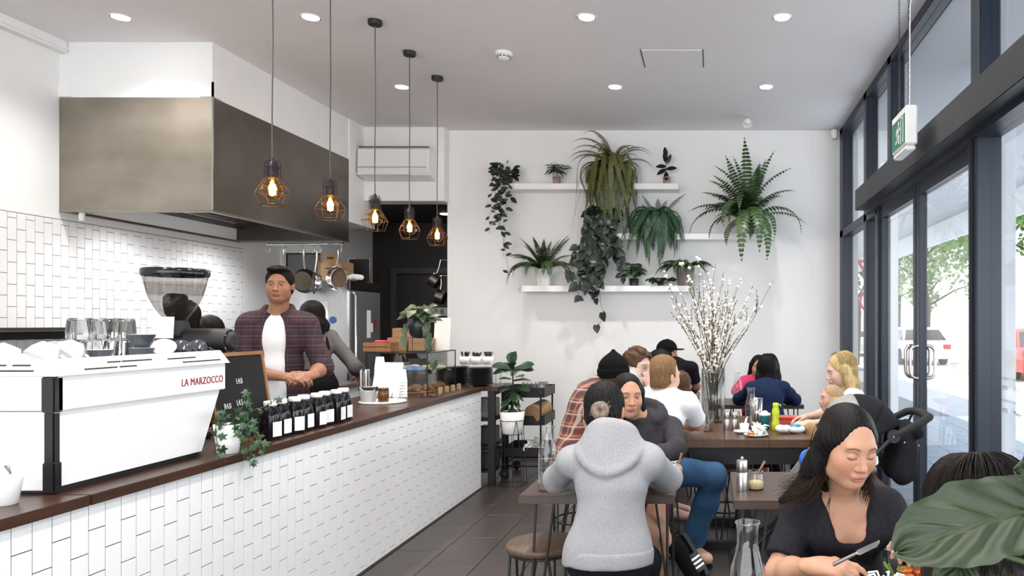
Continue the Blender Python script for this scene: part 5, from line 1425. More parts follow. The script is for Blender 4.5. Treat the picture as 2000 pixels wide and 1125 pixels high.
# ---- big fiddle leaf in the foreground
def big_leaf(name, L, W, parent, seed=1, nu=70, nv=44, curl=0.35, cup_=0.18):
    vs = []; cols = []
    for i in range(nu + 1):
        u = i / nu
        w = W * (math.sin(math.pi * (0.04 + 0.93 * u)) ** 0.55) * (0.72 + 0.42 * u - 0.16 * u * u) * (1 + 0.025 * math.sin(u * 31 + seed) + 0.02 * math.sin(u * 53))
        if u > 0.93: w *= math.sqrt(max(0.02, (1 - u) / 0.07))
        for j in range(nv + 1):
            v = j / nv * 2 - 1
            x = L * u - 0.10 * L * abs(v) ** 1.5 * (0.5 - u) ; y = w * 0.5 * v
            # side veins run forwards from the midrib
            ph = (u - 0.34 * abs(v) ** 0.9) * 5.0
            fr = abs(ph - round(ph)) 
            vein = math.exp(-(fr / 0.028) ** 2)
            mid = math.exp(-(v / 0.022) ** 2)
            puff = 0.0032 * math.cos(2 * math.pi * ph) * (1 - abs(v) ** 3) * min(1, abs(v) * 5)
            z = cup_ * W * 0.5 * abs(v) ** 1.2 - curl * L * (u - 0.3) ** 2 - puff - 0.004 * mid + 0.004 * math.sin(u * 23 + seed) * abs(v) ** 4
            vs.append((x, y, z))
            k = max(0.65 * vein * min(1.0, 1.3 - abs(v)), mid)
            ns = 0.5 + 0.5 * math.sin(x * 60 + y * 43 + seed) * math.sin(y * 71 - x * 23)
            b0 = Vector((0.012 + 0.004 * ns, 0.023 + 0.007 * ns, 0.007)); cv = b0.lerp(Vector((0.085, 0.095, 0.03)), 0.5 * k)
            cols.append((*cv, 1))
    fs = [(i * (nv + 1) + j, (i + 1) * (nv + 1) + j, (i + 1) * (nv + 1) + j + 1, i * (nv + 1) + j + 1) for i in range(nu) for j in range(nv)]
    me = bpy.data.meshes.new(name); me.from_pydata(vs, [], fs)
    at = me.color_attributes.new('leaf_colour', 'FLOAT_COLOR', 'POINT')
    at.data.foreach_set('color', [c for q in cols for c in q])
    me.polygons.foreach_set('use_smooth', [True] * len(fs))
    me.materials.append(M['bigleaf'])
    o = bpy.data.objects.new(name, me); _link(o, parent)
    return o
m, nt, b = _new('glossy_fig_leaf'); M['bigleaf'] = m
ca = nt.nodes.new('ShaderNodeVertexColor'); ca.layer_name = 'leaf_colour'; nt.links.new(ca.outputs[0], b.inputs['Base Color'])
b.inputs['Roughness'].default_value = 0.55
t = thing('fiddle_leaf_fig', 'large fiddle leaf fig with a big glossy leaf close to the camera', 'plant', (0.62, 0.80, 0))
pot_part(t, 0.13, 0.16, 0.30, 'ceram')
MB().tube([(0, 0, 0.27), (0.03, 0, 0.7), (0.0, 0.02, 1.10), (0.02, 0.0, 1.35)], [0.014, 0.012, 0.009, 0.006], 8).build('trunk', 'stem', t)
def place_leaf(base, tip, nrm, W, seed):
    base, tip = Vector(base), Vector(tip)
    L = (tip - base).length
    o = big_leaf('leaf', L * 0.97, W, t, seed)
    o.location = base - Vector(t.location)
    o.rotation_euler = face_rot(nrm, tip - base)
    return o
place_leaf(P(2085, 985, 0.84), P(1762, 1048, 0.78), (-0.15, -0.75, 0.75), 0.112, 1)
place_leaf(P(1880, 1060, 0.84), P(1850, 1240, 0.80), (-0.5, -1, 0.1), 0.06, 2)
place_leaf(P(2110, 890, 0.80), P(1978, 912, 0.84), (0, -0.6, 0.8), 0.06, 3)
for a, z in ((0.6, 0.7), (1.9, 0.85), (-0.4, 1.0), (2.6, 0.6)):
    o = big_leaf('leaf', 0.24, 0.14, t, int(a * 7) + 9); o.location = (0.02 + 0.02 * math.cos(a), 0, z); o.rotation_euler = face_rot((0, 0, 1), (math.cos(a) + 0.6, math.sin(a) * 0.5, 0.2))
lt_ = MB()
lt_.tube([(0.02, 0, 1.25), tuple(P(2085, 985, 0.84) - Vector(t.location))], 0.004, 6); lt_.tube([(0.0, 0.02, 1.1), tuple(P(1880, 1060, 0.84) - Vector(t.location))], 0.003, 6); lt_.tube([(0.02, 0.0, 1.33), tuple(P(2110, 890, 0.80) - Vector(t.location))], 0.003, 6)
lt_.build('leaf_stalks', 'gstem', t)

# ================================================================== TABLES AND STOOLS
TB = 0.75
def hairpin(parent, x, y, zt, dx, dy, spread=0.07):
    """bent-rod leg: two uprights meeting in a loop at the floor"""
    f = Vector((x + dx, y + dy, 0.006))
    side = Vector((-dy, dx, 0)).normalized() if (dx or dy) else Vector((1, 0, 0))
    a, b = Vector((x, y, zt)) + side * spread, Vector((x, y, zt)) - side * spread
    pts = [a, a.lerp(f + side * 0.014 + Vector((0, 0, 0.03)), 1.0)]
    for i in range(1, 6):
        t = math.pi * i / 6
        pts.append(f + side * 0.014 * math.cos(t) + Vector((0, 0, 0.014 - 0.014 * math.sin(t) )))
    pts += [f - side * 0.014 + Vector((0, 0, 0.03)), b]
    MB().tube(pts, 0.006, 7).build('leg', 'black', parent)
    MB().box((x - 0.05, y - 0.05, zt - 0.004), (x + 0.05, y + 0.05, zt)).build('mounting_plate', 'black', parent)
def small_table(label, x0, x1, y0, y1, m='tablewood', thick=0.035):
    t = thing('cafe_table', label, 'table', ((x0 + x1) / 2, (y0 + y1) / 2, 0), 0, 'cafe tables')
    a, b = (x1 - x0) / 2, (y1 - y0) / 2
    MB().box((-a, -b, TB - thick), (a, b, TB), 0.004).build('tabletop', m, t)
    for sx in (-1, 1):
        for sy in (-1, 1): hairpin(t, sx * (a - 0.09), sy * (b - 0.09), TB - thick - 0.0005, sx * 0.05, sy * 0.05)
    return t
small_table('dark timber table with hairpin legs under the grey hoodie woman', -0.79, -0.15, 3.03, 3.66)
small_table('dark table with the steel grinder and sugar jar', 0.087, 0.76, 2.94, 3.52)
small_table('table in front of the woman eating, with carafe and plate', -0.02, 0.80, 1.42, 1.99)
small_table('small dark table by the back wall beyond the navy top woman', 0.05, 0.80, 6.42, 7.0)
small_table('dark table by the back wall in front of the man in a black cap', -0.75, -0.12, 7.10, 7.65)
# communal table with steel trestle base
bt = thing('communal_table', 'long dark timber communal table with the vase of blossom', 'table', (0, 0, 0))
BX0, BX1, BY0, BY1 = -0.19, 0.62, 4.50, 5.66
M['bigwood'] = mat('warm_table_wood', (0.085, 0.038, 0.019), 0.36, var=0.3, scale=5, stretch=(8, 1, 1))
for i in range(3):
    w_ = (BX1 - BX0) / 3
    MB().box((BX0 + i * w_ + 0.0008, BY0, TB - 0.05), (BX0 + (i + 1) * w_ - 0.0008, BY1, TB), 0.003).build('top_plank', M['bigwood'], bt)
MB().box((BX0 + 0.06, BY0 + 0.05, TB - 0.16), (BX1 - 0.06, BY0 + 0.09, TB - 0.05)).build('apron', 'black', bt)
MB().box((BX0 + 0.06, BY1 - 0.09, TB - 0.16), (BX1 - 0.06, BY1 - 0.05, TB - 0.05)).build('apron', 'black', bt)
for y in (BY0 + 0.3, BY1 - 0.28):
    MB().box((BX0 + 0.12, y - 0.03, 0.0), (BX1 - 0.08, y + 0.03, 0.05)).build('foot_beam', 'black', bt)
    MB().box((BX0 + 0.36, y - 0.035, 0.05), (BX0 + 0.44, y + 0.035, TB - 0.05)).build('leg', 'black', bt)
    MB().box((BX0 + 0.12, y - 0.03, TB - 0.09), (BX1 - 0.08, y + 0.03, TB - 0.05)).build('top_beam', 'black', bt)

def stool_proto():
    t = thing('stool', '', 'stool', (0, 0, 0), 0, 'round timber stools')
    MB().lathe([(0.150, 0.455), (0.160, 0.460), (0.162, 0.478), (0.156, 0.487), (0.0, 0.489)], 32, cap1=False).build('seat', 'stoolwood', t)
    MB().tube([(0.145 * math.cos(i * math.pi / 14), 0.145 * math.sin(i * math.pi / 14), 0.449) for i in range(28)], 0.006, 6, closed=True).build('seat_ring', 'black', t)
    for i in range(4):
        a = math.pi / 4 + i * math.pi / 2
        f = Vector((0.18 * math.cos(a), 0.18 * math.sin(a), 0.008)); s = Vector((-math.sin(a), math.cos(a), 0))
        q = Vector((0.13 * math.cos(a), 0.13 * math.sin(a), 0.452))
        pts = [q + s * 0.06, f + s * 0.016 + Vector((0, 0, 0.03)), f + s * 0.008, f - s * 0.008, f - s * 0.016 + Vector((0, 0, 0.03)), q - s * 0.06]
        MB().tube(pts, 0.0065, 7).build('leg', 'black', t)
    MB().tube([(0.157 * math.cos(i * math.pi / 14), 0.157 * math.sin(i * math.pi / 14), 0.19) for i in range(28)], 0.006, 6, closed=True).build('foot_ring', 'black', t)
    return t
sp_ = stool_proto()
stools = [(-0.745, 3.29, 'empty round timber stool pushed under the hoodie table', 0.3), (-0.375, 2.72, 'round stool under the woman in the grey hoodie', 0.1), (-0.36, 4.02, 'round stool under the woman in the dark hoodie', 0.2), (-0.36, 4.52, 'round stool under the man in the white T-shirt', 0.4), (-0.86, 4.82, 'round stool under the man in the beanie', 0.2), (-0.66, 5.55, 'round stool under the man with curly hair', 0.6), (0.10, 5.10, 'empty dark stool tucked under the communal table', 0.5), (0.40, 2.26, 'round stool under the woman eating', 0.1), (0.47, 1.14, 'round stool under the person nearest the camera', 0.3), (0.45, 6.12, 'round stool under the woman in the navy top', 0.2), (0.95, 5.02, 'round stool under the blonde woman', 0.7), (0.45, 7.35, 'round stool under the person in pink', 0.2), (-0.38, 6.92, 'round stool under the man in the black cap', 0.0), (-0.46, 6.42, 'round stool under the person with sunglasses on the head', 0.5)]
for i, (x, y, lab, rz) in enumerate(stools):
    if i == 0: sp_.location = (x, y, 0); sp_['label'] = lab
    else: copy_tree(sp_, label=lab, loc=(x, y, 0), rz=rz)

# ================================================================== TABLEWARE
def carafe(loc, label, fill=0.5, s=1.0):
    t = thing('water_carafe', label, 'carafe', loc, 0, 'water carafes')
    t.scale = (s, s, s)
    pr = [(0.036, 0.0), (0.040, 0.006), (0.040, 0.150), (0.037, 0.172), (0.027, 0.205), (0.0235, 0.225), (0.0235, 0.255), (0.0265, 0.270)]
    MB().lathe(pr, 32, cap1=False).build('bottle', 'clear2', t)
    MB().tube([(0.0262 * math.cos(i * math.pi / 12), 0.0262 * math.sin(i * math.pi / 12), 0.270) for i in range(24)], 0.0022, 6, closed=True).build('lip', 'clear2', t)
    if fill:
        MB().lathe([(0.035, 0.004), (0.0385, 0.008), (0.0385, 0.15 * fill * 1.6), (0.0, 0.15 * fill * 1.6)], 28, cap1=False).build('water', 'water', t)
carafe((-0.69, 3.13, TB), 'tall water carafe at the left corner of the hoodie table', 0.55)
carafe((0.078, 1.61, TB), 'empty glass carafe in the near foreground beside the woman eating', 0.0)
carafe(P(1467, 838, 5.0).xy.to_3d() + Vector((0, 0, TB)), 'water carafe in the middle of the communal table', 0.6)
carafe((P(1440, 0, 6.6).x, 6.55, TB), 'clear carafe on the table beyond the navy top woman', 0.4)
carafe((P(1330, 0, 7.2).x, 7.25, TB), 'clear carafe beside the man in the black cap', 0.3)
def canister(name, loc, r, h, label, m='chrome', knob=True):
    t = thing(name, label, 'grinder' if 'grinder' in label else 'canister', loc)
    MB().lathe([(r * 0.97, 0), (r, 0.003), (r, h * 0.62), (r * 0.985, h * 0.625), (r * 0.985, h * 0.63), (r, h * 0.635), (r, h), (r * 0.94, h + 0.003)], 26).build('body', m, t)
    if knob: MB().lathe([(0.006, h), (0.005, h + 0.008), (0.008, h + 0.012), (0.005, h + 0.018)], 12).build('knob', m, t)
M['satin'] = mat('satin_steel', (0.5, 0.48, 0.46), 0.28, 1.0)
canister('pepper_mill', P(1449, 953, 0).xy.to_3d() if False else (P(1449, 0, 3.12).x, 3.12, TB), 0.0235, 0.125, 'steel pepper grinder on the small table beside the sugar jar', 'satin')
t = thing('sugar_jar', 'glass jar of sugar with a wooden spoon on the small table', 'jar', (P(1477, 0, 3.13).x, 3.15, TB))
MB().lathe([(0.030, 0), (0.034, 0.004), (0.034, 0.055), (0.028, 0.066), (0.028, 0.072), (0.032, 0.073), (0.032, 0.080), (0.028, 0.081)], 26, cap1=False).build('glass', 'clear2', t)
MB().lathe([(0.029, 0.004), (0.032, 0.008), (0.032, 0.032), (0.012, 0.038), (0.0, 0.039)], 22, cap1=False).build('sugar', mat('raw_sugar', (0.55, 0.42, 0.24), 0.9, bump=0.4, scale=300), t)
MB().tube([(-0.01, 0, 0.03), (0.012, 0, 0.075), (0.038, 0, 0.118)], [0.003, 0.0035, 0.006], 8).build('spoon', 'oak', t)
# hoodie table: steel sugar pot, spoon jar, leather wallet
canister('steel_tin', (P(1308, 0, 3.3).x, 3.32, TB), 0.032, 0.075, 'open steel canister beside the dark hoodie sleeve', 'chrome', False)
t = thing('tan_pouch', 'tan leather pouch with wooden spoons on the hoodie table', 'pouch', (P(1322, 0, 3.4).x, 3.45, TB))
MB().ball((0, 0, 0.025), (0.025, 0.04, 0.025), 14, 9).build('pouch', mat('tan_leather', (0.32, 0.22, 0.13), 0.5), t)
MB().tube([(0, 0, 0.03), (0.02, 0.01, 0.10)], [0.003, 0.006], 8).build('wooden_spoon', 'oak', t)
# communal table
VYY = 5.32
vs_ = thing('glass_vase', 'tall clear cylinder vase of water on the communal table', 'vase', (P(1393, 0, VYY).x, VYY, TB))
VH = 0.385
MB().lathe([(0.080, 0), (0.084, 0.004), (0.084, VH), (0.080, VH), (0.079, 0.012), (0.0, 0.012)], 36, cap0=True, cap1=False).build('glass', 'clear2', vs_)
MB().lathe([(0.078, 0.014), (0.078, 0.16), (0.0, 0.16)], 30, cap1=False).build('water', 'water', vs_)
canister('pepper_mill', (P(1419, 0, 4.92).x, 4.92, TB), 0.0225, 0.115, 'left of two steel grinders standing by the vase', 'satin', False)
canister('pepper_mill', (P(1434, 0, 4.92).x, 4.92, TB), 0.0225, 0.115, 'right of two steel grinders standing by the vase', 'satin', False)
t = thing('drinking_glass', 'straight clear tumbler in front of the vase', 'glass', (P(1384, 0, 4.85).x, 4.85, TB))
MB().lathe([(0.030, 0), (0.033, 0.003), (0.036, 0.13), (0.034, 0.13), (0.030, 0.01)], 24, cap1=True).build('body', 'clear2', t)
t = thing('steel_tumbler', 'tall polished steel shaker behind the carafe on the communal table', 'tumbler', (P(1478, 0, 5.1).x, 5.12, TB))
MB().lathe([(0.030, 0), (0.034, 0.005), (0.043, 0.19), (0.041, 0.19), (0.030, 0.01)], 26, cap1=True).build('body', 'chrome', t)
t = thing('sauce_jar', 'glass spoon jar beside the steel grinders', 'jar', (P(1449, 0, 4.95).x, 4.96, TB))
MB().lathe([(0.026, 0), (0.028, 0.06)], 20, cap1=False).build('glass', 'clear2', t)
MB().tube([(0, 0, 0.01), (-0.02, 0, 0.12)], [0.003, 0.005], 7).build('spoon', 'oak', t)
def saucer(loc, r, label):
    t = thing('saucer', label, 'plate', loc)
    MB().lathe([(r * 0.5, 0), (r * 0.55, 0.003), (r, 0.014), (r, 0.017), (r * 0.55, 0.007), (0.0, 0.006)], 32, cap1=False).build('dish', 'ceram', t)
    MB().tube([(r * math.cos(i * math.pi / 14), r * math.sin(i * math.pi / 14), 0.0155) for i in range(28)], 0.0018, 5, closed=True).build('rim', 'ceram', t)
saucer((P(1450, 0, 4.72).x, 4.76, TB), 0.055, 'small white saucer under the white cup on the communal table')
t = thing('paper_cup', 'white cup with crumpled tissue on the small saucer', 'cup', (P(1454, 0, 4.74).x, 4.76, TB + 0.0075))
MB().lathe([(0.024, 0), (0.026, 0.002), (0.031, 0.055), (0.028, 0.055), (0.023, 0.006)], 22, cap1=True).build('cup', 'ceram', t)
MB().tube([(0, 0, 0.02), (0.012, 0, 0.08), (0.02, -0.006, 0.10)], [0.006, 0.008, 0.003], 7).build('tissue', 'paper', t)
saucer((P(1477, 0, 4.62).x, 4.63, TB), 0.075, 'white plate with crumbs and napkin on the communal table')
t = thing('napkin', 'crumpled white napkin on the plate of crumbs', 'napkin', (P(1483, 0, 4.64).x, 4.66, TB + 0.018))
mb = MB(); rr = random.Random(3)
for i in range(14):
    c = Vector((rr.uniform(-0.04, 0.04), rr.uniform(-0.025, 0.025), 0.012 + 0.03 * rr.random())); u = Vector((rr.uniform(-1, 1), rr.uniform(-1, 1), rr.uniform(-0.8, 0.8))).normalized() * 0.03; v = u.cross(Vector((rr.random(), rr.random(), rr.random()))).normalized() * 0.025
    mb.add([c - u - v, c + u - v * 0.5, c + u + v, c - u * 0.6 + v, c + Vector((0, 0, 0.012))], [(0, 1, 4), (1, 2, 4), (2, 3, 4), (3, 0, 4)], False)
mb.build('paper', 'paper', t)
for i, dx in enumerate((0.0, 0.022)):
    o = MB().ball((0, 0, 0.012), (0.014, 0.012, 0.010), 10, 7).build('cake_crumb', mat('orange_cake', (0.45, 0.13, 0.02), 0.7) if i == 0 else bpy.data.materials['orange_cake'], loc=(P(1463, 0, 4.6).x + dx, 4.585, TB + 0.010)); tag(o, ('left', 'right')[i] + ' orange cake crumb on the white plate', 'cake', 'crumbs on the plate')
t = thing('toddler_cup', 'teal cup with a white lid on the communal table', 'cup', (P(1494, 0, 4.95).x, 4.95, TB))
MB().lathe([(0.026, 0), (0.028, 0.004), (0.034, 0.095)], 24).build('body', mat('teal_plastic', (0.0, 0.16, 0.18), 0.35), t)
MB().lathe([(0.037, 0.092), (0.038, 0.096), (0.037, 0.106), (0.02, 0.112), (0.012, 0.122), (0.006, 0.124)], 24).build('lid', 'white', t)
t = thing('drink_bottle', 'lime green plastic drink bottle on the communal table', 'bottle', (P(1515, 0, 4.88).x, 4.88, TB))
MB().lathe([(0.022, 0), (0.026, 0.005), (0.027, 0.05), (0.020, 0.078), (0.024, 0.10), (0.0265, 0.125), (0.019, 0.150), (0.017, 0.155)], 26).build('body', mat('lime_plastic', (0.52, 0.62, 0.02), 0.35), t)
MB().lathe([(0.019, 0.155), (0.020, 0.158), (0.020, 0.178), (0.016, 0.182)], 22).build('cap', bpy.data.materials['lime_plastic'], t)
MB().tube([(0.018, 0, 0.17), (0.032, 0, 0.172), (0.032, 0, 0.158)], 0.004, 6).build('cap_loop', bpy.data.materials['lime_plastic'], t)
t = thing('lunch_box', 'coral red plastic box behind the lime bottle', 'box', (P(1535, 0, 5.1).x, 5.12, TB))
MB().box((-0.09, -0.06, 0), (0.09, 0.06, 0.055), 0.01).build('base', mat('coral_plastic', (0.6, 0.08, 0.06), 0.4), t)
MB().box((-0.094, -0.064, 0.053), (0.094, 0.064, 0.066), 0.005).build('lid', bpy.data.materials['coral_plastic'], t)
t = thing('wipes_packet', 'crumpled white wipes packet with a blue label on the table edge', 'packet', (P(1545, 0, 4.75).x, 4.76, TB))
mb = MB()
for i in range(12): mb.ball((rr.uniform(-0.07, 0.06), rr.uniform(-0.03, 0.03), 0.024 + 0.012 * rr.random()), (0.035, 0.028, 0.022), 10, 7)
mb.build('packet', 'whitem', t)
MB().ball((0.03, -0.01, 0.04), (0.045, 0.03, 0.022), 14, 8).build('blue_label', mat('blue_label', (0.02, 0.22, 0.42), 0.4), t)
# things in front of the woman eating
t = thing('dinner_plate', 'white plate of food in front of the woman eating', 'plate', (0.50, 1.84, TB))
MB().lathe([(0.07, 0), (0.075, 0.003), (0.125, 0.016), (0.127, 0.019), (0.12, 0.018), (0.075, 0.008), (0.0, 0.007)], 36, cap1=False).build('dish', 'ceram', t)
MB().tube([(0.126 * math.cos(i * math.pi / 16), 0.126 * math.sin(i * math.pi / 16), 0.018) for i in range(32)], 0.002, 5, closed=True).build('rim', 'ceram', t)
M['salmon'] = mat('orange_salmon', (0.50, 0.12, 0.02), 0.4, var=0.3, scale=60)
def food(name, label, loc, mb, m, cat='food'):
    o = mb.build(name, m, loc=loc); return tag(o, label, cat, 'food on the dinner plate')
fz_ = TB + 0.01
food('bread_slice', 'slice of toast under the salad on the dinner plate', (0.50, 1.86, fz_), MB().box((-0.06, -0.045, 0), (0.06, 0.045, 0.022), 0.008), 'pastry')
mb = MB()
for i in range(7): mb.ball((rr.uniform(-0.03, 0.03), rr.uniform(-0.015, 0.015), 0.014 + 0.008 * i * 0.6), (0.022, 0.016, 0.008), 10, 6)
food('salmon_slice', 'folded orange salmon on top of the food', (0.515, 1.90, fz_ + 0.022), mb, 'salmon')
mb = MB()
for i in range(9):
    a = rr.uniform(0, 6.28); mb.tube([(0, 0, 0), (0.015 * math.cos(a), 0.01 * math.sin(a), 0.03), (0.035 * math.cos(a), 0.02 * math.sin(a), 0.045 + 0.012 * rr.random())], [0.0015, 0.0015, 0.0035], 5)
food('green_sprouts', 'green sprouts beside the salmon on the dinner plate', (0.475, 1.90, fz_ + 0.022), mb, leafmat('sprout', (0.12, 0.25, 0.03)))
mb = MB()
for i in range(6):
    a = i * 1.1; mb.tube([(0.01 * math.cos(a), 0.01 * math.sin(a), 0.0), (0.03 * math.cos(a), 0.02 * math.sin(a), 0.035), (0.05 * math.cos(a + 0.3), 0.025 * math.sin(a), 0.03)], 0.003, 6)
food('onion_shreds', 'white onion shreds curled over the salad', (0.44, 1.88, fz_ + 0.024), mb, 'ceram')
t = thing('small_bowl', 'small white dipping bowl beside the foreground carafe', 'bowl', (P(1562, 0, 1.75).x, 1.75, TB))
MB().lathe([(0.022, 0), (0.026, 0.003), (0.041, 0.045), (0.038, 0.045), (0.022, 0.006)], 24, cap1=True).build('bowl', 'ceram', t)
MB().lathe([(0.001, 0.038), (0.035, 0.038)], 20, cap0=False, cap1=False).build('sauce', mat('cream_sauce', (0.6, 0.5, 0.33), 0.4), t)
t = thing('glass_mug', 'small glass mug on the far table by the windows', 'glass', (0.72, 6.6, TB))
MB().lathe([(0.028, 0), (0.032, 0.08), (0.030, 0.08), (0.027, 0.006)], 20, cap1=True).build('body', 'clear2', t)
MB().tube([(0.03, 0, 0.065), (0.052, 0, 0.06), (0.052, 0, 0.025), (0.03, 0, 0.018)], 0.004, 6).build('handle', 'clear2', t)

# ---- blossom branches
m, nt, b = _new('blossom'); b.inputs['Base Color'].default_value = (0.82, 0.80, 0.72, 1); b.inputs['Roughness'].default_value = 0.8; M['blossom'] = m
M['bark'] = mat('twig_bark', (0.085, 0.048, 0.022), 0.8, var=0.3, scale=40)
M['bud'] = mat('olive_bud', (0.14, 0.12, 0.03), 0.8)
vc = Vector(vs_.location); rr = random.Random(17)
def branch(i, tipx, tipy, dy, side, thick=0.0042, blos=26):
    """tip given by where it ends above the vase; every branch stands on the vase floor"""
    base = Vector((rr.uniform(-0.04, 0.04) - side * 0.02, rr.uniform(-0.04, 0.04), 0.016))
    tip = P(tipx, tipy, VYY + dy) - vc
    neck_ = Vector((max(-0.066, min(0.066, tip.x * 0.14 + rr.uniform(-0.02, 0.02))), max(-0.05, min(0.05, dy * 0.2)), VH - 0.03))
    pts = []
    for k in range(12):
        f = k / 11
        if f < 0.3: p = base.lerp(neck_, f / 0.3)
        else:
            g_ = (f - 0.3) / 0.7; p = neck_.lerp(tip, g_) + Vector((0.012 * math.sin(g_ * 7 + i), 0.012 * math.cos(g_ * 6 + i), 0.02 * math.sin(g_ * math.pi)))
        pts.append(p)
    mb = MB(); mb.mi = 0
    mb.tube(pts, [thick * (1 - 0.75 * k / 11) for k in range(12)], 5)
    L = len(pts)
    for q in range(3):
        k = rr.randrange(4, 9); s0 = pts[k]; d = (pts[k + 1] - pts[k]).normalized()
        o_ = Vector((rr.uniform(-1, 1), rr.uniform(-0.6, 0.6), 0.4)).normalized(); e = s0 + (d * 0.8 + o_ * 0.5) * rr.uniform(0.06, 0.16)
        mb.mi = 0; mb.tube([s0, s0.lerp(e, 0.5) + d * 0.01, e], [0.002, 0.0015, 0.001], 4)
        mb.mi = 2
        for w in range(5): mb.ball(s0.lerp(e, 0.2 + 0.2 * w) + Vector((rr.uniform(-0.004, 0.004),) * 3), 0.0045, 6, 4)
    for q in range(blos):
        f = rr.uniform(3.2, 10.9); k = int(f); p = pts[k].lerp(pts[min(k + 1, L - 1)], f - k)
        big = rr.random() < 0.45
        mb.mi = 1 if big or rr.random() < 0.5 else 2
        r_ = rr.uniform(0.007, 0.0105) if big else rr.uniform(0.004, 0.006)
        a = rr.uniform(0, 6.28)
        c = p + Vector((math.cos(a) * r_, math.sin(a) * r_, rr.uniform(-0.004, 0.004)))
        mb.ball(c, (r_, r_, r_ * 0.85), 6, 5)
        if big:
            for w in range(4):
                a2 = w * 1.57 + a; mb.ball(c + Vector((math.cos(a2) * r_ * 0.8, math.sin(a2) * r_ * 0.5, math.sin(a2) * r_ * 0.7)), r_ * 0.62, 5, 4)
    o = mb.build('blossom_branch', ['bark', 'blossom', 'bud'], loc=vc, recalc=False)
    where = 'leaning far left' if tipx < 1330 else 'leaning left' if tipx < 1375 else 'standing upright' if tipx < 1420 else 'leaning right' if tipx < 1470 else 'leaning far right'
    return o, where
specs = [(1292, 520), (1300, 565), (1316, 545), (1325, 590), (1330, 500), (1345, 520), (1352, 560), (1360, 500), (1368, 535), (1375, 555), (1382, 520), (1390, 540), (1397, 515), (1404, 560), (1410, 530), (1418, 570), (1425, 545), (1432, 590), (1440, 560), (1448, 540), (1455, 600), (1470, 555), (1485, 590), (1514, 548), (1340, 610), (1378, 600), (1412, 610)]
ow = {}
for i, (tx, ty) in enumerate(specs):
    o, wh = branch(i, tx, ty, rr.uniform(-0.22, 0.22), (tx - 1393) / 120, blos=26 if tx < 1500 else 10)
    ow[wh] = ow.get(wh, 0) + 1
    tag(o, 'white blossom branch in the tall vase, %s one %s' % (ORD[ow[wh] - 1], wh), 'branch', 'blossom branches in the vase')
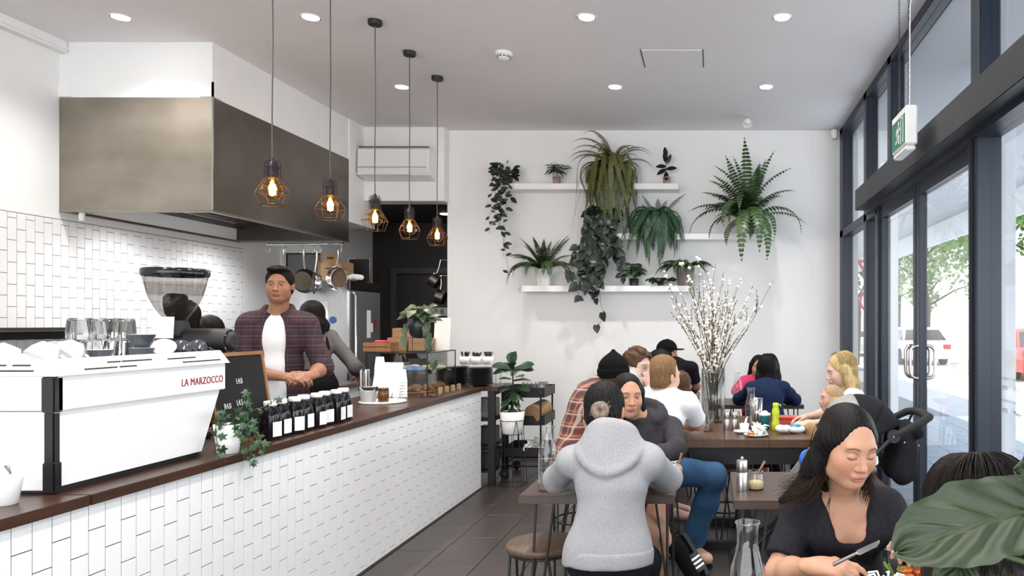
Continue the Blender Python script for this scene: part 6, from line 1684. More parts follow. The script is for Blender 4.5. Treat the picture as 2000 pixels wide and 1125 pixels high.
# ================================================================== PEOPLE
def _np(v): return np.array(v, dtype=np.float32)
class Vol:
    """signed distance grid; prims are blended in, surface() extracts one continuous quad mesh"""
    def __init__(s, lo, hi, h):
        s.h = h; s.lo = np.floor(_np(lo) / h) * h
        s.n = (np.ceil((_np(hi) - s.lo) / h)).astype(int) + 1
        s.ax = [s.lo[i] + h * np.arange(s.n[i], dtype=np.float32) for i in range(3)]
        s.D = np.full(tuple(s.n), 0.25, dtype=np.float32)
    def reg(s, lo, hi):
        sl = []
        for i in range(3):
            a = int(max(0, math.floor((lo[i] - s.lo[i]) / s.h))); b = int(min(s.n[i], math.ceil((hi[i] - s.lo[i]) / s.h) + 1))
            if a >= b: return None
            sl.append(slice(a, b))
        X = s.ax[0][sl[0]][:, None, None]; Y = s.ax[1][sl[1]][None, :, None]; Z = s.ax[2][sl[2]][None, None, :]
        return tuple(sl), X, Y, Z
    def put(s, sl, d, k, op):
        A = s.D[sl]
        if op == 'u':
            h = np.clip(0.5 + 0.5 * (d - A) / k, 0, 1); s.D[sl] = d * (1 - h) + A * h - k * h * (1 - h)
        elif op == 's':
            d = -d; h = np.clip(0.5 - 0.5 * (d - A) / k, 0, 1); s.D[sl] = d * (1 - h) + A * h + k * h * (1 - h)
    def cone(s, a, b, ra, rb, k=0.02, op='u', flat=None, cut=None):
        a, b = _np(a), _np(b); pad = max(ra, rb) + k + 2 * s.h
        if op == 's': pad = max(ra, rb) + k + 2 * s.h
        g = s.reg(np.minimum(a, b) - pad, np.maximum(a, b) + pad)
        if g is None: return s
        sl, X, Y, Z = g
        ab = b - a; L2 = float(ab @ ab) + 1e-9
        t = np.clip(((X - a[0]) * ab[0] + (Y - a[1]) * ab[1] + (Z - a[2]) * ab[2]) / L2, 0, 1)
        dx, dy, dz = X - a[0] - t * ab[0], Y - a[1] - t * ab[1], Z - a[2] - t * ab[2]
        if flat is not None:
            fv, ff = _np(flat[0]), flat[1]
            q = (dx * fv[0] + dy * fv[1] + dz * fv[2]) * (ff - 1)
            dx, dy, dz = dx + q * fv[0], dy + q * fv[1], dz + q * fv[2]
        d = np.sqrt(dx * dx + dy * dy + dz * dz) - (ra + (rb - ra) * t)
        if cut is not None:       # flat end: plane through point c with outward normal n
            c, n = _np(cut[0]), _np(cut[1]); d = np.maximum(d, (X - c[0]) * n[0] + (Y - c[1]) * n[1] + (Z - c[2]) * n[2])
        s.put(sl, d, k, op); return s
    def ell(s, c, r, Rm, k=0.02, op='u'):
        c = _np(c); Rm = np.array(Rm, dtype=np.float32); r = _np(r)
        pad = float(max(r)) + k + 2 * s.h
        g = s.reg(c - pad, c + pad)
        if g is None: return s
        sl, X, Y, Z = g
        q = [(X - c[0]) * Rm[i][0] + (Y - c[1]) * Rm[i][1] + (Z - c[2]) * Rm[i][2] for i in range(3)]
        k0 = np.sqrt((q[0] / r[0]) ** 2 + (q[1] / r[1]) ** 2 + (q[2] / r[2]) ** 2)
        k1 = np.sqrt((q[0] / r[0] ** 2) ** 2 + (q[1] / r[1] ** 2) ** 2 + (q[2] / r[2] ** 2) ** 2) + 1e-6
        s.put(sl, k0 * (k0 - 1) / k1, k, op); return s
    def plane(s, c, n, k=0.004):
        """remove everything on the side n points to"""
        c, n = _np(c), _np(n); X, Y, Z = s.ax[0][:, None, None], s.ax[1][None, :, None], s.ax[2][None, None, :]
        s.D = np.maximum(s.D, (X - c[0]) * n[0] + (Y - c[1]) * n[1] + (Z - c[2]) * n[2]); return s
    def shell(s, t):
        """hollow a garment: keep only a layer of thickness t"""
        s.D = np.maximum(s.D, -(s.D + t)); return s
    def wrinkle(s, amp, fq, seed=0, dirs=None):
        rr = np.random.RandomState(seed); X, Y, Z = s.ax[0][:, None, None], s.ax[1][None, :, None], s.ax[2][None, None, :]
        w = 0
        for i in range(6):
            v = rr.normal(size=3); v /= np.linalg.norm(v); f = fq * rr.uniform(0.6, 1.8); u = rr.normal(size=3) * fq * 0.35
            w = w + np.sin(f * (X * v[0] + Y * v[1] + Z * v[2]) + 1.3 * np.sin(X * u[0] + Y * u[1] + Z * u[2] + i) + rr.uniform(0, 6)) * (1.0 / (1 + 0.25 * i))
        m = np.abs(s.D) < 0.05
        s.D = np.where(m, s.D + (amp / 2.2) * w.astype(np.float32), s.D); return s
    def surface(s):
        D = s.D.copy(); D[0], D[-1], D[:, 0], D[:, -1], D[:, :, 0], D[:, :, -1] = 1, 1, 1, 1, 1, 1
        ins = D < 0
        c8 = [ins[i:ins.shape[0] - 1 + i, j:ins.shape[1] - 1 + j, k:ins.shape[2] - 1 + k] for i in (0, 1) for j in (0, 1) for k in (0, 1)]
        cnt = sum(c.astype(np.int8) for c in c8)
        mix = (cnt > 0) & (cnt < 8)
        idx = np.argwhere(mix)
        if len(idx) == 0: return np.zeros((0, 3)), np.zeros((0, 4), int)
        vid = np.full(mix.shape, -1, dtype=np.int64); vid[mix] = np.arange(len(idx))
        I, J, K = idx.T
        off = [(i, j, k) for i in (0, 1) for j in (0, 1) for k in (0, 1)]
        dv = [D[I + o[0], J + o[1], K + o[2]] for o in off]
        acc = np.zeros((len(idx), 3), np.float64); n = np.zeros(len(idx))
        for a in range(8):
            for b in range(a + 1, 8):
                df = [off[b][q] - off[a][q] for q in range(3)]
                if sum(abs(x) for x in df) != 1: continue
                m = (dv[a] < 0) != (dv[b] < 0)
                t = np.where(m, dv[a] / np.where(m, dv[a] - dv[b], 1), 0)
                for q in range(3): acc[:, q] += np.where(m, off[a][q] + t * df[q], 0)
                n += m
        V = (idx + acc / n[:, None]) * s.h + s.lo
        F = []
        for ax in range(3):
            o1, o2 = [(1, 2), (2, 0), (0, 1)][ax]
            sh = list(D.shape)
            sl0 = [slice(1, -1)] * 3; sl1 = [slice(1, -1)] * 3
            sl0[ax] = slice(0, -1); sl1[ax] = slice(1, None)
            A, B = ins[tuple(sl0)], ins[tuple(sl1)]
            e = np.argwhere(A != B); 
            if len(e) == 0: continue
            flip = A[tuple(e.T)]
            e = e + 1; e[:, ax] -= 1
            def g(d1, d2):
                q = e.copy(); q[:, o1] += d1; q[:, o2] += d2
                q[:, ax] = np.minimum(q[:, ax], vid.shape[ax] - 1)
                return vid[tuple(q.T)]
            f = np.stack([g(-1, -1), g(0, -1), g(0, 0), g(-1, 0)], 1)
            f[~flip] = f[~flip][:, ::-1]
            F.append(f)
        F = np.concatenate(F); F = F[(F >= 0).all(1)]
        return V, F

def mesh_obj(name, parts, mats, parent, colours=None, origin=(0, 0, 0)):
    """parts: list of (V, F) joined into ONE mesh"""
    Vs, Fs, n = [], [], 0
    for V, F in parts: Vs.append(V - np.array(origin)); Fs.append(F + n); n += len(V)
    V = np.concatenate(Vs); F = np.concatenate(Fs)
    me = bpy.data.meshes.new(name)
    me.vertices.add(len(V)); me.vertices.foreach_set('co', V.astype(np.float32).ravel())
    me.loops.add(F.size); me.loops.foreach_set('vertex_index', F.astype(np.int32).ravel())
    me.polygons.add(len(F)); me.polygons.foreach_set('loop_start', np.arange(0, F.size, 4, dtype=np.int32)); me.polygons.foreach_set('loop_total', np.full(len(F), 4, dtype=np.int32))
    me.polygons.foreach_set('use_smooth', np.ones(len(F), dtype=bool))
    if colours is not None:
        at = me.color_attributes.new('skin_colour', 'FLOAT_COLOR', 'POINT'); at.data.foreach_set('color', colours.astype(np.float32).ravel())
    for m in (mats if isinstance(mats, (list, tuple)) else [mats]): me.materials.append(M[m] if isinstance(m, str) else m)
    me.update(calc_edges=True); me.validate()
    o = bpy.data.objects.new(name, me)
    return _link(o, parent)

m, nt, b = _new('skin'); M['skin'] = m
ca = nt.nodes.new('ShaderNodeVertexColor'); ca.layer_name = 'skin_colour'; nt.links.new(ca.outputs[0], b.inputs['Base Color'])
b.inputs['Roughness'].default_value = 0.5; b.inputs['Specular IOR Level'].default_value = 0.35
b.inputs['Subsurface Weight'].default_value = 0.12; b.inputs['Subsurface Radius'].default_value = (0.02, 0.007, 0.004); b.inputs['Subsurface Scale'].default_value = 0.5
def hairmat(name, c1, c2, rough=0.42):
    return mat(name, c1, rough, col2=c2, scale=22, stretch=(6, 6, 0.7), bump=0.25, spec=0.16)
M['hair_black'] = hairmat('black_hair', (0.002, 0.0017, 0.0017), (0.006, 0.0045, 0.004), 0.55); M['hair_brown'] = hairmat('brown_hair', (0.05, 0.026, 0.014), (0.10, 0.055, 0.03))
M['hair_red'] = hairmat('ginger_hair', (0.12, 0.060, 0.026), (0.22, 0.125, 0.06), 0.6); M['hair_blonde'] = hairmat('blonde_hair', (0.36, 0.25, 0.10), (0.62, 0.47, 0.24)); M['hair_bun'] = hairmat('ash_bun_hair', (0.10, 0.07, 0.055), (0.26, 0.20, 0.16))
M['eye_white'] = mat('eye_white', (0.50, 0.47, 0.45), 0.3); M['iris'] = mat('dark_iris', (0.012, 0.007, 0.005), 0.1)
def fabric(name, c, var=0.12, scale=60, bump=0.15, col2=None): return mat(name, c, 0.9, var=0 if col2 else var, scale=scale, bump=bump, col2=col2, spec=0.15)
M['grey_marl'] = fabric('grey_marl', (0.23, 0.228, 0.24), scale=240, col2=(0.33, 0.328, 0.34)); M['charcoal'] = fabric('charcoal_sweat', (0.036, 0.033, 0.039)); M['white_tee'] = fabric('white_cotton', (0.82, 0.82, 0.83), 0.02)
M['black_tee'] = fabric('black_cotton', (0.007, 0.0065, 0.008)); M['dark_tee'] = fabric('washed_black_cotton', (0.015, 0.0135, 0.017), 0.2); M['navy'] = fabric('navy_knit', (0.010, 0.018, 0.055)); M['pink'] = fabric('pink_cotton', (0.55, 0.05, 0.13)); M['olive'] = fabric('olive_cotton', (0.06, 0.05, 0.02)); M['tan'] = fabric('tan_cotton', (0.42, 0.25, 0.13)); M['grey_shirt'] = fabric('grey_shirt', (0.14, 0.135, 0.135)); M['black_trs'] = fabric('black_trousers', (0.006, 0.006, 0.010)); M['jeans'] = mat('blue_denim', (0.022, 0.055, 0.115), 0.9, col2=(0.042, 0.095, 0.175), scale=9, bump=0.15, spec=0.1)
M['wool'] = mat('black_wool', (0.005, 0.005, 0.0055), 0.95, bump=0.3, scale=120, spec=0.1)
M['plaid_red'] = plaid_mat('rust_plaid', (0.22, 0.055, 0.035), [('Y', 13, 0.1, 0.38, (0.045, 0.030, 0.035), 0.75), ('Z', 13, 0.2, 0.38, (0.045, 0.030, 0.035), 0.7), ('Y', 13, 0.55, 0.10, (0.5, 0.46, 0.42), 0.6), ('Z', 13, 0.7, 0.10, (0.5, 0.46, 0.42), 0.6), ('Z', 13, 0.42, 0.05, (0.42, 0.25, 0.12), 0.8), ('Y', 13, 0.30, 0.05, (0.42, 0.25, 0.12), 0.8)])
M['plaid_navy'] = plaid_mat('navy_plaid', (0.016, 0.014, 0.026), [('X', 14, 0.0, 0.30, (0.045, 0.016, 0.026), 0.7), ('Z', 15, 0.1, 0.30, (0.055, 0.016, 0.022), 0.7), ('Z', 15, 0.5, 0.10, (0.20, 0.05, 0.045), 0.6), ('X', 14, 0.5, 0.06, (0.12, 0.045, 0.045), 0.5), ('Z', 15, 0.82, 0.05, (0.12, 0.09, 0.11), 0.5)])

def rot_axes(F, U):
    F = Vector(F).normalized(); U = Vector(U); U = (U - F * U.dot(F)).normalized(); Lf = U.cross(F)
    return Lf, F, U
def ik(a, c, l1, l2, pole):
    a, c, pole = Vector(a), Vector(c), Vector(pole)
    d = c - a; L = min(d.length, (l1 + l2) * 0.995); dn = d.normalized()
    x = (l1 * l1 - l2 * l2 + L * L) / (2 * L); h = math.sqrt(max(0, l1 * l1 - x * x))
    p = pole - dn * pole.dot(dn)
    p = p.normalized() if p.length > 1e-6 else Vector((0, 0, -1))
    return a + dn * x + p * h, a + dn * L

SKIN = dict(light=(0.56, 0.34, 0.25), asian=(0.44, 0.235, 0.15), tan=(0.33, 0.16, 0.095), pale=(0.62, 0.41, 0.33))
class Person:
    def __init__(s, label, pelvis, yaw, lean=0.15, side=0.0, scale=0.95, fem=False, skin='asian', head=None, hyaw=None, hpitch=0.0, hroll=0.0, twist=0.0, neck=(0.4, 0.0), hs=1.0, cat='person', tl=1.0):
        s.s = scale; s.fem = fem; s.skin = _np(SKIN[skin])
        k = scale
        F = Vector((math.cos(yaw), math.sin(yaw), 0)); Z = Vector((0, 0, 1)); Lf = Z.cross(F)
        s.P0 = Vector(pelvis); 
        def tilt(a): return (F * math.sin(a) + Z * math.cos(a) + Lf * side * (a / max(lean, 0.05) if lean else 1)).normalized()
        s.U1, s.U2 = tilt(lean * 0.5), tilt(lean * 1.15)
        s.tl = tl; s.W = s.P0 + s.U1 * 0.17 * k * tl; s.C = s.W + (s.U1 + s.U2).normalized() * 0.16 * k * tl; s.N = s.C + s.U2 * 0.18 * k * tl
        F2 = Vector((math.cos(yaw + twist), math.sin(yaw + twist), 0))
        s.ax1 = rot_axes((F - s.U1 * F.dot(s.U1)), s.U1); s.ax2 = rot_axes((F2 - s.U2 * F2.dot(s.U2)), s.U2)
        s.F = F; s.Lf = Lf
        sw = (0.150 if fem else 0.172) * k
        s.S = [s.N - s.U2 * 0.068 * k + s.ax2[0] * sw, s.N - s.U2 * 0.068 * k - s.ax2[0] * sw]   # left, right
        hy = yaw if hyaw is None else hyaw
        Fh = Vector((math.cos(hy) * math.cos(hpitch), math.sin(hy) * math.cos(hpitch), -math.sin(hpitch)))
        Uh = Vector((math.cos(hy) * math.sin(hpitch), math.sin(hy) * math.sin(hpitch), math.cos(hpitch)))
        Uh = Matrix.Rotation(hroll, 3, Fh) @ Uh
        s.hx = rot_axes(Fh, Uh)     # (left, forward, up)
        s.H = Vector(head) if head is not None else s.N + (s.U2 + F2 * neck[0] + Lf * neck[1]).normalized() * 0.17 * k
        s.hs = hs * (0.95 if fem else 1.0)
        s.E = [None, None]; s.Wr = [None, None]; s.hips = [s.P0 + Lf * 0.072 * k - s.U1 * 0.02 * k, s.P0 - Lf * 0.072 * k - s.U1 * 0.02 * k]
        s.K = [None, None]; s.A = [None, None]; s.T = [None, None]
        s.hands = []
        s.root = thing('person', label, cat, (s.P0.x, s.P0.y, 0.0))
    def arm(s, i, wrist, pole=(0, 0, -1), elbow=None):
        k = s.s; s.E[i], s.Wr[i] = ik(s.S[i], wrist, 0.285 * k, 0.245 * k, pole)
        if elbow is not None: s.E[i] = Vector(elbow); s.Wr[i] = Vector(wrist)
        return s
    def leg(s, i, ankle, pole=(0, 0, 1), knee=None, toe=None):
        k = s.s; s.K[i], s.A[i] = ik(s.hips[i], ankle, 0.43 * k, 0.42 * k, pole)
        if knee is not None: s.K[i], s.A[i] = Vector(knee), Vector(ankle)
        d = s.F if toe is None else (Vector(toe) - s.A[i]).normalized()
        s.T[i] = s.A[i] + d * 0.16 * k - (Vector((0, 0, 0.05 * k)) if toe is None else Vector((0, 0, 0)))
        return s
    def hp(s, x, y, z): return s.H + s.hx[0] * (x * s.hs) + s.hx[1] * (y * s.hs) + s.hx[2] * (z * s.hs)
    # ---- shapes
    def torso(s, v, e=0.0, k=0.03):
        q = s.s; f = s.fem; k = min(k, 0.035)
        v.ell(s.P0 + s.U1 * 0.01 * q, _np((0.155, 0.115, 0.12)) * q + e, s.ax1, k)
        v.ell(s.W, _np((0.136 if not f else 0.124, 0.100, 0.13 * s.tl)) * q + e, s.ax1, k)
        v.ell(s.C + s.U2 * 0.005, _np((0.150 if not f else 0.134, 0.108, 0.16 * s.tl)) * q + e, s.ax2, k)
        v.ell(s.N - s.U2 * 0.065 * q, _np((0.135 if not f else 0.118, 0.070, 0.060)) * q + e, s.ax2, k)
        if f:
            for i in (-1, 1): v.ell(s.C + s.ax2[1] * 0.080 * q + s.ax2[0] * 0.060 * q * i, _np((0.055, 0.050, 0.055)) * q + e * 0.7, s.ax2, 0.03)
        for S in s.S:
            v.cone(s.N - s.U2 * 0.008 * q, S, 0.042 * q + e, 0.046 * q + e, 0.03)
    def limb_arm(s, v, i, e=0.0, t1=1.0, upper=True, fore=True, cutend=True, k=0.03):
        q = s.s * (0.88 if s.fem else 1.0); S, E, Wr = s.S[i], s.E[i], s.Wr[i]
        if E is None: return
        if upper:
            end = S.lerp(E, min(1.0, t1)); d = (E - S).normalized()
            v.cone(S, end if t1 >= 1 else end + d * 0.03, 0.051 * q + e, (0.051 + (0.041 - 0.051) * min(1, t1)) * q + e * (1.4 if t1 < 1 else 1), k, cut=(end, d) if t1 < 1 else None)
        if fore and t1 >= 1.0:
            tt = t1 - 1.0 if t1 > 1 else 1.0
            end = E.lerp(Wr, min(1, tt)); d = (Wr - E).normalized()
            v.cone(E, E.lerp(Wr, min(0.4, tt)), 0.041 * q + e, 0.042 * q + e, k)
            if tt > 0.4: v.cone(E.lerp(Wr, 0.4), end + d * (0.02 if e else 0), 0.042 * q + e, 0.027 * q + e, k, cut=(end, d) if e else None)
    def limb_leg(s, v, i, e=0.0, t1=2.0, k=0.04, ext=0.0):
        q = s.s; h_, K, A = s.hips[i], s.K[i], s.A[i]
        if K is None: return
        d = (K - h_).normalized()
        if t1 < 1:
            end = h_.lerp(K, t1); v.cone(h_, end + d * 0.03, 0.088 * q + e, 0.072 * q + e, k, cut=(end, d)); return
        v.cone(h_, K, 0.080 * q + e, 0.058 * q + e, k)
        d = (A - K).normalized(); end = K.lerp(A, min(1, t1 - 1)) 
        v.cone(K, K.lerp(A, 0.35), 0.055 * q + e, 0.056 * q + e, k)
        v.cone(K.lerp(A, 0.35), end + d * (0.02 if e else 0), 0.056 * q + e, 0.036 * q + e + ext, k, cut=(end, d) if e else None)
    def foot(s, v, i, e=0.0):
        q = s.s; A, T = s.A[i], s.T[i]
        if A is None: return
        d = (T - A).normalized(); dn = Vector((0, 0, -1)) if abs(d.z) < 0.8 else -s.F
        heel = A - d * 0.045 * q + dn * 0.035 * q * (1 if abs(d.z) < 0.8 else 0.4)
        v.cone(A, heel, 0.036 * q + e, 0.032 * q + e, 0.02)
        v.cone(heel, T, 0.034 * q + e, 0.030 * q + e, 0.02); v.cone(A, T, 0.034 * q + e, 0.026 * q + e, 0.03)
    def bounds(s, pts, pad):
        p = np.array([tuple(x) for x in pts if x is not None]); return p.min(0) - pad, p.max(0) + pad
    def neck_(s, v, e=0.0, k=0.03):
        q = s.s; r = 0.050 if s.fem else 0.058
        v.cone(s.N - s.U2 * 0.03 * q, s.hp(0, -0.018, -0.055), r * 1.08 * q + e, r * 0.96 * s.hs + e, k)
    def head(s, v, eyes='open', nose=1.0, jaw=1.0):
        hs = s.hs; ax = s.hx
        def E(x, y, z, a, b_, c, k, op='u', rm=None): v.ell(s.hp(x, y, z), _np((a, b_, c)) * hs, rm if rm is not None else ax, k * hs, op)
        def Cn(p, q, a, b_, k, op='u'): v.cone(s.hp(*p), s.hp(*q), a * hs, b_ * hs, k * hs, op)
        E(0, -0.014, 0.032, 0.076, 0.096, 0.086, 0.01)
        E(0, 0.026, -0.030, 0.061 * jaw, 0.064, 0.082, 0.035)
        E(0, 0.052, -0.094, 0.030 * jaw, 0.026, 0.020, 0.035)
        for i in (-1, 1):
            E(i * 0.040, 0.048, -0.030, 0.026, 0.028, 0.030, 0.03)
            E(i * 0.046 * jaw, 0.010, -0.070, 0.018, 0.034, 0.022, 0.03)
        E(0, 0.074, 0.024, 0.048, 0.014, 0.014, 0.02)
        for i in (-1, 1):
            E(i * 0.031, 0.096, 0.000, 0.0185, 0.017, 0.0105, 0.012, 's')
            E(i * 0.031, 0.0745, -0.001, 0.0150, 0.0140, 0.0118, 0.004)
            if eyes == 'open': E(i * 0.031, 0.0905, -0.0005, 0.0112, 0.0075, 0.0036, 0.003, 's')
        Cn((0, 0.082, 0.010), (0, 0.098 + 0.004 * nose, -0.030), 0.0075, 0.0105, 0.012)
        E(0, 0.1005 + 0.003 * nose, -0.034, 0.0115, 0.0105, 0.0090, 0.008)
        for i in (-1, 1):
            E(i * 0.0125, 0.091, -0.0375, 0.0078, 0.0100, 0.0070, 0.006)
            E(i * 0.0062, 0.100, -0.0435, 0.0036, 0.0050, 0.0030, 0.003, 's')
        E(0, 0.0835, -0.0600, 0.024, 0.0105, 0.012, 0.012)
        E(0, 0.0900, -0.0620, 0.0215, 0.0085, 0.0050, 0.004); E(0, 0.0885, -0.0715, 0.0185, 0.0090, 0.0058, 0.004)
        E(0, 0.1000, -0.0665, 0.0220, 0.0080, 0.0011, 0.003, 's')
        E(0, 0.093, -0.083, 0.020, 0.010, 0.006, 0.010, 's')
        for i in (-1, 1):
            L_, F_, U_ = ax; Fo = (F_ * 0.35 + L_ * i * 0.9).normalized(); So = (F_ * 0.9 - L_ * i * 0.35).normalized()
            E(i * 0.079, -0.012, -0.008, 0.0075, 0.019, 0.030, 0.008, 'u', (Fo, So, U_))
            E(i * 0.086, -0.004, -0.006, 0.006, 0.010, 0.016, 0.006, 's', (Fo, So, U_))
    def colour(s, V, eyes='open', lips=(0.42, 0.14, 0.13), brow=(0.03, 0.02, 0.015), red=0.10, feature=True):
        C = np.tile(np.append(s.skin, 1.0), (len(V), 1))
        if not feature: return C
        d = V - np.array(tuple(s.H)); L = np.stack([d @ np.array(tuple(a)) for a in s.hx], 1) / s.hs
        x, y, z = L.T; ax_ = np.abs(x)
        def blend(w, c): 
            w = np.clip(w, 0, 1)[:, None]; C[:, :3] = C[:, :3] * (1 - w) + np.array(c)[None] * w
        fr = y > 0.04
        ck = np.exp(-((ax_ - 0.042) / 0.02) ** 2 - ((z + 0.032) / 0.02) ** 2) + 0.8 * np.exp(-(ax_ / 0.013) ** 2 - ((z + 0.034) / 0.013) ** 2)
        blend(ck * fr * red * 3, s.skin * np.array((1.12, 0.72, 0.68)))
        m = np.maximum(1.3 - ((x / 0.0215) ** 2 + ((z + 0.0625) / 0.0058) ** 2), 1.3 - ((x / 0.0190) ** 2 + ((z + 0.0712) / 0.0066) ** 2)) * 3
        blend(np.where(fr & (y > 0.07), m, 0) * 0.85, lips)
        mo = 1.2 - ((x / 0.021) ** 2 + ((z + 0.0667) / 0.0014) ** 2); blend(np.where(y > 0.07, mo, 0) * 0.7, np.array(lips) * 0.35)
        bz = 0.0235 + 0.006 * np.cos((ax_ - 0.032) * 70) - 0.004 - 0.10 * np.clip(ax_ - 0.04, 0, 1)
        bw = (1 - np.abs(z - bz) / 0.0042) * np.clip((ax_ - 0.012) / 0.004, 0, 1) * np.clip((0.053 - ax_) / 0.006, 0, 1)
        blend(np.where(fr, bw * 1.5, 0) * 0.85, brow)
        ez = -0.0075 + 0.18 * (ax_ - 0.031) ** 2 * 30 if eyes == 'closed' else 0.0045 - 26 * (ax_ - 0.031) ** 2
        lw = (1 - np.abs(z - ez) / 0.0019) * np.clip((0.0165 - np.abs(ax_ - 0.031)) / 0.003, 0, 1); blend(np.where(fr, lw * 1.6, 0), (0.02, 0.012, 0.01))
        return C
    def hand(s, i, d, n, curl=(0.35, 0.6, 0.5), thumb=0.5, spread=0.0, each=None):
        """i: 0 left, 1 right; d fingers' direction, n the way the palm faces"""
        s.hands.append((i, Vector(d).normalized(), Vector(n), curl, thumb, spread, each))
    def hand_shape(s, v, i, d, n, curl, thumb, spread, each):
        q = s.s * (0.95 if s.fem else 1.03); w = s.Wr[i]; n = (n - d * n.dot(d)).normalized(); t = d.cross(n) * (1 if i == 1 else -1)
        t = -t if False else t
        kn = [(0.027, 0.088, 0.070), (0.0085, 0.092, 0.078), (-0.010, 0.088, 0.072), (-0.027, 0.078, 0.056)]
        r0 = 0.0098 * q
        for j, (o, l, fl) in enumerate(kn):
            b = w + t * o * 0.45 * q; kk = w + d * l * q + t * o * q
            v.cone(b, kk, 0.017 * q, 0.0115 * q, 0.014)
            c = curl if each is None else each[j]
            p = kk; a = 0.0
            for ph, (fr_, bend) in enumerate(zip((0.46, 0.30, 0.24), c)):
                a += bend; dr = (d * math.cos(a) + n * math.sin(a) + t * spread * (1.5 - j)).normalized()
                e_ = p + dr * fl * fr_ * q * 1.08
                v.cone(p, e_, r0 * (1 - 0.10 * ph) * (0.9 if j == 3 else 1), r0 * (0.9 - 0.10 * ph) * (0.9 if j == 3 else 1), 0.004); p = e_
        b = w + d * 0.018 * q + t * 0.016 * q; m1 = b + (t * 0.75 + d * 0.75 + n * 0.35).normalized() * 0.045 * q
        v.cone(b, m1, 0.017 * q, 0.0125 * q, 0.014)
        m2 = m1 + (t * (0.75 - 0.5 * thumb) + d * 0.9 + n * 0.6 * thumb).normalized() * 0.033 * q; v.cone(m1, m2, 0.0115 * q, 0.0105 * q, 0.006)
        m3 = m2 + (t * (0.4 - 0.7 * thumb) + d * 0.9 + n * 0.7 * thumb).normalized() * 0.027 * q; v.cone(m2, m3, 0.0105 * q, 0.0085 * q, 0.005)
        v.cone(w - d * 0.03 * q, w + d * 0.02 * q, 0.026 * q, 0.022 * q, 0.02, flat=(n, 1.35))
    # ---- assembly
    def build_body(s, vox=0.012, hvox=0.004, eyes='open', face=True, bare_arm=None, bare_leg=None, lips=(0.42, 0.14, 0.13), brow=(0.03, 0.02, 0.015), nose=1.0, jaw=1.0, red=0.1, eye_parts=True, armvox=0.006, feet=True):
        parts = []; cols = []
        lo, hi = s.bounds([s.P0, s.N, s.H, *s.S, *s.E, *s.Wr, *s.K, *s.A, *s.T, *s.hips], 0.2)
        v = Vol(lo, hi, vox); s.torso(v); s.neck_(v)
        for i in (0, 1):
            s.limb_arm(v, i)
            s.limb_leg(v, i)
            if feet: s.foot(v, i)
        # the fine head and limbs take over from the coarse body where they are bare
        V, F = v.surface(); parts.append((V, F)); cols.append(s.colour(V, feature=False))
        hc = s.H; r = 0.145 * s.hs
        v = Vol(np.minimum(np.array(hc) - r, np.array(s.N) - 0.02), np.maximum(np.array(hc) + r, np.array(s.N) + 0.02), hvox)
        s.neck_(v, 0.0006); s.head(v, eyes, nose, jaw)
        V, F = v.surface(); parts.append((V, F)); cols.append(s.colour(V, eyes, lips, brow, red, face))
        for i in (bare_arm or []):
            lo, hi = s.bounds([s.S[i], s.E[i], s.Wr[i]], 0.08); v = Vol(lo, hi, armvox); s.limb_arm(v, i, 0.0008)
            V, F = v.surface(); parts.append((V, F)); cols.append(s.colour(V, feature=False))
        for h in s.hands:
            i = h[0]; v = Vol(np.array(s.Wr[i]) - 0.22, np.array(s.Wr[i]) + 0.22, 0.0032 if hvox < 0.0035 else 0.0045); s.hand_shape(v, *h)
            V, F = v.surface(); parts.append((V, F)); cols.append(s.colour(V, feature=False))
        s.body = mesh_obj('body', parts, 'skin', s.root, np.concatenate(cols), s.root.location)
        if eyes == 'open' and eye_parts:
            for i in (-1, 1):
                c = s.hp(i * 0.031, 0.0738, -0.0005) - s.root.location
                mb = MB(); mb.mi = 0; mb.ball((0, 0, 0), 0.0128 * s.hs, 14, 10); mb.mi = 1; mb.ball((0, 0.0095 * s.hs, 0), (0.0064 * s.hs, 0.0040 * s.hs, 0.0064 * s.hs), 10, 8)
                o = mb.build('eye', ['eye_white', 'iris'], s.root); o.matrix_local = Matrix.Translation(c) @ Matrix((s.hx[0], s.hx[1], s.hx[2])).transposed().to_4x4()
        return s
    def garment(s, name, m, e=0.014, sleeve=2.0, hem=0.10, neckcut=None, vox=0.009, wr=0.004, fq=26, extra=None, arms=(0, 1), k=0.055, seed=1, wr_dirs=None, open_front=None, low=None, thick=None):
        pts = [s.P0 - s.U1 * hem, s.P0, s.N + s.U2 * 0.05, *s.S]
        for i in arms:
            if sleeve > 0 and s.E[i] is not None:
                pts += [s.S[i].lerp(s.E[i], min(1, sleeve))]
                if sleeve > 1: pts.append(s.E[i].lerp(s.Wr[i], min(1, sleeve - 1)))
        lo, hi = s.bounds(pts, 0.2); v = Vol(lo, hi, vox)
        s.torso(v, e, k)
        if hem > 0.01: v.cone(s.P0 + s.U1 * 0.03, s.P0 - s.U1 * hem, 0.152 * s.s + e, 0.156 * s.s + e, 0.03, flat=(s.ax1[1], 1.3))
        v.plane(s.P0 - s.U1 * hem, -s.U1)
        for i in arms:
            if sleeve > 0: s.limb_arm(v, i, e, sleeve, True, True)
        if extra: extra(v)
        if wr: v.wrinkle(wr, fq, seed)
        for (c, r, rm) in (neckcut or []): v.ell(c, r, rm, 0.004, 's')
        if open_front: open_front(v)
        V, F = v.surface()
        return mesh_obj(name, [(V, F)], m, s.root, None, s.root.location)
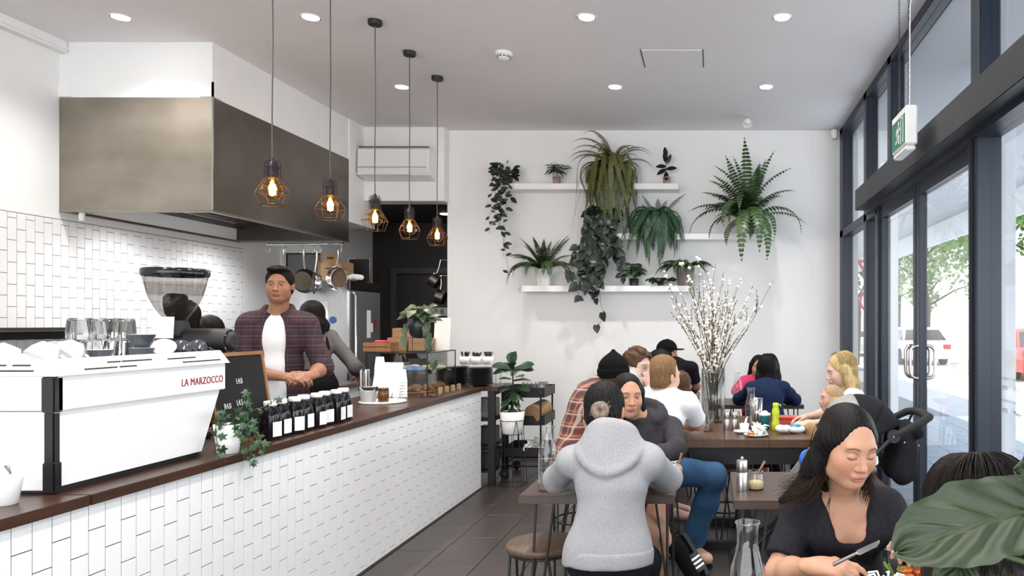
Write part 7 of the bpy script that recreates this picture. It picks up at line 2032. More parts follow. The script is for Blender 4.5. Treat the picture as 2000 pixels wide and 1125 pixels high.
    def trousers(s, m, e=0.010, t1=1.95, vox=0.010, wr=0.003, legs=(0, 1), name='trousers', ext=0.02, top=0.02):
        lo, hi = s.bounds([s.P0, *s.K, *s.A, *s.hips], 0.2); v = Vol(lo, hi, vox)
        q = s.s
        v.ell(s.P0, _np((0.155, 0.115, 0.12)) * q + e * 0.6, s.ax1, 0.03); v.plane(s.P0 + s.U1 * top, s.U1)
        for i in legs: s.limb_leg(v, i, e, t1, 0.04, ext)
        v.wrinkle(wr, 22, 5); V, F = v.surface()
        return mesh_obj(name, [(V, F)], m, s.root, None, s.root.location)
    def neckline(s, fwd=0.05, up=0.05, r=(0.075, 0.075, 0.06)):
        q = s.s; return (s.N + s.ax2[1] * fwd * q + s.U2 * up * q, _np(r) * q, s.ax2)
    def hair(s, m, style, vox=0.005, extra=None, groove=0.002, name='hair', th=0.0, length=0.2, front=0.0, parent=None, part=0.0):
        hs = s.hs; ax = s.hx
        pts = [s.hp(0.13, 0.13, 0.14), s.hp(-0.13, -0.15, -0.14)]
        if style == 'long': pts += [s.H - Vector((0.16, 0.16, length + 0.12)), s.H + Vector((0.16, 0.16, 0))]
        lo, hi = s.bounds(pts, 0.07); v = Vol(lo, hi, vox)
        v.ell(s.hp(0, -0.018, 0.034), _np((0.084 + th, 0.104 + th, 0.094 + th)) * hs, ax, 0.01)
        if style in ('short', 'bun', 'curly'):
            v.ell(s.hp(0, -0.045, -0.035), _np((0.070 + th * 0.7, 0.064 + th * 0.6, 0.055)) * hs, ax, 0.03)
            if style == 'curly':
                rr = random.Random(4)
                for i in range(46):
                    a, b_ = rr.uniform(0, 6.28), rr.uniform(0.0, 1.5)
                    v.ell(s.hp(0.088 * math.cos(a) * math.cos(b_), -0.02 + 0.105 * math.sin(a) * math.cos(b_), 0.036 + 0.10 * math.sin(b_)), _np((0.024, 0.024, 0.02)) * hs, ax, 0.008)
            # clear the face, the ears' front and the nape
            v.ell(s.hp(0, 0.105, -0.040 + front), _np((0.080, 0.090, 0.118)) * hs, ax, 0.016, 's')
            for i in (-1, 1): v.ell(s.hp(i * 0.088, 0.010, -0.035), _np((0.022, 0.034, 0.044)) * hs, ax, 0.008, 's')
            v.plane(s.hp(0, -0.05, -0.075 if style != 'bun' else -0.085), -ax[2])
        if style == 'long':
            dn = Vector((0, 0, -1)); bk = Vector((ax[1].x, ax[1].y, 0)).normalized()
            for i in (-1, 1):
                a = s.hp(i * 0.066, -0.012, 0.02); b_ = s.hp(i * 0.078, -0.030, -0.07); c = b_ + dn * (length * 0.55) - bk * 0.02; d_ = b_ + dn * length - bk * 0.03 
                v.cone(a, b_, 0.034 * hs, 0.032 * hs, 0.03); v.cone(b_, c, 0.032 * hs, 0.034 * hs, 0.03, flat=(ax[0], 1.15)); v.cone(c, d_, 0.034 * hs, 0.016 * hs, 0.03)
            a = s.hp(0, -0.06, 0.0); b_ = s.hp(0, -0.075, -0.09); c = b_ + dn * length * 0.9 - bk * 0.012
            v.cone(a, b_, 0.062 * hs, 0.058 * hs, 0.03, flat=(ax[1], 1.2)); v.cone(b_, c, 0.060 * hs, 0.045 * hs, 0.03, flat=(ax[1], 1.7))
            v.ell(s.hp(0, 0.112, -0.028 + front), _np((0.072, 0.094, 0.124)) * hs, ax, 0.012, 's')
            v.cone(s.hp(part, 0.11, 0.03), s.hp(part, 0.085, 0.108), 0.045 * hs, 0.006 * hs, 0.012, 's')
            v.cone(s.hp(0, 0.08, -0.05), s.hp(0, 0.09, -0.05) + dn * (length + 0.15), 0.056 * hs, 0.07 * hs, 0.01, 's')
        if extra: extra(v)
        if groove:
            X, Y, Z = v.ax[0][:, None, None] - s.H.x, v.ax[1][None, :, None] - s.H.y, v.ax[2][None, None, :] - s.H.z
            th_ = np.arctan2(X * ax[0].x + Y * ax[0].y, X * ax[1].x + Y * ax[1].y)
            w = np.sin(th_ * 34 + 6 * np.sin(Z * 22)) + 0.7 * np.sin(th_ * 61 + 4 * np.sin(Z * 31 + 1)) + 0 * Z
            v.D = v.D + np.where(np.abs(v.D) < 0.03, groove * w, 0).astype(np.float32)
        V, F = v.surface()
        return mesh_obj(name, [(V, F)], m, parent or s.root, None, s.root.location)
    def strands(s, parent, m, n, length, seed=1, r=0.0013, style='long', a0=-2.6, a1=2.6, flare=0.02, part=0.0, lift=1.03, fwd=0.032):
        """loose strands lying over the hair, parted at the crown"""
        rr = random.Random(seed); mb = MB(); bk = Vector((s.hx[1].x, s.hx[1].y, 0)).normalized(); sd = Vector((s.hx[0].x, s.hx[0].y, 0)).normalized()
        for i in range(n):
            a = rr.uniform(a0, a1) if rr.random() < 0.999 else 0    # 0 = straight back
            ey = rr.uniform(-0.3, 1.0)
            pts = []
            dx, dy = math.sin(a), -math.cos(a)
            st_ = Vector((part + 0.012 * dx, rr.uniform(-0.02, fwd), 0.0))
            k1 = lift * rr.uniform(0.99, 1.03)
            for j in range(8):
                b_ = 1.35 - j * 0.235
                x = 0.085 * k1 * dx * math.cos(b_) + st_.x * (1 - j / 7); y = -0.018 + 0.105 * k1 * dy * math.cos(b_) + st_.y * (1 - j / 7); z = 0.036 + 0.096 * k1 * math.sin(b_)
                pts.append(s.hp(x, y, z) - s.root.location)
            e = pts[-1]; L = length * rr.uniform(0.8, 1.05); o_ = (sd * dx + bk * dy)
            ph = rr.uniform(0, 6.28)
            for j in range(1, 7):
                f = j / 6
                pts.append(e + Vector((0, 0, -L * f)) + o_ * (flare * f * rr.uniform(0.6, 1.2)) + sd * 0.006 * math.sin(5 * f + ph))
            mb.tube(pts, [r] * (len(pts) - 3) + [r * 0.8, r * 0.6, r * 0.2], 3, caps=False)
        o = mb.build('hair_strands', m, parent, recalc=False); o['kind'] = 'stuff'
        return o
PI = math.pi
def V3(*a): return Vector(a)
# ---------------------------------------------------------------- woman in the grey hoodie, seen from behind
p = Person('person in a grey hoodie seen from behind, hair in a bun', (-0.375, 2.72, 0.60), PI / 2, 0.16, 0, 0.90, True, 'asian', head=(-0.418, 2.90, 1.108), hpitch=0.30, hyaw=PI / 2 - 0.1, tl=0.88, hs=0.97)
p.arm(0, (-0.52, 3.16, 0.800), elbow=(-0.615, 2.96, 0.835)).arm(1, (-0.29, 3.22, 0.800), elbow=(-0.170, 2.98, 0.835))
p.leg(0, (-0.46, 3.05, 0.09)).leg(1, (-0.28, 3.05, 0.09))
p.hand(0, (0.8, 0.5, -0.05), (0, 0, -1)); p.hand(1, (-0.8, 0.5, -0.05), (0, 0, -1))
p.build_body(0.012, 0.0045)
def hood(v, s=p):
    q = s.s
    def pt(a): return s.N + s.ax2[0] * 0.088 * math.cos(a) * q - s.ax2[1] * (0.015 + 0.060 * math.sin(a)) * q + s.U2 * (0.020 + 0.050 * math.sin(a)) * q
    def bt(a): return s.N + s.ax2[0] * 0.122 * math.cos(a) * q - s.ax2[1] * (0.025 + 0.092 * math.sin(a)) * q - s.U2 * (0.012 + 0.100 * math.sin(a) ** 1.5) * q
    n = 14
    for j in range(n + 1):
        a, a2 = PI * j / n, PI * (j + 1) / n
        v.cone(pt(a), pt(a).lerp(bt(a), 0.96), 0.026 * q, 0.024 * q, 0.012)
    for j in range(n): v.cone(bt(PI * j / n), bt(PI * (j + 1) / n), 0.026 * q, 0.026 * q, 0.004)
    for j in range(n): v.cone(pt(PI * j / n) + s.U2 * 0.008, pt(PI * (j + 1) / n) + s.U2 * 0.008, 0.022 * q, 0.022 * q, 0.004)
    for j in range(6): v.cone(pt(PI / 2).lerp(bt(PI / 2), j / 6) - s.ax2[1] * 0.028, pt(PI / 2).lerp(bt(PI / 2), (j + 1) / 6) - s.ax2[1] * 0.030, 0.005, 0.005, 0.005, 's')
g_ = p.garment('hoodie', 'grey_marl', 0.017, 1.96, 0.018, None, 0.007, 0.008, 17, hood, seed=3)
# ribbed waistband
v = Vol(np.array(p.P0) - 0.25, np.array(p.P0) + 0.25, 0.008); p.torso(v, 0.018); v.cone(p.P0 + p.U1 * 0.03, p.P0 - p.U1 * 0.08, 0.152 * p.s + 0.018, 0.152 * p.s + 0.018, 0.03, flat=(p.ax1[1], 1.3)); v.plane(p.P0 + p.U1 * 0.032, p.U1); v.plane(p.P0 - p.U1 * 0.026, -p.U1)
mesh_obj('waistband', [v.surface()], 'grey_marl', p.root, None, p.root.location)
p.trousers('black_trs')
hr = p.hair('hair_black', 'bun', 0.0045)
def bun(v, s=p):
    pass
v = Vol(np.array(p.hp(0, -0.12, -0.02)) - 0.1, np.array(p.hp(0, -0.12, -0.02)) + 0.1, 0.004)
for j in range(14):
    a = j * 0.62; r_ = 0.026 - 0.0006 * j
    c0 = p.hp(-0.012 + r_ * math.cos(a), -0.118 - 0.0022 * j, -0.020 + r_ * math.sin(a)); c1 = p.hp(-0.012 + r_ * math.cos(a + 0.62), -0.118 - 0.0022 * (j + 1), -0.020 + r_ * math.sin(a + 0.62))
    v.cone(c0, c1, 0.014, 0.0135, 0.006)
v.wrinkle(0.0015, 160, 2)
mesh_obj('bun', [v.surface()], 'hair_bun', hr, None, p.root.location)
mb = MB(); rr = random.Random(8)
for j in range(60):
    a = rr.uniform(-1.4, 1.4); st_ = p.hp(0.078 * math.sin(a), -0.02 - 0.07 * math.cos(a), rr.uniform(-0.05, 0.05)); e = p.hp(-0.012 + rr.uniform(-0.02, 0.02), -0.122, -0.02 + rr.uniform(-0.02, 0.02))
    m_ = st_.lerp(e, 0.5) - p.hx[1] * 0.018
    mb.tube([st_ - p.root.location, m_ - p.root.location, e - p.root.location], 0.0012, 3, caps=False)
for j in range(40):
    st_ = p.hp(-0.05, -0.075, -0.055); e = p.hp(-0.10 + rr.uniform(-0.02, 0.02), -0.06, -0.115 - rr.uniform(0, 0.03)); mb.tube([st_ - p.root.location, p.hp(-0.08, -0.08, -0.085) - p.root.location + Vector((rr.uniform(-0.006, 0.006),) * 3), e - p.root.location], 0.0022, 3, caps=False)
o = mb.build('hair_strands', 'hair_bun', hr, recalc=False); o['kind'] = 'stuff'

# ---------------------------------------------------------------- woman in the dark hoodie, facing us
p = Person('person in a dark hoodie facing the camera, long black hair', (-0.36, 4.02, 0.60), -PI / 2 + 0.15, 0.22, 0.03, 0.88, True, 'asian', head=(-0.438, 3.86, 1.078), hyaw=-PI / 2 + 0.38, hpitch=0.04, hroll=-0.03, tl=0.80)
p.arm(0, (-0.36, 3.47, 0.800), elbow=(-0.175, 3.72, 0.825)).arm(1, (-0.52, 3.50, 0.800), elbow=(-0.60, 3.74, 0.83))
p.leg(1, (-0.165, 3.72, 0.315), knee=(-0.43, 3.60, 0.545), toe=(-0.09, 3.70, 0.19)).leg(0, (-0.28, 3.78, 0.085))
p.hand(0, (-0.7, -0.5, 0), (0, 0, -1)); p.hand(1, (0.7, -0.5, 0), (0, 0, -1))
p.build_body(0.012, 0.0033, lips=(0.40, 0.12, 0.12), jaw=0.96)
v = Vol(np.minimum(np.array(p.K[1]), np.array(p.A[1])) - 0.1, np.maximum(np.array(p.K[1]), np.array(p.A[1])) + 0.1, 0.006); p.limb_leg(v, 1, 0.001)
V_, F_ = v.surface()
def hood2(v, s=p):
    q = s.s
    for j in range(10):
        def pt(a): return s.N + s.ax2[0] * 0.085 * math.cos(a) * q - s.ax2[1] * (0.005 + 0.075 * math.sin(a)) * q + s.U2 * (0.03 + 0.03 * math.sin(a)) * q
        a, a2 = -0.9 + (PI + 1.8) * j / 10, -0.9 + (PI + 1.8) * (j + 1) / 10
        v.cone(pt(a), pt(a2), 0.030 * q, 0.030 * q, 0.02)
p.garment('hoodie', 'charcoal', 0.015, 1.95, 0.06, None, 0.008, 0.0045, 26, hood2, seed=6)
p.trousers(fabric('patterned_shorts', (0.02, 0.03, 0.10), scale=20, col2=(0.25, 0.03, 0.12)), 0.012, 0.62, name='shorts')
def sock(i, s=p):
    v = Vol(np.minimum(np.array(s.A[i]), np.array(s.T[i])) - 0.12, np.maximum(np.array(s.A[i]), np.array(s.T[i])) + 0.12, 0.005); s.foot(v, i, 0.004)
    d = (s.K[i] - s.A[i]).normalized(); v.cone(s.A[i], s.A[i] + d * 0.09, 0.038, 0.043, 0.02, cut=(s.A[i] + d * 0.075, d))
    return mesh_obj('sock', [v.surface()], 'wool', s.root, None, s.root.location)
sock(1); sock(0)
def slide(s, i, stripes=True):
    """pool slide: thick sole and a strap, three stripes across"""
    A, T = s.A[i], s.T[i]; d = (T - A).normalized(); up = (s.K[i] - A); up = (up - d * up.dot(d)).normalized(); lt = up.cross(d)
    c = A - up * 0.058 + d * 0.055
    o = s.root.location
    pts = [(-0.115, 0.030), (-0.09, 0.038), (0.0, 0.040), (0.07, 0.047), (0.12, 0.036), (0.135, 0.0)]
    out = [(x, y) for x, y in pts] + [(x, -y) for x, y in pts[-2::-1]]
    mb = MB(); n = len(out)
    vs = [c + d * x + lt * y + up * z - o for z in (-0.014, 0.012) for x, y in out]
    mb.add(vs, [tuple(range(n)), tuple(range(2 * n - 1, n - 1, -1))] + [(i_, (i_ + 1) % n, n + (i_ + 1) % n, n + i_) for i_ in range(n)], False)
    sl = mb.build('slide', 'black', s.root)
    def strap(x0, x1, e, m, name):
        mb = MB(); vs = []
        for x in (x0, x1):
            for j in range(11):
                a = PI * j / 10; vs.append(c + d * x + lt * (0.051 + e) * math.cos(a) + up * (0.0 + (0.066 + e) * math.sin(a) ** 0.8) - o)
        mb.add(vs, [(j, j + 1, 12 + j, 11 + j) for j in range(10)], True); return mb.build(name, m, sl)
    strap(-0.01, 0.085, 0.0, 'black', 'strap')
    if stripes:
        for x in (0.012, 0.034, 0.056): strap(x, x + 0.010, 0.002, 'white', 'stripe')
slide(p, 1); slide(p, 0)
hr = p.hair('hair_black', 'long', 0.0045, length=0.10, front=0.005, groove=0.0008, th=-0.003, part=0.02)

# ---------------------------------------------------------------- ginger man in the white T-shirt, from behind
p = Person('person with short ginger hair in a white T-shirt and jeans, from behind', (-0.335, 4.40, 0.605), PI / 2 - 0.35, 0.28, -0.02, 0.96, False, 'light', head=(-0.285, 4.50, 1.135), hyaw=PI / 2 - 0.75, hpitch=0.1, tl=0.93)
p.arm(1, (-0.20, 4.82, 0.800), elbow=(-0.085, 4.60, 0.835)).arm(0, (-0.34, 4.85, 0.82), elbow=(-0.56, 4.62, 0.84))
p.leg(1, (-0.125, 4.50, 0.10), knee=(0.02, 4.36, 0.565), toe=(0.0, 4.36, 0.055)).leg(0, (-0.36, 4.66, 0.10), knee=(-0.47, 4.72, 0.53), toe=(-0.24, 4.56, 0.05))
p.hand(1, (-0.8, 0.3, 0), (0, 0, -1)); p.hand(0, (0.8, 0.2, 0), (0, 0, -1))
p.build_body(0.012, 0.004, bare_arm=(0, 1), brow=(0.2, 0.11, 0.05))
p.garment('t_shirt', 'white_tee', 0.016, 0.80, 0.09, [p.neckline(0.0, 0.10, (0.066, 0.066, 0.06))], 0.009, 0.005, 20, seed=9)
p.trousers('jeans', 0.014, 1.93, 0.009, 0.0045, ext=0.028)
hr = p.hair('hair_red', 'short', 0.0045, th=0.004, groove=0.001)
slide(p, 1, False); slide(p, 0, False)

# ---------------------------------------------------------------- man in the black beanie and plaid shirt
p = Person('person in a pointed black beanie and rust plaid shirt', (-0.90, 4.84, 0.605), 0.45, 0.42, 0, 0.95, False, 'light', head=(-0.645, 4.95, 1.115), hyaw=0.9, hpitch=0.1)
p.arm(0, (-0.55, 5.10, 0.74), pole=(0, 0.4, -0.6)).arm(1, (-0.62, 4.84, 0.72), pole=(0, -0.5, -0.6))
p.leg(0, (-0.55, 5.02, 0.085)).leg(1, (-0.55, 4.86, 0.085))
p.hand(0, (0.8, 0.2, 0.0), (0, 0, -1)); p.hand(1, (0.8, 0.2, 0), (0, 0, -1))
p.build_body(0.012, 0.0045)
p.garment('plaid_shirt', 'plaid_red', 0.018, 1.95, 0.10, [p.neckline(0.03, 0.10, (0.062, 0.07, 0.06))], 0.009, 0.005, 20, seed=12)
p.trousers('black_trs')
p.hair('hair_brown', 'short', 0.006)
v = Vol(np.array(p.H) - 0.2, np.array(p.H) + 0.22, 0.005); hs = p.hs
v.ell(p.hp(0, -0.016, 0.036), _np((0.092, 0.112, 0.100)) * hs, p.hx, 0.01); v.cone(p.hp(0, -0.02, 0.07), p.hp(0, -0.03, 0.155), 0.075, 0.012, 0.04); v.plane(p.hp(0, 0, -0.01), -p.hx[2] + p.hx[1] * 0.15)
mesh_obj('beanie', [v.surface()], 'wool', p.root, None, p.root.location)
v = Vol(np.array(p.H) - 0.2, np.array(p.H) + 0.2, 0.005); v.ell(p.hp(0, -0.016, 0.02), _np((0.098, 0.118, 0.105)) * hs, p.hx, 0.01); v.plane(p.hp(0, 0, 0.045), p.hx[2] - p.hx[1] * 0.15); v.plane(p.hp(0, 0, -0.016), -p.hx[2] + p.hx[1] * 0.15)
mesh_obj('beanie_cuff', [v.surface()], 'wool', p.root, None, p.root.location)

# ---------------------------------------------------------------- curly man with round glasses
p = Person('person with curly brown hair and round glasses, chin on hand', (-0.66, 5.55, 0.605), -0.1, 0.2, 0, 0.95, False, 'pale', head=(-0.55, 5.60, 1.13), hyaw=-0.62, hpitch=0.08)
p.arm(1, (-0.47, 5.52, 1.00), elbow=(-0.42, 5.40, 0.80)).arm(0, (-0.26, 5.55, 0.80), elbow=(-0.42, 5.72, 0.83))
p.leg(0, (-0.34, 5.66, 0.085)).leg(1, (-0.34, 5.48, 0.085))
p.hand(1, (-0.15, 0.15, 1), (-0.5, 0.6, 0), (1.2, 1.2, 0.8)); p.hand(0, (0.9, -0.3, 0), (0, 0, -1))
p.build_body(0.013, 0.004, brow=(0.08, 0.045, 0.025), lips=(0.5, 0.2, 0.2), red=0.14)
p.garment('shirt', fabric('pale_shirt', (0.45, 0.40, 0.38)), 0.014, 1.9, 0.1, [p.neckline(0.03, 0.10, (0.062, 0.07, 0.06))], 0.011)
p.trousers('black_trs', vox=0.014); p.hair('hair_brown', 'curly', 0.0055, th=0.006, front=0.01)
gl_ = MB()
for i in (-1, 1):
    gl_.tube([p.hp(i * 0.033 + 0.021 * math.cos(a), 0.097 - abs(i * 0.033 + 0.021 * math.cos(a)) * 0.15, -0.003 + 0.021 * math.sin(a)) - p.root.location for a in [j * PI / 9 for j in range(18)]], 0.0016, 5, closed=True)
    gl_.tube([p.hp(i * 0.054, 0.088, 0.0) - p.root.location, p.hp(i * 0.074, 0.02, 0.002) - p.root.location, p.hp(i * 0.078, -0.02, -0.005) - p.root.location], 0.0014, 5)
gl_.tube([p.hp(-0.012, 0.097, 0.0) - p.root.location, p.hp(0, 0.099, 0.003) - p.root.location, p.hp(0.012, 0.097, 0.0) - p.root.location], 0.0014, 5)
gl_.build('glasses', 'satin', p.root)

# ---------------------------------------------------------------- man in black cap and T-shirt, far table
def cap_on(p, m='wool', back=False):
    hs = p.hs; sg = -1 if back else 1
    v = Vol(np.array(p.H) - 0.22, np.array(p.H) + 0.22, 0.006); v.ell(p.hp(0, -0.012, 0.040), _np((0.090, 0.108, 0.094)) * hs, p.hx, 0.01); v.plane(p.hp(0, 0, 0.030), -p.hx[2]); v.ell(p.hp(0, 0, 0.135), (0.008, 0.008, 0.005), p.hx, 0.005)
    v.ell(p.hp(0, sg * 0.13, 0.034), _np((0.070, 0.075, 0.008)) * hs, p.hx, 0.012)
    return mesh_obj('cap', [v.surface()], m, p.root, None, p.root.location)
p = Person('person in a black cap and black T-shirt at the far table', (-0.37, 6.92, 0.605), PI / 2 - 0.2, 0.18, 0, 0.98, False, 'tan', head=(-0.415, 7.0, 1.175), hyaw=PI / 2 - 0.75)
p.arm(1, (-0.20, 7.16, 0.80), elbow=(-0.15, 7.0, 0.86)).arm(0, (-0.5, 7.3, 0.80), pole=(-1, 0, -0.5))
p.leg(0, (-0.45, 7.3, 0.085)).leg(1, (-0.28, 7.3, 0.085)); p.hand(1, (-0.2, 1, 0), (0, 0, -1)); p.hand(0, (0.2, 1, 0), (0, 0, -1))
p.build_body(0.013, 0.005, bare_arm=(1,), armvox=0.008); p.garment('t_shirt', 'black_tee', 0.016, 0.75, 0.1, [p.neckline(0.0, 0.10, (0.066, 0.066, 0.06))], 0.011)
p.trousers('black_trs', vox=0.014); p.hair('hair_black', 'short', 0.006); cap_on(p)
# ---------------------------------------------------------------- dark-haired person with sunglasses pushed up
p = Person('person with short dark hair and sunglasses pushed up, mostly hidden', (-0.47, 6.42, 0.60), PI - 0.3, 0.1, 0, 0.9, False, 'tan', head=(-0.465, 6.44, 1.105), hyaw=PI - 0.5)
p.arm(0, (-0.74, 6.40, 0.72)).arm(1, (-0.72, 6.56, 0.72)); p.leg(0, (-0.84, 6.44, 0.085)).leg(1, (-0.80, 6.60, 0.085))
p.build_body(0.014, 0.006); p.garment('jumper', 'black_tee', 0.016, 1.95, 0.1, None, 0.012); p.trousers('black_trs', vox=0.014); p.hair('hair_black', 'short', 0.006, th=0.004)
gl_ = MB()
for i in (-1, 1): gl_.ball(p.hp(i * 0.034, 0.085, 0.085) - p.root.location, (0.024, 0.012, 0.018), 12, 8); gl_.tube([p.hp(i * 0.055, 0.075, 0.085) - p.root.location, p.hp(i * 0.093, -0.02, 0.06) - p.root.location], 0.003, 5)
gl_.build('sunglasses', 'blackgl', p.root)
# ---------------------------------------------------------------- child with brown hair by the communal table
copy_tree(sp_, label='round stool under the brown haired child', loc=(-0.27, 6.0, 0), rz=0.3)
p = Person('child with long brown hair beyond the ginger man', (-0.27, 6.0, 0.575), PI / 2 - 0.6, 0.1, 0, 0.66, True, 'light', head=(-0.24, 6.02, 0.965), hyaw=PI / 2 - 0.6, hs=0.9)
p.arm(0, (-0.32, 6.18, 0.70)).arm(1, (-0.12, 6.05, 0.70)); p.leg(0, (-0.2, 6.28, 0.3)).leg(1, (-0.1, 6.2, 0.3))
p.build_body(0.012, 0.006); p.garment('blouse', 'white_tee', 0.012, 1.9, 0.08, None, 0.011); p.trousers('jeans', vox=0.013); p.hair('hair_brown', 'long', 0.006, length=0.10)

# ---------------------------------------------------------------- woman in navy, from behind
p = Person('person in a navy top with black hair seen from behind', (0.46, 5.98, 0.60), PI / 2, 0.38, 0, 0.86, True, 'asian', head=(0.47, 6.20, 1.075), hyaw=PI / 2, hpitch=0.15, tl=0.9)
p.arm(0, (0.32, 6.52, 0.80), elbow=(0.225, 6.28, 0.815)).arm(1, (0.60, 6.52, 0.80), elbow=(0.705, 6.28, 0.815)); p.leg(0, (0.38, 6.36, 0.085)).leg(1, (0.55, 6.36, 0.085))
p.hand(0, (0.5, 1, 0), (0, 0, -1)); p.hand(1, (-0.5, 1, 0), (0, 0, -1))
p.build_body(0.012, 0.005); p.garment('jumper', 'navy', 0.016, 1.93, 0.1, None, 0.009, 0.005, 22, seed=4); p.trousers('black_trs', vox=0.013); hr = p.hair('hair_black', 'long', 0.0055, length=0.10, th=0.006, groove=0.002)
p.strands(hr, 'hair_black', 70, 0.14, 3, 0.0016)
# ---------------------------------------------------------------- pink person opposite
p = Person('person in a bright pink top, mostly hidden by the navy jumper', (0.44, 7.32, 0.60), -PI / 2, 0.25, 0, 0.80, True, 'asian', head=(0.46, 7.24, 1.03), hyaw=-PI / 2, tl=0.85)
p.arm(0, (0.60, 6.95, 0.80)).arm(1, (0.24, 6.95, 0.80), elbow=(0.24, 7.12, 0.82)); p.leg(0, (0.52, 7.0, 0.085)).leg(1, (0.36, 7.0, 0.085))
p.build_body(0.013, 0.005); p.garment('top', 'pink', 0.016, 1.9, 0.1, None, 0.011); p.trousers('black_trs', vox=0.014); p.hair('hair_black', 'long', 0.006, length=0.08)

# ---------------------------------------------------------------- blonde woman and baby
p = Person('person with long blonde hair in white, in profile', (0.99, 5.02, 0.605), PI, 0.22, 0, 0.92, True, 'pale', head=(0.868, 5.0, 1.135), hyaw=PI + 0.1, hpitch=0.22, tl=0.9)
p.arm(0, (0.63, 4.80, 0.805), elbow=(0.82, 4.83, 0.80)).arm(1, (0.66, 5.08, 0.815), elbow=(0.84, 5.20, 0.83)); p.leg(0, (0.70, 4.92, 0.085)).leg(1, (0.70, 5.1, 0.085))
p.hand(0, (-1, 0.1, -0.1), (0, 0.5, -1), (0.5, 0.6, 0.4)); p.hand(1, (-1, -0.2, -0.1), (0, -0.3, -1), (0.4, 0.5, 0.4))
p.build_body(0.012, 0.004, bare_arm=(0, 1), brow=(0.3, 0.2, 0.1), lips=(0.5, 0.2, 0.18)); p.garment('blouse', 'white_tee', 0.016, 1.15, 0.1, None, 0.010, 0.005, 22); p.trousers('jeans', vox=0.013)
hr = p.hair('hair_blonde', 'long', 0.0045, length=0.21, groove=0.0015, front=0.0); p.strands(hr, 'hair_blonde', 240, 0.27, 5, 0.0014, a0=-1.9, a1=1.9, flare=0.03)
p = Person('baby with thin fair hair sitting on the blonde woman lap', (0.80, 4.84, 0.76), PI, 0.05, 0, 0.40, False, 'light', head=(0.775, 4.84, 0.965), hyaw=PI + 0.2, hs=0.72, cat='baby')
p.arm(0, (0.70, 4.80, 0.80)).arm(1, (0.70, 4.90, 0.80)); p.leg(0, (0.68, 4.80, 0.62)).leg(1, (0.68, 4.90, 0.62))
p.build_body(0.009, 0.005); p.garment('romper', 'tan', 0.012, 1.8, 0.04, None, 0.008); p.trousers('tan', vox=0.009, e=0.008, ext=0.004); p.hair(hairmat('baby_hair', (0.34, 0.22, 0.12), (0.42, 0.28, 0.16)), 'short', 0.005, th=-0.004)

# ---------------------------------------------------------------- foreground woman eating
p = Person('person in a black T-shirt looking down, eating with knife and fork', (0.40, 2.30, 0.595), -PI / 2 + 0.05, 0.10, 0, 0.90, True, 'asian', head=(0.392, 2.135, 1.100), hyaw=-PI / 2 + 0.34, hpitch=0.24, hroll=-0.05, tl=0.77)
p.arm(1, (0.272, 1.955, 0.812), elbow=(0.190, 2.14, 0.730)).arm(0, (0.560, 1.93, 0.845), elbow=(0.625, 2.12, 0.735))
p.leg(0, (0.50, 1.90, 0.085)).leg(1, (0.32, 1.90, 0.085))
hd_ = Vector((0.80, -0.42, 0.06)).normalized(); hn_ = Vector((0.35, 0.30, -0.85))
p.hand(1, hd_, hn_, thumb=0.95, each=[(0.30, 0.45, 0.25), (0.62, 0.75, 0.5), (0.80, 0.95, 0.6), (0.90, 1.0, 0.7)])
p.hand(0, (-0.55, -0.50, 0.45), (-0.45, 0.3, -0.8), thumb=0.9, each=[(0.45, 0.7, 0.4), (0.7, 0.9, 0.6), (0.85, 1.0, 0.7), (0.95, 1.0, 0.7)])
p.build_body(0.009, 0.0024, eyes='closed', bare_arm=(0, 1), armvox=0.005, lips=(0.40, 0.13, 0.13), red=0.13, brow=(0.09, 0.05, 0.035), jaw=1.0, nose=0.6)
# V-neck T-shirt
def vneck(v, s=p):
    q = s.s
    v.ell(s.N + s.ax2[1] * 0.05 * q + s.U2 * 0.05 * q, _np((0.112, 0.10, 0.070)) * q, s.ax2, 0.006, 's')
    v.cone(s.N + s.ax2[1] * 0.12 * q + s.U2 * 0.0 * q, s.N + s.ax2[1] * 0.14 * q - s.U2 * 0.095 * q, 0.112 * q, 0.056 * q, 0.01, 's')
    v.ell(s.N - s.ax2[1] * 0.02 * q + s.U2 * 0.06 * q, _np((0.085, 0.075, 0.055)) * q, s.ax2, 0.006, 's')
p.garment('t_shirt', 'dark_tee', 0.013, 0.78, 0.10, None, 0.0065, 0.0035, 24, None, seed=14, open_front=vneck)
p.trousers('black_trs')
def sweep(v, s=p):
    a = s.hp(0.074, -0.03, -0.06); 
    r_ = s.hp(-0.07, -0.035, -0.05)
    v.cone(r_, r_ + Vector((-0.035, 0.03, -0.09)), 0.034, 0.032, 0.02); v.cone(r_ + Vector((-0.035, 0.03, -0.09)), r_ + Vector((-0.105, 0.04, -0.135)), 0.032, 0.012, 0.02)
hr = p.hair('hair_black', 'long', 0.0036, sweep, length=0.055, front=0.006, groove=0.0006, th=-0.002, part=-0.012)
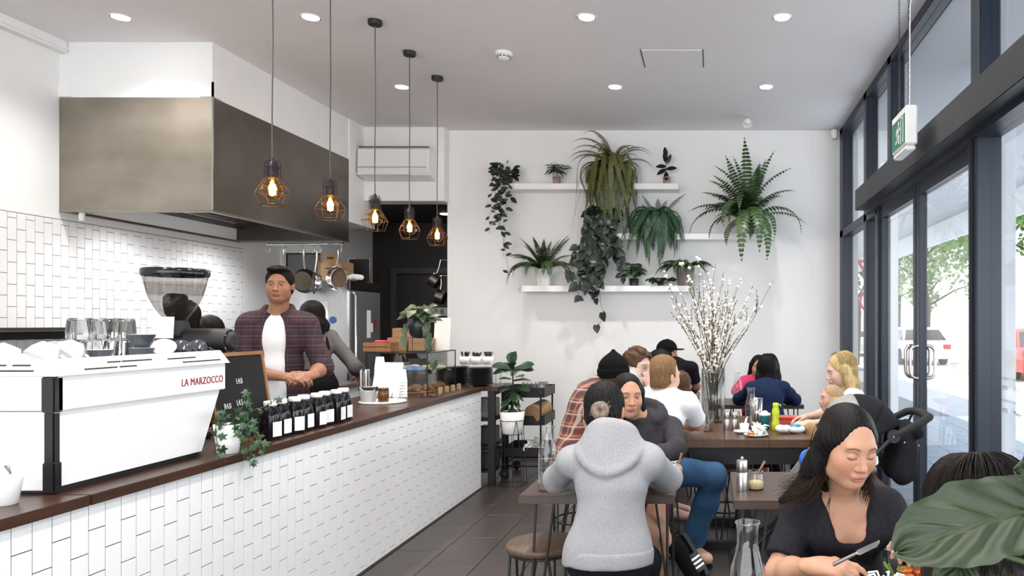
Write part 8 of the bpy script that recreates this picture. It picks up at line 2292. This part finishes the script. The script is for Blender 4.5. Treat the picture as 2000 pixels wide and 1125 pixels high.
# loose ends: warm brown tips sweeping over her right shoulder, curls by the left
M['hair_tip'] = hairmat('brown_hair_tips', (0.014, 0.008, 0.0055), (0.04, 0.022, 0.013))
mb = MB(); rr = random.Random(77); ro = p.root.location
for j in range(300):
    st_ = p.hp(-0.080 + rr.uniform(-0.012, 0.016), -0.03 + rr.uniform(-0.035, 0.03), 0.005 + rr.uniform(-0.05, 0.03)); a = st_ + Vector((rr.uniform(-0.02, 0.0), rr.uniform(0, 0.03), -0.09)); b_ = a + Vector((-0.034 + rr.uniform(-0.02, 0.02), 0.01, -0.045)); c = b_ + Vector((-0.036 + rr.uniform(-0.03, 0.02), rr.uniform(-0.02, 0.02), -0.018 + rr.uniform(-0.012, 0.012)))
    mb.tube([st_ - ro, st_.lerp(a, 0.5) + Vector((-0.008, 0, 0)) - ro, a - ro, b_ - ro, c - ro], [0.0009, 0.0009, 0.0009, 0.0007, 0.0003], 3, caps=False)
for j in range(120):
    st_ = p.hp(0.076 + rr.uniform(-0.01, 0.01), -0.03 + rr.uniform(-0.03, 0.03), -0.05); ph = rr.uniform(0, 6.28); L = rr.uniform(0.07, 0.15)
    pts = [st_ + Vector((0.016 * f + 0.014 * f * math.sin(5 * f + ph), 0.014 * math.cos(5 * f + ph) * f - 0.01 * f, -L * f)) - ro for f in [q / 8 for q in range(9)]]
    mb.tube(pts, [0.0008] * 7 + [0.0005, 0.0002], 3, caps=False)
for j in range(5):
    st_ = p.hp(-0.075, 0.01, -0.06); pts = [st_ - ro, st_ + Vector((0.012, -0.03, -0.08)) - ro, st_ + Vector((0.005 - 0.008 * j, -0.04, -0.16)) - ro]; mb.tube(pts, [0.0012, 0.001, 0.0003], 3, caps=False)
o = mb.build('hair_strands', 'hair_tip', hr, recalc=False); o['kind'] = 'stuff'
# bracelet
w_ = p.Wr[0]; ad = (p.Wr[0] - p.E[0]).normalized(); x_ = ad.cross(Vector((0, 0, 1))).normalized(); y_ = ad.cross(x_)
MB().tube([w_ - ad * 0.03 + x_ * 0.031 * math.cos(a) + y_ * 0.031 * math.sin(a) - ro for a in [j * PI / 12 for j in range(24)]], 0.0022, 6, closed=True).build('bracelet', 'black', p.root)
PW = p
# knife and fork
def cutlery(name, label, a, b, kind):
    a, b = Vector(a), Vector(b); d = (b - a).normalized(); L = (b - a).length
    t = thing(name, label, 'cutlery', a); sd = d.cross(Vector((0, 0, 1))).normalized(); up = sd.cross(d)
    def q(x, y, z): return d * x + sd * y + up * z
    MB().tube([q(0, 0, 0), q(L * 0.25, 0, 0), q(L * 0.52, 0, 0)], [0.0055, 0.005, 0.003], 8).build('handle', 'chrome', t)
    mb = MB()
    if kind == 'knife':
        prof = [(0.50, -0.003), (0.55, -0.008), (0.9, -0.009), (0.98, -0.004), (1.0, 0.003), (0.55, 0.0055), (0.5, 0.003)]
        vs = [q(L * x, s * 0.0008, y) for s in (-1, 1) for x, y in prof]; n = len(prof)
        mb.add(vs, [tuple(range(n)), tuple(range(2 * n - 1, n - 1, -1))] + [(i, (i + 1) % n, n + (i + 1) % n, n + i) for i in range(n)], False); mb.build('blade', 'chrome', t)
    else:
        mb.obox(q(L * 0.70, 0, 0.001), d * L * 0.08, sd * 0.010, up * 0.0009)
        mb.tube([q(L * 0.5, 0, 0), q(L * 0.64, 0, 0.001)], [0.003, 0.006], 8); mb.build('fork_head', 'chrome', t)
        for j in range(4): MB().tube([q(L * 0.77, -0.009 + 0.006 * j, 0.001), q(L * 0.9, -0.009 + 0.006 * j, -0.001), q(L, -0.009 + 0.006 * j, 0.003)], [0.0016, 0.0014, 0.0008], 6).build('tine', 'chrome', t)
cutlery('knife', 'steel table knife held by the woman eating', P(1628, 1103, 1.90), P(1718, 1057, 1.83), 'knife')
cutlery('fork', 'steel fork held by the woman eating, tines to the left', P(1815, 1030, 1.88), P(1734, 1077, 1.80), 'fork')

# ---------------------------------------------------------------- person closest to the camera, from behind
p = Person('person with dark hair seen from behind, lower right, behind the leaf', (0.47, 1.08, 0.595), PI / 2 + 0.05, 0.12, 0, 0.90, True, 'asian', head=(0.432, 1.20, 1.112), hyaw=PI / 2 + 0.1, hpitch=0.2, tl=0.8)
p.arm(0, (0.35, 1.48, 0.80), elbow=(0.25, 1.24, 0.80)).arm(1, (0.56, 1.48, 0.80), elbow=(0.68, 1.24, 0.80)); p.leg(0, (0.38, 1.45, 0.085)).leg(1, (0.54, 1.45, 0.085))
p.hand(0, (0.4, 1, 0), (0, 0, -1)); p.hand(1, (-0.4, 1, 0), (0, 0, -1))
p.build_body(0.012, 0.005); p.garment('jumper', fabric('dark_shimmer_knit', (0.05, 0.047, 0.05), scale=120, col2=(0.12, 0.115, 0.12)), 0.016, 1.93, 0.1, None, 0.009, 0.004, 24); p.trousers('black_trs', vox=0.013)
M['hair_dkbrown'] = hairmat('dark_brown_hair', (0.004, 0.003, 0.0026), (0.011, 0.0075, 0.006))
hr = p.hair('hair_dkbrown', 'long', 0.0045, length=0.15, groove=0.0012, th=0.003); p.strands(hr, 'hair_dkbrown', 900, 0.2, 9, 0.0007, a0=-2.2, a1=2.2, flare=0.02, lift=1.03)

# ---------------------------------------------------------------- barista in the open check shirt
p = Person('person in an open navy check shirt over a white T-shirt, behind the counter', (-2.99, 5.12, 1.00), -PI / 2 + 0.32, 0.04, 0, 1.02, False, 'tan', head=(-2.945, 5.06, 1.715), hyaw=-PI / 2 + 0.28, hpitch=0.02)
p.arm(1, (-2.80, 4.90, 1.10), elbow=(-3.17, 5.0, 1.135)).arm(0, (-2.68, 4.96, 1.105), elbow=(-2.70, 5.16, 1.15))
p.leg(0, (-2.88, 5.15, 0.09), knee=(-2.90, 5.12, 0.52)).leg(1, (-3.08, 5.15, 0.09), knee=(-3.08, 5.12, 0.52))
p.hand(1, (0.95, 0.0, -0.05), (0.1, 0.5, -0.8), (0.5, 0.7, 0.4)); p.hand(0, (-0.45, -0.6, -0.1), (-0.5, 0.5, -0.6), (0.6, 0.8, 0.5))
p.build_body(0.012, 0.0035, bare_arm=(0, 1), brow=(0.02, 0.012, 0.01), lips=(0.27, 0.10, 0.08), jaw=1.04)
p.garment('t_shirt', 'white_tee', 0.010, 0.3, 0.10, [p.neckline(0.055, 0.065, (0.068, 0.08, 0.07))], 0.008, 0.003, 22)
def openfront(v, s=p):
    q = s.s
    v.ell(s.N + s.ax2[1] * 0.055 * q + s.U2 * 0.07 * q, _np((0.085, 0.095, 0.07)) * q, s.ax2, 0.006, 's')
    v.cone(s.N + s.ax2[1] * 0.135 * q, s.P0 + s.ax1[1] * 0.15 * q - s.U1 * 0.3, 0.076 * q, 0.082 * q, 0.006, 's')
def collar(v, s=p):
    q = s.s
    for i in (-1, 1):
        v.cone(s.N + s.ax2[0] * i * 0.07 * q - s.ax2[1] * 0.02 * q + s.U2 * 0.035 * q, s.N + s.ax2[0] * i * 0.085 * q + s.ax2[1] * 0.07 * q - s.U2 * 0.03 * q, 0.022 * q, 0.016 * q, 0.012)
    v.cone(s.N + s.ax2[0] * 0.07 * q - s.ax2[1] * 0.03 * q + s.U2 * 0.035 * q, s.N - s.ax2[0] * 0.07 * q - s.ax2[1] * 0.03 * q + s.U2 * 0.035 * q, 0.022 * q, 0.022 * q, 0.02)
p.garment('check_shirt', 'plaid_navy', 0.024, 1.12, 0.16, None, 0.008, 0.006, 20, collar, seed=2, open_front=openfront)
p.trousers('black_trs'); PB = p; p.hair('hair_black', 'short', 0.0045, lambda v: v.ell(PB.hp(0, 0.03, 0.106), _np((0.066, 0.066, 0.026)), PB.hx, 0.02), th=0.002, front=0.008)
# ---------------------------------------------------------------- kitchen staff
p = Person('person with black hair in a grey shirt and apron behind the barista', (-3.20, 5.98, 0.93), PI / 2 + 0.9, 0.12, 0, 0.93, True, 'asian', head=(-3.235, 6.0, 1.515), hyaw=PI / 2 + 1.2, hpitch=0.25)
p.arm(1, (-2.98, 6.30, 1.02), elbow=(-2.93, 6.1, 1.10)).arm(0, (-3.45, 6.2, 1.02)); p.leg(0, (-3.28, 6.0, 0.085), knee=(-3.27, 6.0, 0.48)).leg(1, (-3.10, 6.0, 0.085), knee=(-3.12, 6.0, 0.48))
p.hand(1, (-0.4, 0.8, -0.2), (0, 0, -1))
p.build_body(0.013, 0.005); p.garment('shirt', 'grey_shirt', 0.018, 1.6, 0.12, None, 0.010, 0.006, 20); p.trousers('black_trs', vox=0.013); p.hair('hair_black', 'long', 0.0055, length=0.05, th=0.004)
mb = MB()
for i in (-1, 1): mb.tube([s_ - p.root.location for s_ in (p.N + p.ax2[0] * i * 0.09 + p.U2 * 0.035, p.C + p.ax2[0] * i * 0.06 - p.ax2[1] * 0.145, p.W - p.ax1[0] * i * 0.05 - p.ax1[1] * 0.128)], 0.012, 6)
mb.build('apron_straps', 'black_tee', p.root)
v = Vol(np.array(p.P0) - 0.5, np.array(p.P0) + 0.3, 0.012); p.torso(v, 0.026); v.cone(p.P0, p.P0 - Vector((0, 0, 0.4)), 0.17, 0.19, 0.05); v.plane(p.W, p.U1); v.plane(p.P0 - Vector((0, 0, 0.42)), Vector((0, 0, -1)))
mesh_obj('apron', [v.surface()], 'black_tee', p.root, None, p.root.location)
for lab, px, Y, zc_, yw, hairm, gm, sc, out in (('person in an olive top bent behind the coffee grinder', 343, 4.62, 1.475, PI / 2 + 0.7, 'hair_black', 'olive', 0.90, 0.2), ('person with black hair and dark top deeper in the kitchen', 398, 5.30, 1.385, PI / 2 + 0.2, 'hair_black', 'black_tee', 0.85, 0.2)):
    X = mx(px, Y)
    p = Person(lab, (X, Y, zc_ - 0.62 * sc), yw, 0.12, 0, sc, False, 'tan', head=(X + 0.01, Y + 0.06, zc_), hyaw=yw)
    p.arm(0, (X - 0.25, Y + 0.3, 1.0)).arm(1, (X + 0.12, Y + 0.35, 1.0)); gz_ = zc_ - 0.62 * sc
    p.leg(0, (X - 0.1, Y, 0.085), knee=(X - 0.09, Y, gz_ * 0.52)).leg(1, (X + 0.1, Y, 0.085), knee=(X + 0.09, Y, gz_ * 0.52)); p.hand(1, (0, 1, 0), (0, 0, -1)); p.hand(0, (0, 1, 0), (0, 0, -1))
    p.build_body(0.013, 0.005); p.garment('shirt', gm, 0.018, 1.8, 0.12, None, 0.011); p.trousers('black_trs', vox=0.013); p.hair(hairm, 'short', 0.0055, th=0.004)
# ================================================================== STROLLER
t = thing('stroller', 'black and grey stroller parked beside the communal table', 'stroller', (0.655, 4.10, 0))
def W(px, py, Y): return P(px, py, Y) - Vector(t.location)
M['strfab'] = fabric('black_stroller_fabric', (0.013, 0.013, 0.015)); M['strgrey'] = fabric('grey_stroller_fabric', (0.30, 0.29, 0.28)); M['foam'] = mat('black_foam', (0.012, 0.012, 0.013), 0.8)
hw = 0.20
for sy in (-1, 1):
    y = sy * hw
    MB().tube([(-0.46, y, 0.10), (-0.15, y, 0.42), (0.12, y, 0.68), (0.30, y, 0.86)], 0.013, 8).build('side_tube', 'black', t)
    MB().tube([(0.26, y, 0.12), (0.10, y, 0.45), (0.06, y, 0.62)], 0.013, 8).build('rear_leg', 'black', t)
    for (x, r) in ((-0.46, 0.085), (0.27, 0.115)):
        wl_ = MB().lathe([(r * 0.72, -0.016), (r, -0.018), (r, 0.018), (r * 0.72, 0.016)], 26); wl_.v = [(a, c, b_) for a, b_, c in wl_.v]
        wo = wl_.build('wheel', 'foam', t); wo.location = (x, y + sy * 0.03, r)
        hb = MB().lathe([(0.012, -0.022), (r * 0.5, -0.01), (r * 0.5, 0.01), (0.012, 0.022)], 16); hb.v = [(a, c, b_) for a, b_, c in hb.v]; hb.build('hub', 'steel_d', wo)
    d_ = MB().lathe([(0.034, -0.012), (0.036, 0.0), (0.034, 0.012)], 22); d_.v = [(a, c, b_) for a, b_, c in d_.v]
    do = d_.build('pivot_disc', 'black', t); do.location = (0.30, y, 0.86)
    c_ = MB().lathe([(0.006, -0.014), (0.006, 0.014)], 8); c_.v = [(a, c, b_) for a, b_, c in c_.v]; c_.build('bolt', 'chrome', do)
hp_ = [(0.30, -hw, 0.86), (0.38, -hw, 0.90), (0.47, -hw + 0.01, 0.945), (0.505, -hw + 0.05, 0.955), (0.51, 0, 0.957), (0.505, hw - 0.05, 0.955), (0.47, hw - 0.01, 0.945), (0.38, hw, 0.90), (0.30, hw, 0.86)]
MB().tube(hp_, [0.015, 0.019, 0.021, 0.021, 0.021, 0.021, 0.021, 0.019, 0.015], 10).build('handle', 'foam', t)
MB().tube([(-0.46, -hw, 0.10), (-0.46, hw, 0.10)], 0.010, 8).build('front_axle', 'black', t); MB().tube([(0.27, -hw, 0.13), (0.27, hw, 0.13)], 0.010, 8).build('rear_axle', 'black', t)
# seat shell: a bent sheet with thickness
def sheet(name, prof, w0, w1, m, th=0.03):
    mb = MB(); n = len(prof); vs = []
    for i, (x, z) in enumerate(prof):
        w_ = w0 + (w1 - w0) * i / (n - 1)
        a = Vector((prof[min(i + 1, n - 1)][0] - prof[max(i - 1, 0)][0], 0, prof[min(i + 1, n - 1)][1] - prof[max(i - 1, 0)][1])).normalized(); nn = Vector((-a.z, 0, a.x)) * th
        for y, q in ((-w_, 0), (w_, 0), (w_, 1), (-w_, 1)): vs.append(Vector((x, y, z)) + nn * q)
    fs = []
    for i in range(n - 1):
        for k in range(4): fs.append((i * 4 + k, i * 4 + (k + 1) % 4, (i + 1) * 4 + (k + 1) % 4, (i + 1) * 4 + k))
    fs += [(3, 2, 1, 0), tuple((n - 1) * 4 + k for k in range(4))]
    mb.add(vs, fs, False); return mb.build(name, m, t)
sheet('footrest', [(-0.40, 0.33), (-0.33, 0.36), (-0.27, 0.42), (-0.22, 0.50)], 0.14, 0.17, 'strfab')
sheet('seat', [(-0.24, 0.50), (-0.10, 0.50), (0.0, 0.53), (0.08, 0.60)], 0.17, 0.18, 'strfab')
sheet('backrest', [(0.06, 0.58), (0.13, 0.74), (0.18, 0.90), (0.20, 0.98)], 0.18, 0.17, 'strfab')
for sy in (-1, 1): MB().prism([(-0.20, 0.52), (0.02, 0.55), (0.17, 0.92), (0.13, 0.99), (-0.06, 0.78), (-0.20, 0.60)], sy * 0.185 - 0.006, sy * 0.185 + 0.006, 'y').build('side_panel', 'strgrey', t)
# canopy: ribbed quarter dome
def dome(name, a0, a1, r, m, e=0.0):
    mb = MB(); vs = []; na, nb = 5, 11
    for i in range(na):
        a = a0 + (a1 - a0) * i / (na - 1)
        for j in range(nb):
            b_ = -math.pi / 2 + math.pi * j / (nb - 1)
            rr_ = r * (abs(math.cos(b_)) ** 0.5); vs.append((0.16 + (rr_ + e) * math.cos(a), (0.20 + e) * math.sin(b_), 0.84 + (rr_ + e) * math.sin(a) * 1.0))
    fs = [(i * nb + j, (i + 1) * nb + j, (i + 1) * nb + j + 1, i * nb + j + 1) for i in range(na - 1) for j in range(nb - 1)]
    mb.add(vs, fs, True); o = mb.build(name, m, t)
    md = o.modifiers.new('thick', 'SOLIDIFY'); md.thickness = 0.008
    return o
dome('canopy_panel', 1.05, 1.75, 0.225, 'strfab'); dome('canopy_panel', 1.75, 2.45, 0.230, 'strgrey'); dome('canopy_panel', 2.45, 2.95, 0.225, 'strfab'); dome('canopy_panel', 0.35, 1.05, 0.220, 'strfab')
MB().tube([(0.16 + 0.236 * (abs(math.cos(b_)) ** 0.5) * math.cos(2.95), 0.205 * math.sin(b_), 0.84 + 0.236 * (abs(math.cos(b_)) ** 0.5) * math.sin(2.95)) for b_ in [-math.pi / 2 + math.pi * j / 14 for j in range(15)]], 0.007, 6).build('canopy_rim', 'black', t)
MB().box((-0.22, -0.17, 0.17), (0.24, 0.17, 0.19)).box((-0.22, -0.17, 0.19), (-0.21, 0.17, 0.30)).box((0.23, -0.17, 0.19), (0.24, 0.17, 0.30)).box((-0.21, -0.17, 0.19), (0.23, -0.16, 0.30)).box((-0.21, 0.16, 0.19), (0.23, 0.17, 0.30)).build('basket', 'strfab', t)
# organiser bag hanging from the handle
bg_ = thing('stroller_bag', 'black studded bag hanging from the stroller handle', 'bag', (1.055, 4.10, 0.60))
v = Vol((0.85, 3.8, 0.5), (1.25, 4.4, 1.0), 0.009)
v.ell((1.045, 4.10, 0.77), (0.085, 0.17, 0.15), np.eye(3), 0.02); v.cone((1.025, 3.98, 0.66), (1.025, 4.22, 0.66), 0.07, 0.07, 0.05); v.cone((1.105, 3.96, 0.87), (1.105, 4.24, 0.87), 0.035, 0.035, 0.03)
v.wrinkle(0.006, 30, 3); mesh_obj('pouch', [v.surface()], 'strfab', bg_, None, bg_.location)
for (x, y, z) in ((0.03, -0.155, 0.27), (0.05, -0.13, 0.20), (-0.03, -0.155, 0.22), (-0.05, -0.135, 0.15), (0.06, -0.12, 0.30)): MB().ball((x, y, z), 0.006, 8, 6).build('stud', 'chrome', bg_)
for sy in (-1, 1): MB().tube([(0.06, sy * 0.12, 0.29), (0.085, sy * 0.12, 0.34), (0.10, sy * 0.12, 0.375)], 0.007, 6).build('strap', 'strfab', bg_)
o = MB().tube([(0.045 * math.cos(a), 0, 0.045 * math.sin(a)) for a in [i * math.pi / 10 for i in range(20)]], 0.008, 8, closed=True).build('toy_ring', mat('blue_toy', (0.01, 0.12, 0.60), 0.3), loc=P(1578, 898, 3.90) + Vector((0, 0.02, 0)))
o.rotation_euler = (0, 0.3, 0.5); tag(o, 'bright blue plastic toy ring hooked on the stroller', 'toy')

# ================================================================== OUTDOORS
M['pillar'] = mat('white_steel_column', (0.72, 0.74, 0.78), 0.6)
for x, y, lab in ((2.16, 5.70, 'white square awning column outside the right window pane'), (2.16, 9.3, 'white square awning column outside the far door leaf'), (2.16, 13.0, 'white square awning column farthest down the pavement')):
    q = thing('awning_column', lab, 'column', (x, y, -0.015), 0, 'awning columns on the pavement')
    MB().box((0, 0, 0.0), (0.18, 0.18, 3.51), 0.01).build('shaft', 'pillar', q); MB().box((-0.03, -0.03, 0), (0.21, 0.21, 0.04)).build('base_plate', 'pillar', q)
def car(loc, label, body, rz=0.0):
    q = thing('car', label, 'car', loc, rz, 'cars in the street')
    m = mat('car_paint', body, 0.2)
    pr = [(-2.1, 0.25), (-2.15, 0.60), (-2.05, 0.85), (-1.75, 0.92), (-1.25, 1.38), (-0.9, 1.45), (0.45, 1.43), (0.75, 1.36), (1.35, 0.92), (1.95, 0.82), (2.12, 0.60), (2.1, 0.25)]
    mb = MB(); n = len(pr); vs = []
    for x, k in ((-0.88, 1), (0.88, 1)):
        for y, z in pr: vs.append((x * (0.78 if z > 1.2 else 1.0), y, z))
    mb.add(vs, [tuple(range(n)), tuple(range(2 * n - 1, n - 1, -1))] + [(i, (i + 1) % n, n + (i + 1) % n, n + i) for i in range(n)], False); mb.build('body', m, q)
    for sx in (-1, 1): MB().add([(sx * 0.895, -1.5, 0.95), (sx * 0.71, -1.15, 1.34), (sx * 0.71, 0.5, 1.34), (sx * 0.895, 1.1, 0.95)], [(0, 1, 2, 3)], False).build('side_window', 'blackgl', q)
    MB().add([(-0.80, -1.73, 0.955), (0.80, -1.73, 0.955), (0.64, -1.30, 1.35), (-0.64, -1.30, 1.35)], [(0, 1, 2, 3)], False).build('rear_window', 'blackgl', q)
    for sx in (-1, 1):
        MB().box((sx * 0.70 - 0.14, -2.155, 0.62), (sx * 0.70 + 0.14, -2.08, 0.80)).build('tail_light', mat('tail_red', (0.35, 0.01, 0.01), 0.3), q)
        for y in (-1.3, 1.35):
            w_ = MB().lathe([(0.2, -0.1), (0.32, -0.1), (0.32, 0.1), (0.2, 0.1)], 20); w_.v = [(c, a, b_) for a, b_, c in w_.v]; w_.build('wheel', 'foam', q).location = (sx * 0.80, y, 0.32)
car((8.2, 30.2, -0.12), 'white car seen through the near door leaf', (0.75, 0.76, 0.78)); car((7.4, 38.0, -0.12), 'silver car parked farther up the street', (0.5, 0.52, 0.55)); car((9.3, 22.2, -0.12), 'red car at the right edge of the window', (0.45, 0.02, 0.02)); car((5.95, 46.0, -0.12), 'grey car farthest up the street', (0.35, 0.37, 0.40))
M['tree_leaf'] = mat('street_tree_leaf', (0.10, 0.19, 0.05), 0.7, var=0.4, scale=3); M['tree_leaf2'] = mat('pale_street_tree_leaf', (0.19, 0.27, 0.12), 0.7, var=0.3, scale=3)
def tree(loc, h, r, label, m, seed, n=1500):
    q = thing('street_tree', label, 'tree', loc, 0, 'street trees'); rr = random.Random(seed)
    mb = MB().tube([(0, 0, 0), (0.1, 0, h * 0.35), (-0.1, 0.1, h * 0.6), (0, 0, h * 0.85)], [0.18, 0.15, 0.10, 0.04], 8)
    for i in range(7):
        a = i * 0.9; z0 = h * (0.35 + 0.06 * i); mb.tube([(0, 0, z0), (r * 0.5 * math.cos(a), r * 0.5 * math.sin(a), z0 + h * 0.12), (r * 0.8 * math.cos(a), r * 0.8 * math.sin(a), z0 + h * 0.16)], [0.06, 0.04, 0.02], 5)
    mb.build('trunk', 'stem', q)
    fb = MB(); cl = [(Vector((rr.gauss(0, r * 0.5), rr.gauss(0, r * 0.5), h * rr.uniform(0.42, 1.0))), rr.uniform(0.25, 0.45) * r) for _ in range(16)]
    for i in range(n):
        c, cr = cl[i % 16]; d = Vector((rr.gauss(0, 1), rr.gauss(0, 1), rr.gauss(0, 0.8))).normalized() * cr * rr.uniform(0.5, 1.05); p_ = c + d
        u = Vector((rr.gauss(0, 1), rr.gauss(0, 1), rr.gauss(0, 1))).normalized() * 0.14; v_ = u.cross(Vector((rr.random(), rr.random(), rr.random() + 0.1))).normalized() * 0.08
        fb.add([p_ - u, p_ + v_, p_ + u, p_ - v_], [(0, 1, 2, 3)], False)
    fo = fb.build('foliage', m, q, recalc=False); fo['kind'] = 'stuff'
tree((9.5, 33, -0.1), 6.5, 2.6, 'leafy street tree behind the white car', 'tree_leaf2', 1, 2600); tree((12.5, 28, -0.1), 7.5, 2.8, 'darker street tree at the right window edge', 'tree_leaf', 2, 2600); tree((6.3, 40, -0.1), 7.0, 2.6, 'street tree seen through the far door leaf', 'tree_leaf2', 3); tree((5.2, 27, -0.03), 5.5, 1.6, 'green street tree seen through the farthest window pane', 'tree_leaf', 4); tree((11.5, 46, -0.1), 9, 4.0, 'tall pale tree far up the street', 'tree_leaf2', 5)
q = thing('road_sign', 'red and white road signs on a grey pole down the street', 'sign', (3.05, 14.2, -0.03))
MB().tube([(0, 0, 0), (0, 0, 2.9)], 0.03, 10).build('pole', 'steel_d', q)
def plate(name, pts, z, m, y): 
    return MB().prism([(x, z + zz) for x, zz in pts], y - 0.004, y, 'y').build(name, m, q)
red = mat('sign_red', (0.40, 0.02, 0.02), 0.5)
plate('give_way_plate', [(-0.30, 0.26), (0.30, 0.26), (0, -0.26)], 2.45, red, -0.032); plate('give_way_face', [(-0.20, 0.20), (0.20, 0.20), (0, -0.15)], 2.45, 'white', -0.037)
ci = [(0.24 * math.cos(i * math.pi / 12), 0.24 * math.sin(i * math.pi / 12)) for i in range(24)]
plate('no_turn_plate', ci, 1.92, red, -0.032); plate('no_turn_face', [(x * 0.8, z * 0.8) for x, z in ci], 1.92, 'white', -0.037)
plate('arrow', [(-0.03, -0.13), (0.02, -0.13), (0.02, 0.02), (0.10, 0.02), (0.10, -0.03), (0.17, 0.05), (0.10, 0.12), (0.10, 0.07), (-0.03, 0.07)], 1.92, 'black', -0.041)
plate('word_plate', [(-0.2, -0.14), (0.2, -0.14), (0.2, 0.14), (-0.2, 0.14)], 1.48, 'white', -0.032)
text_mesh('lettering', 'NO', 0.16, 'black', q, Matrix(((1, 0, 0, 0), (0, 0, -1, -0.038), (0, 1, 0, 1.48), (0, 0, 0, 1))), 0.001)
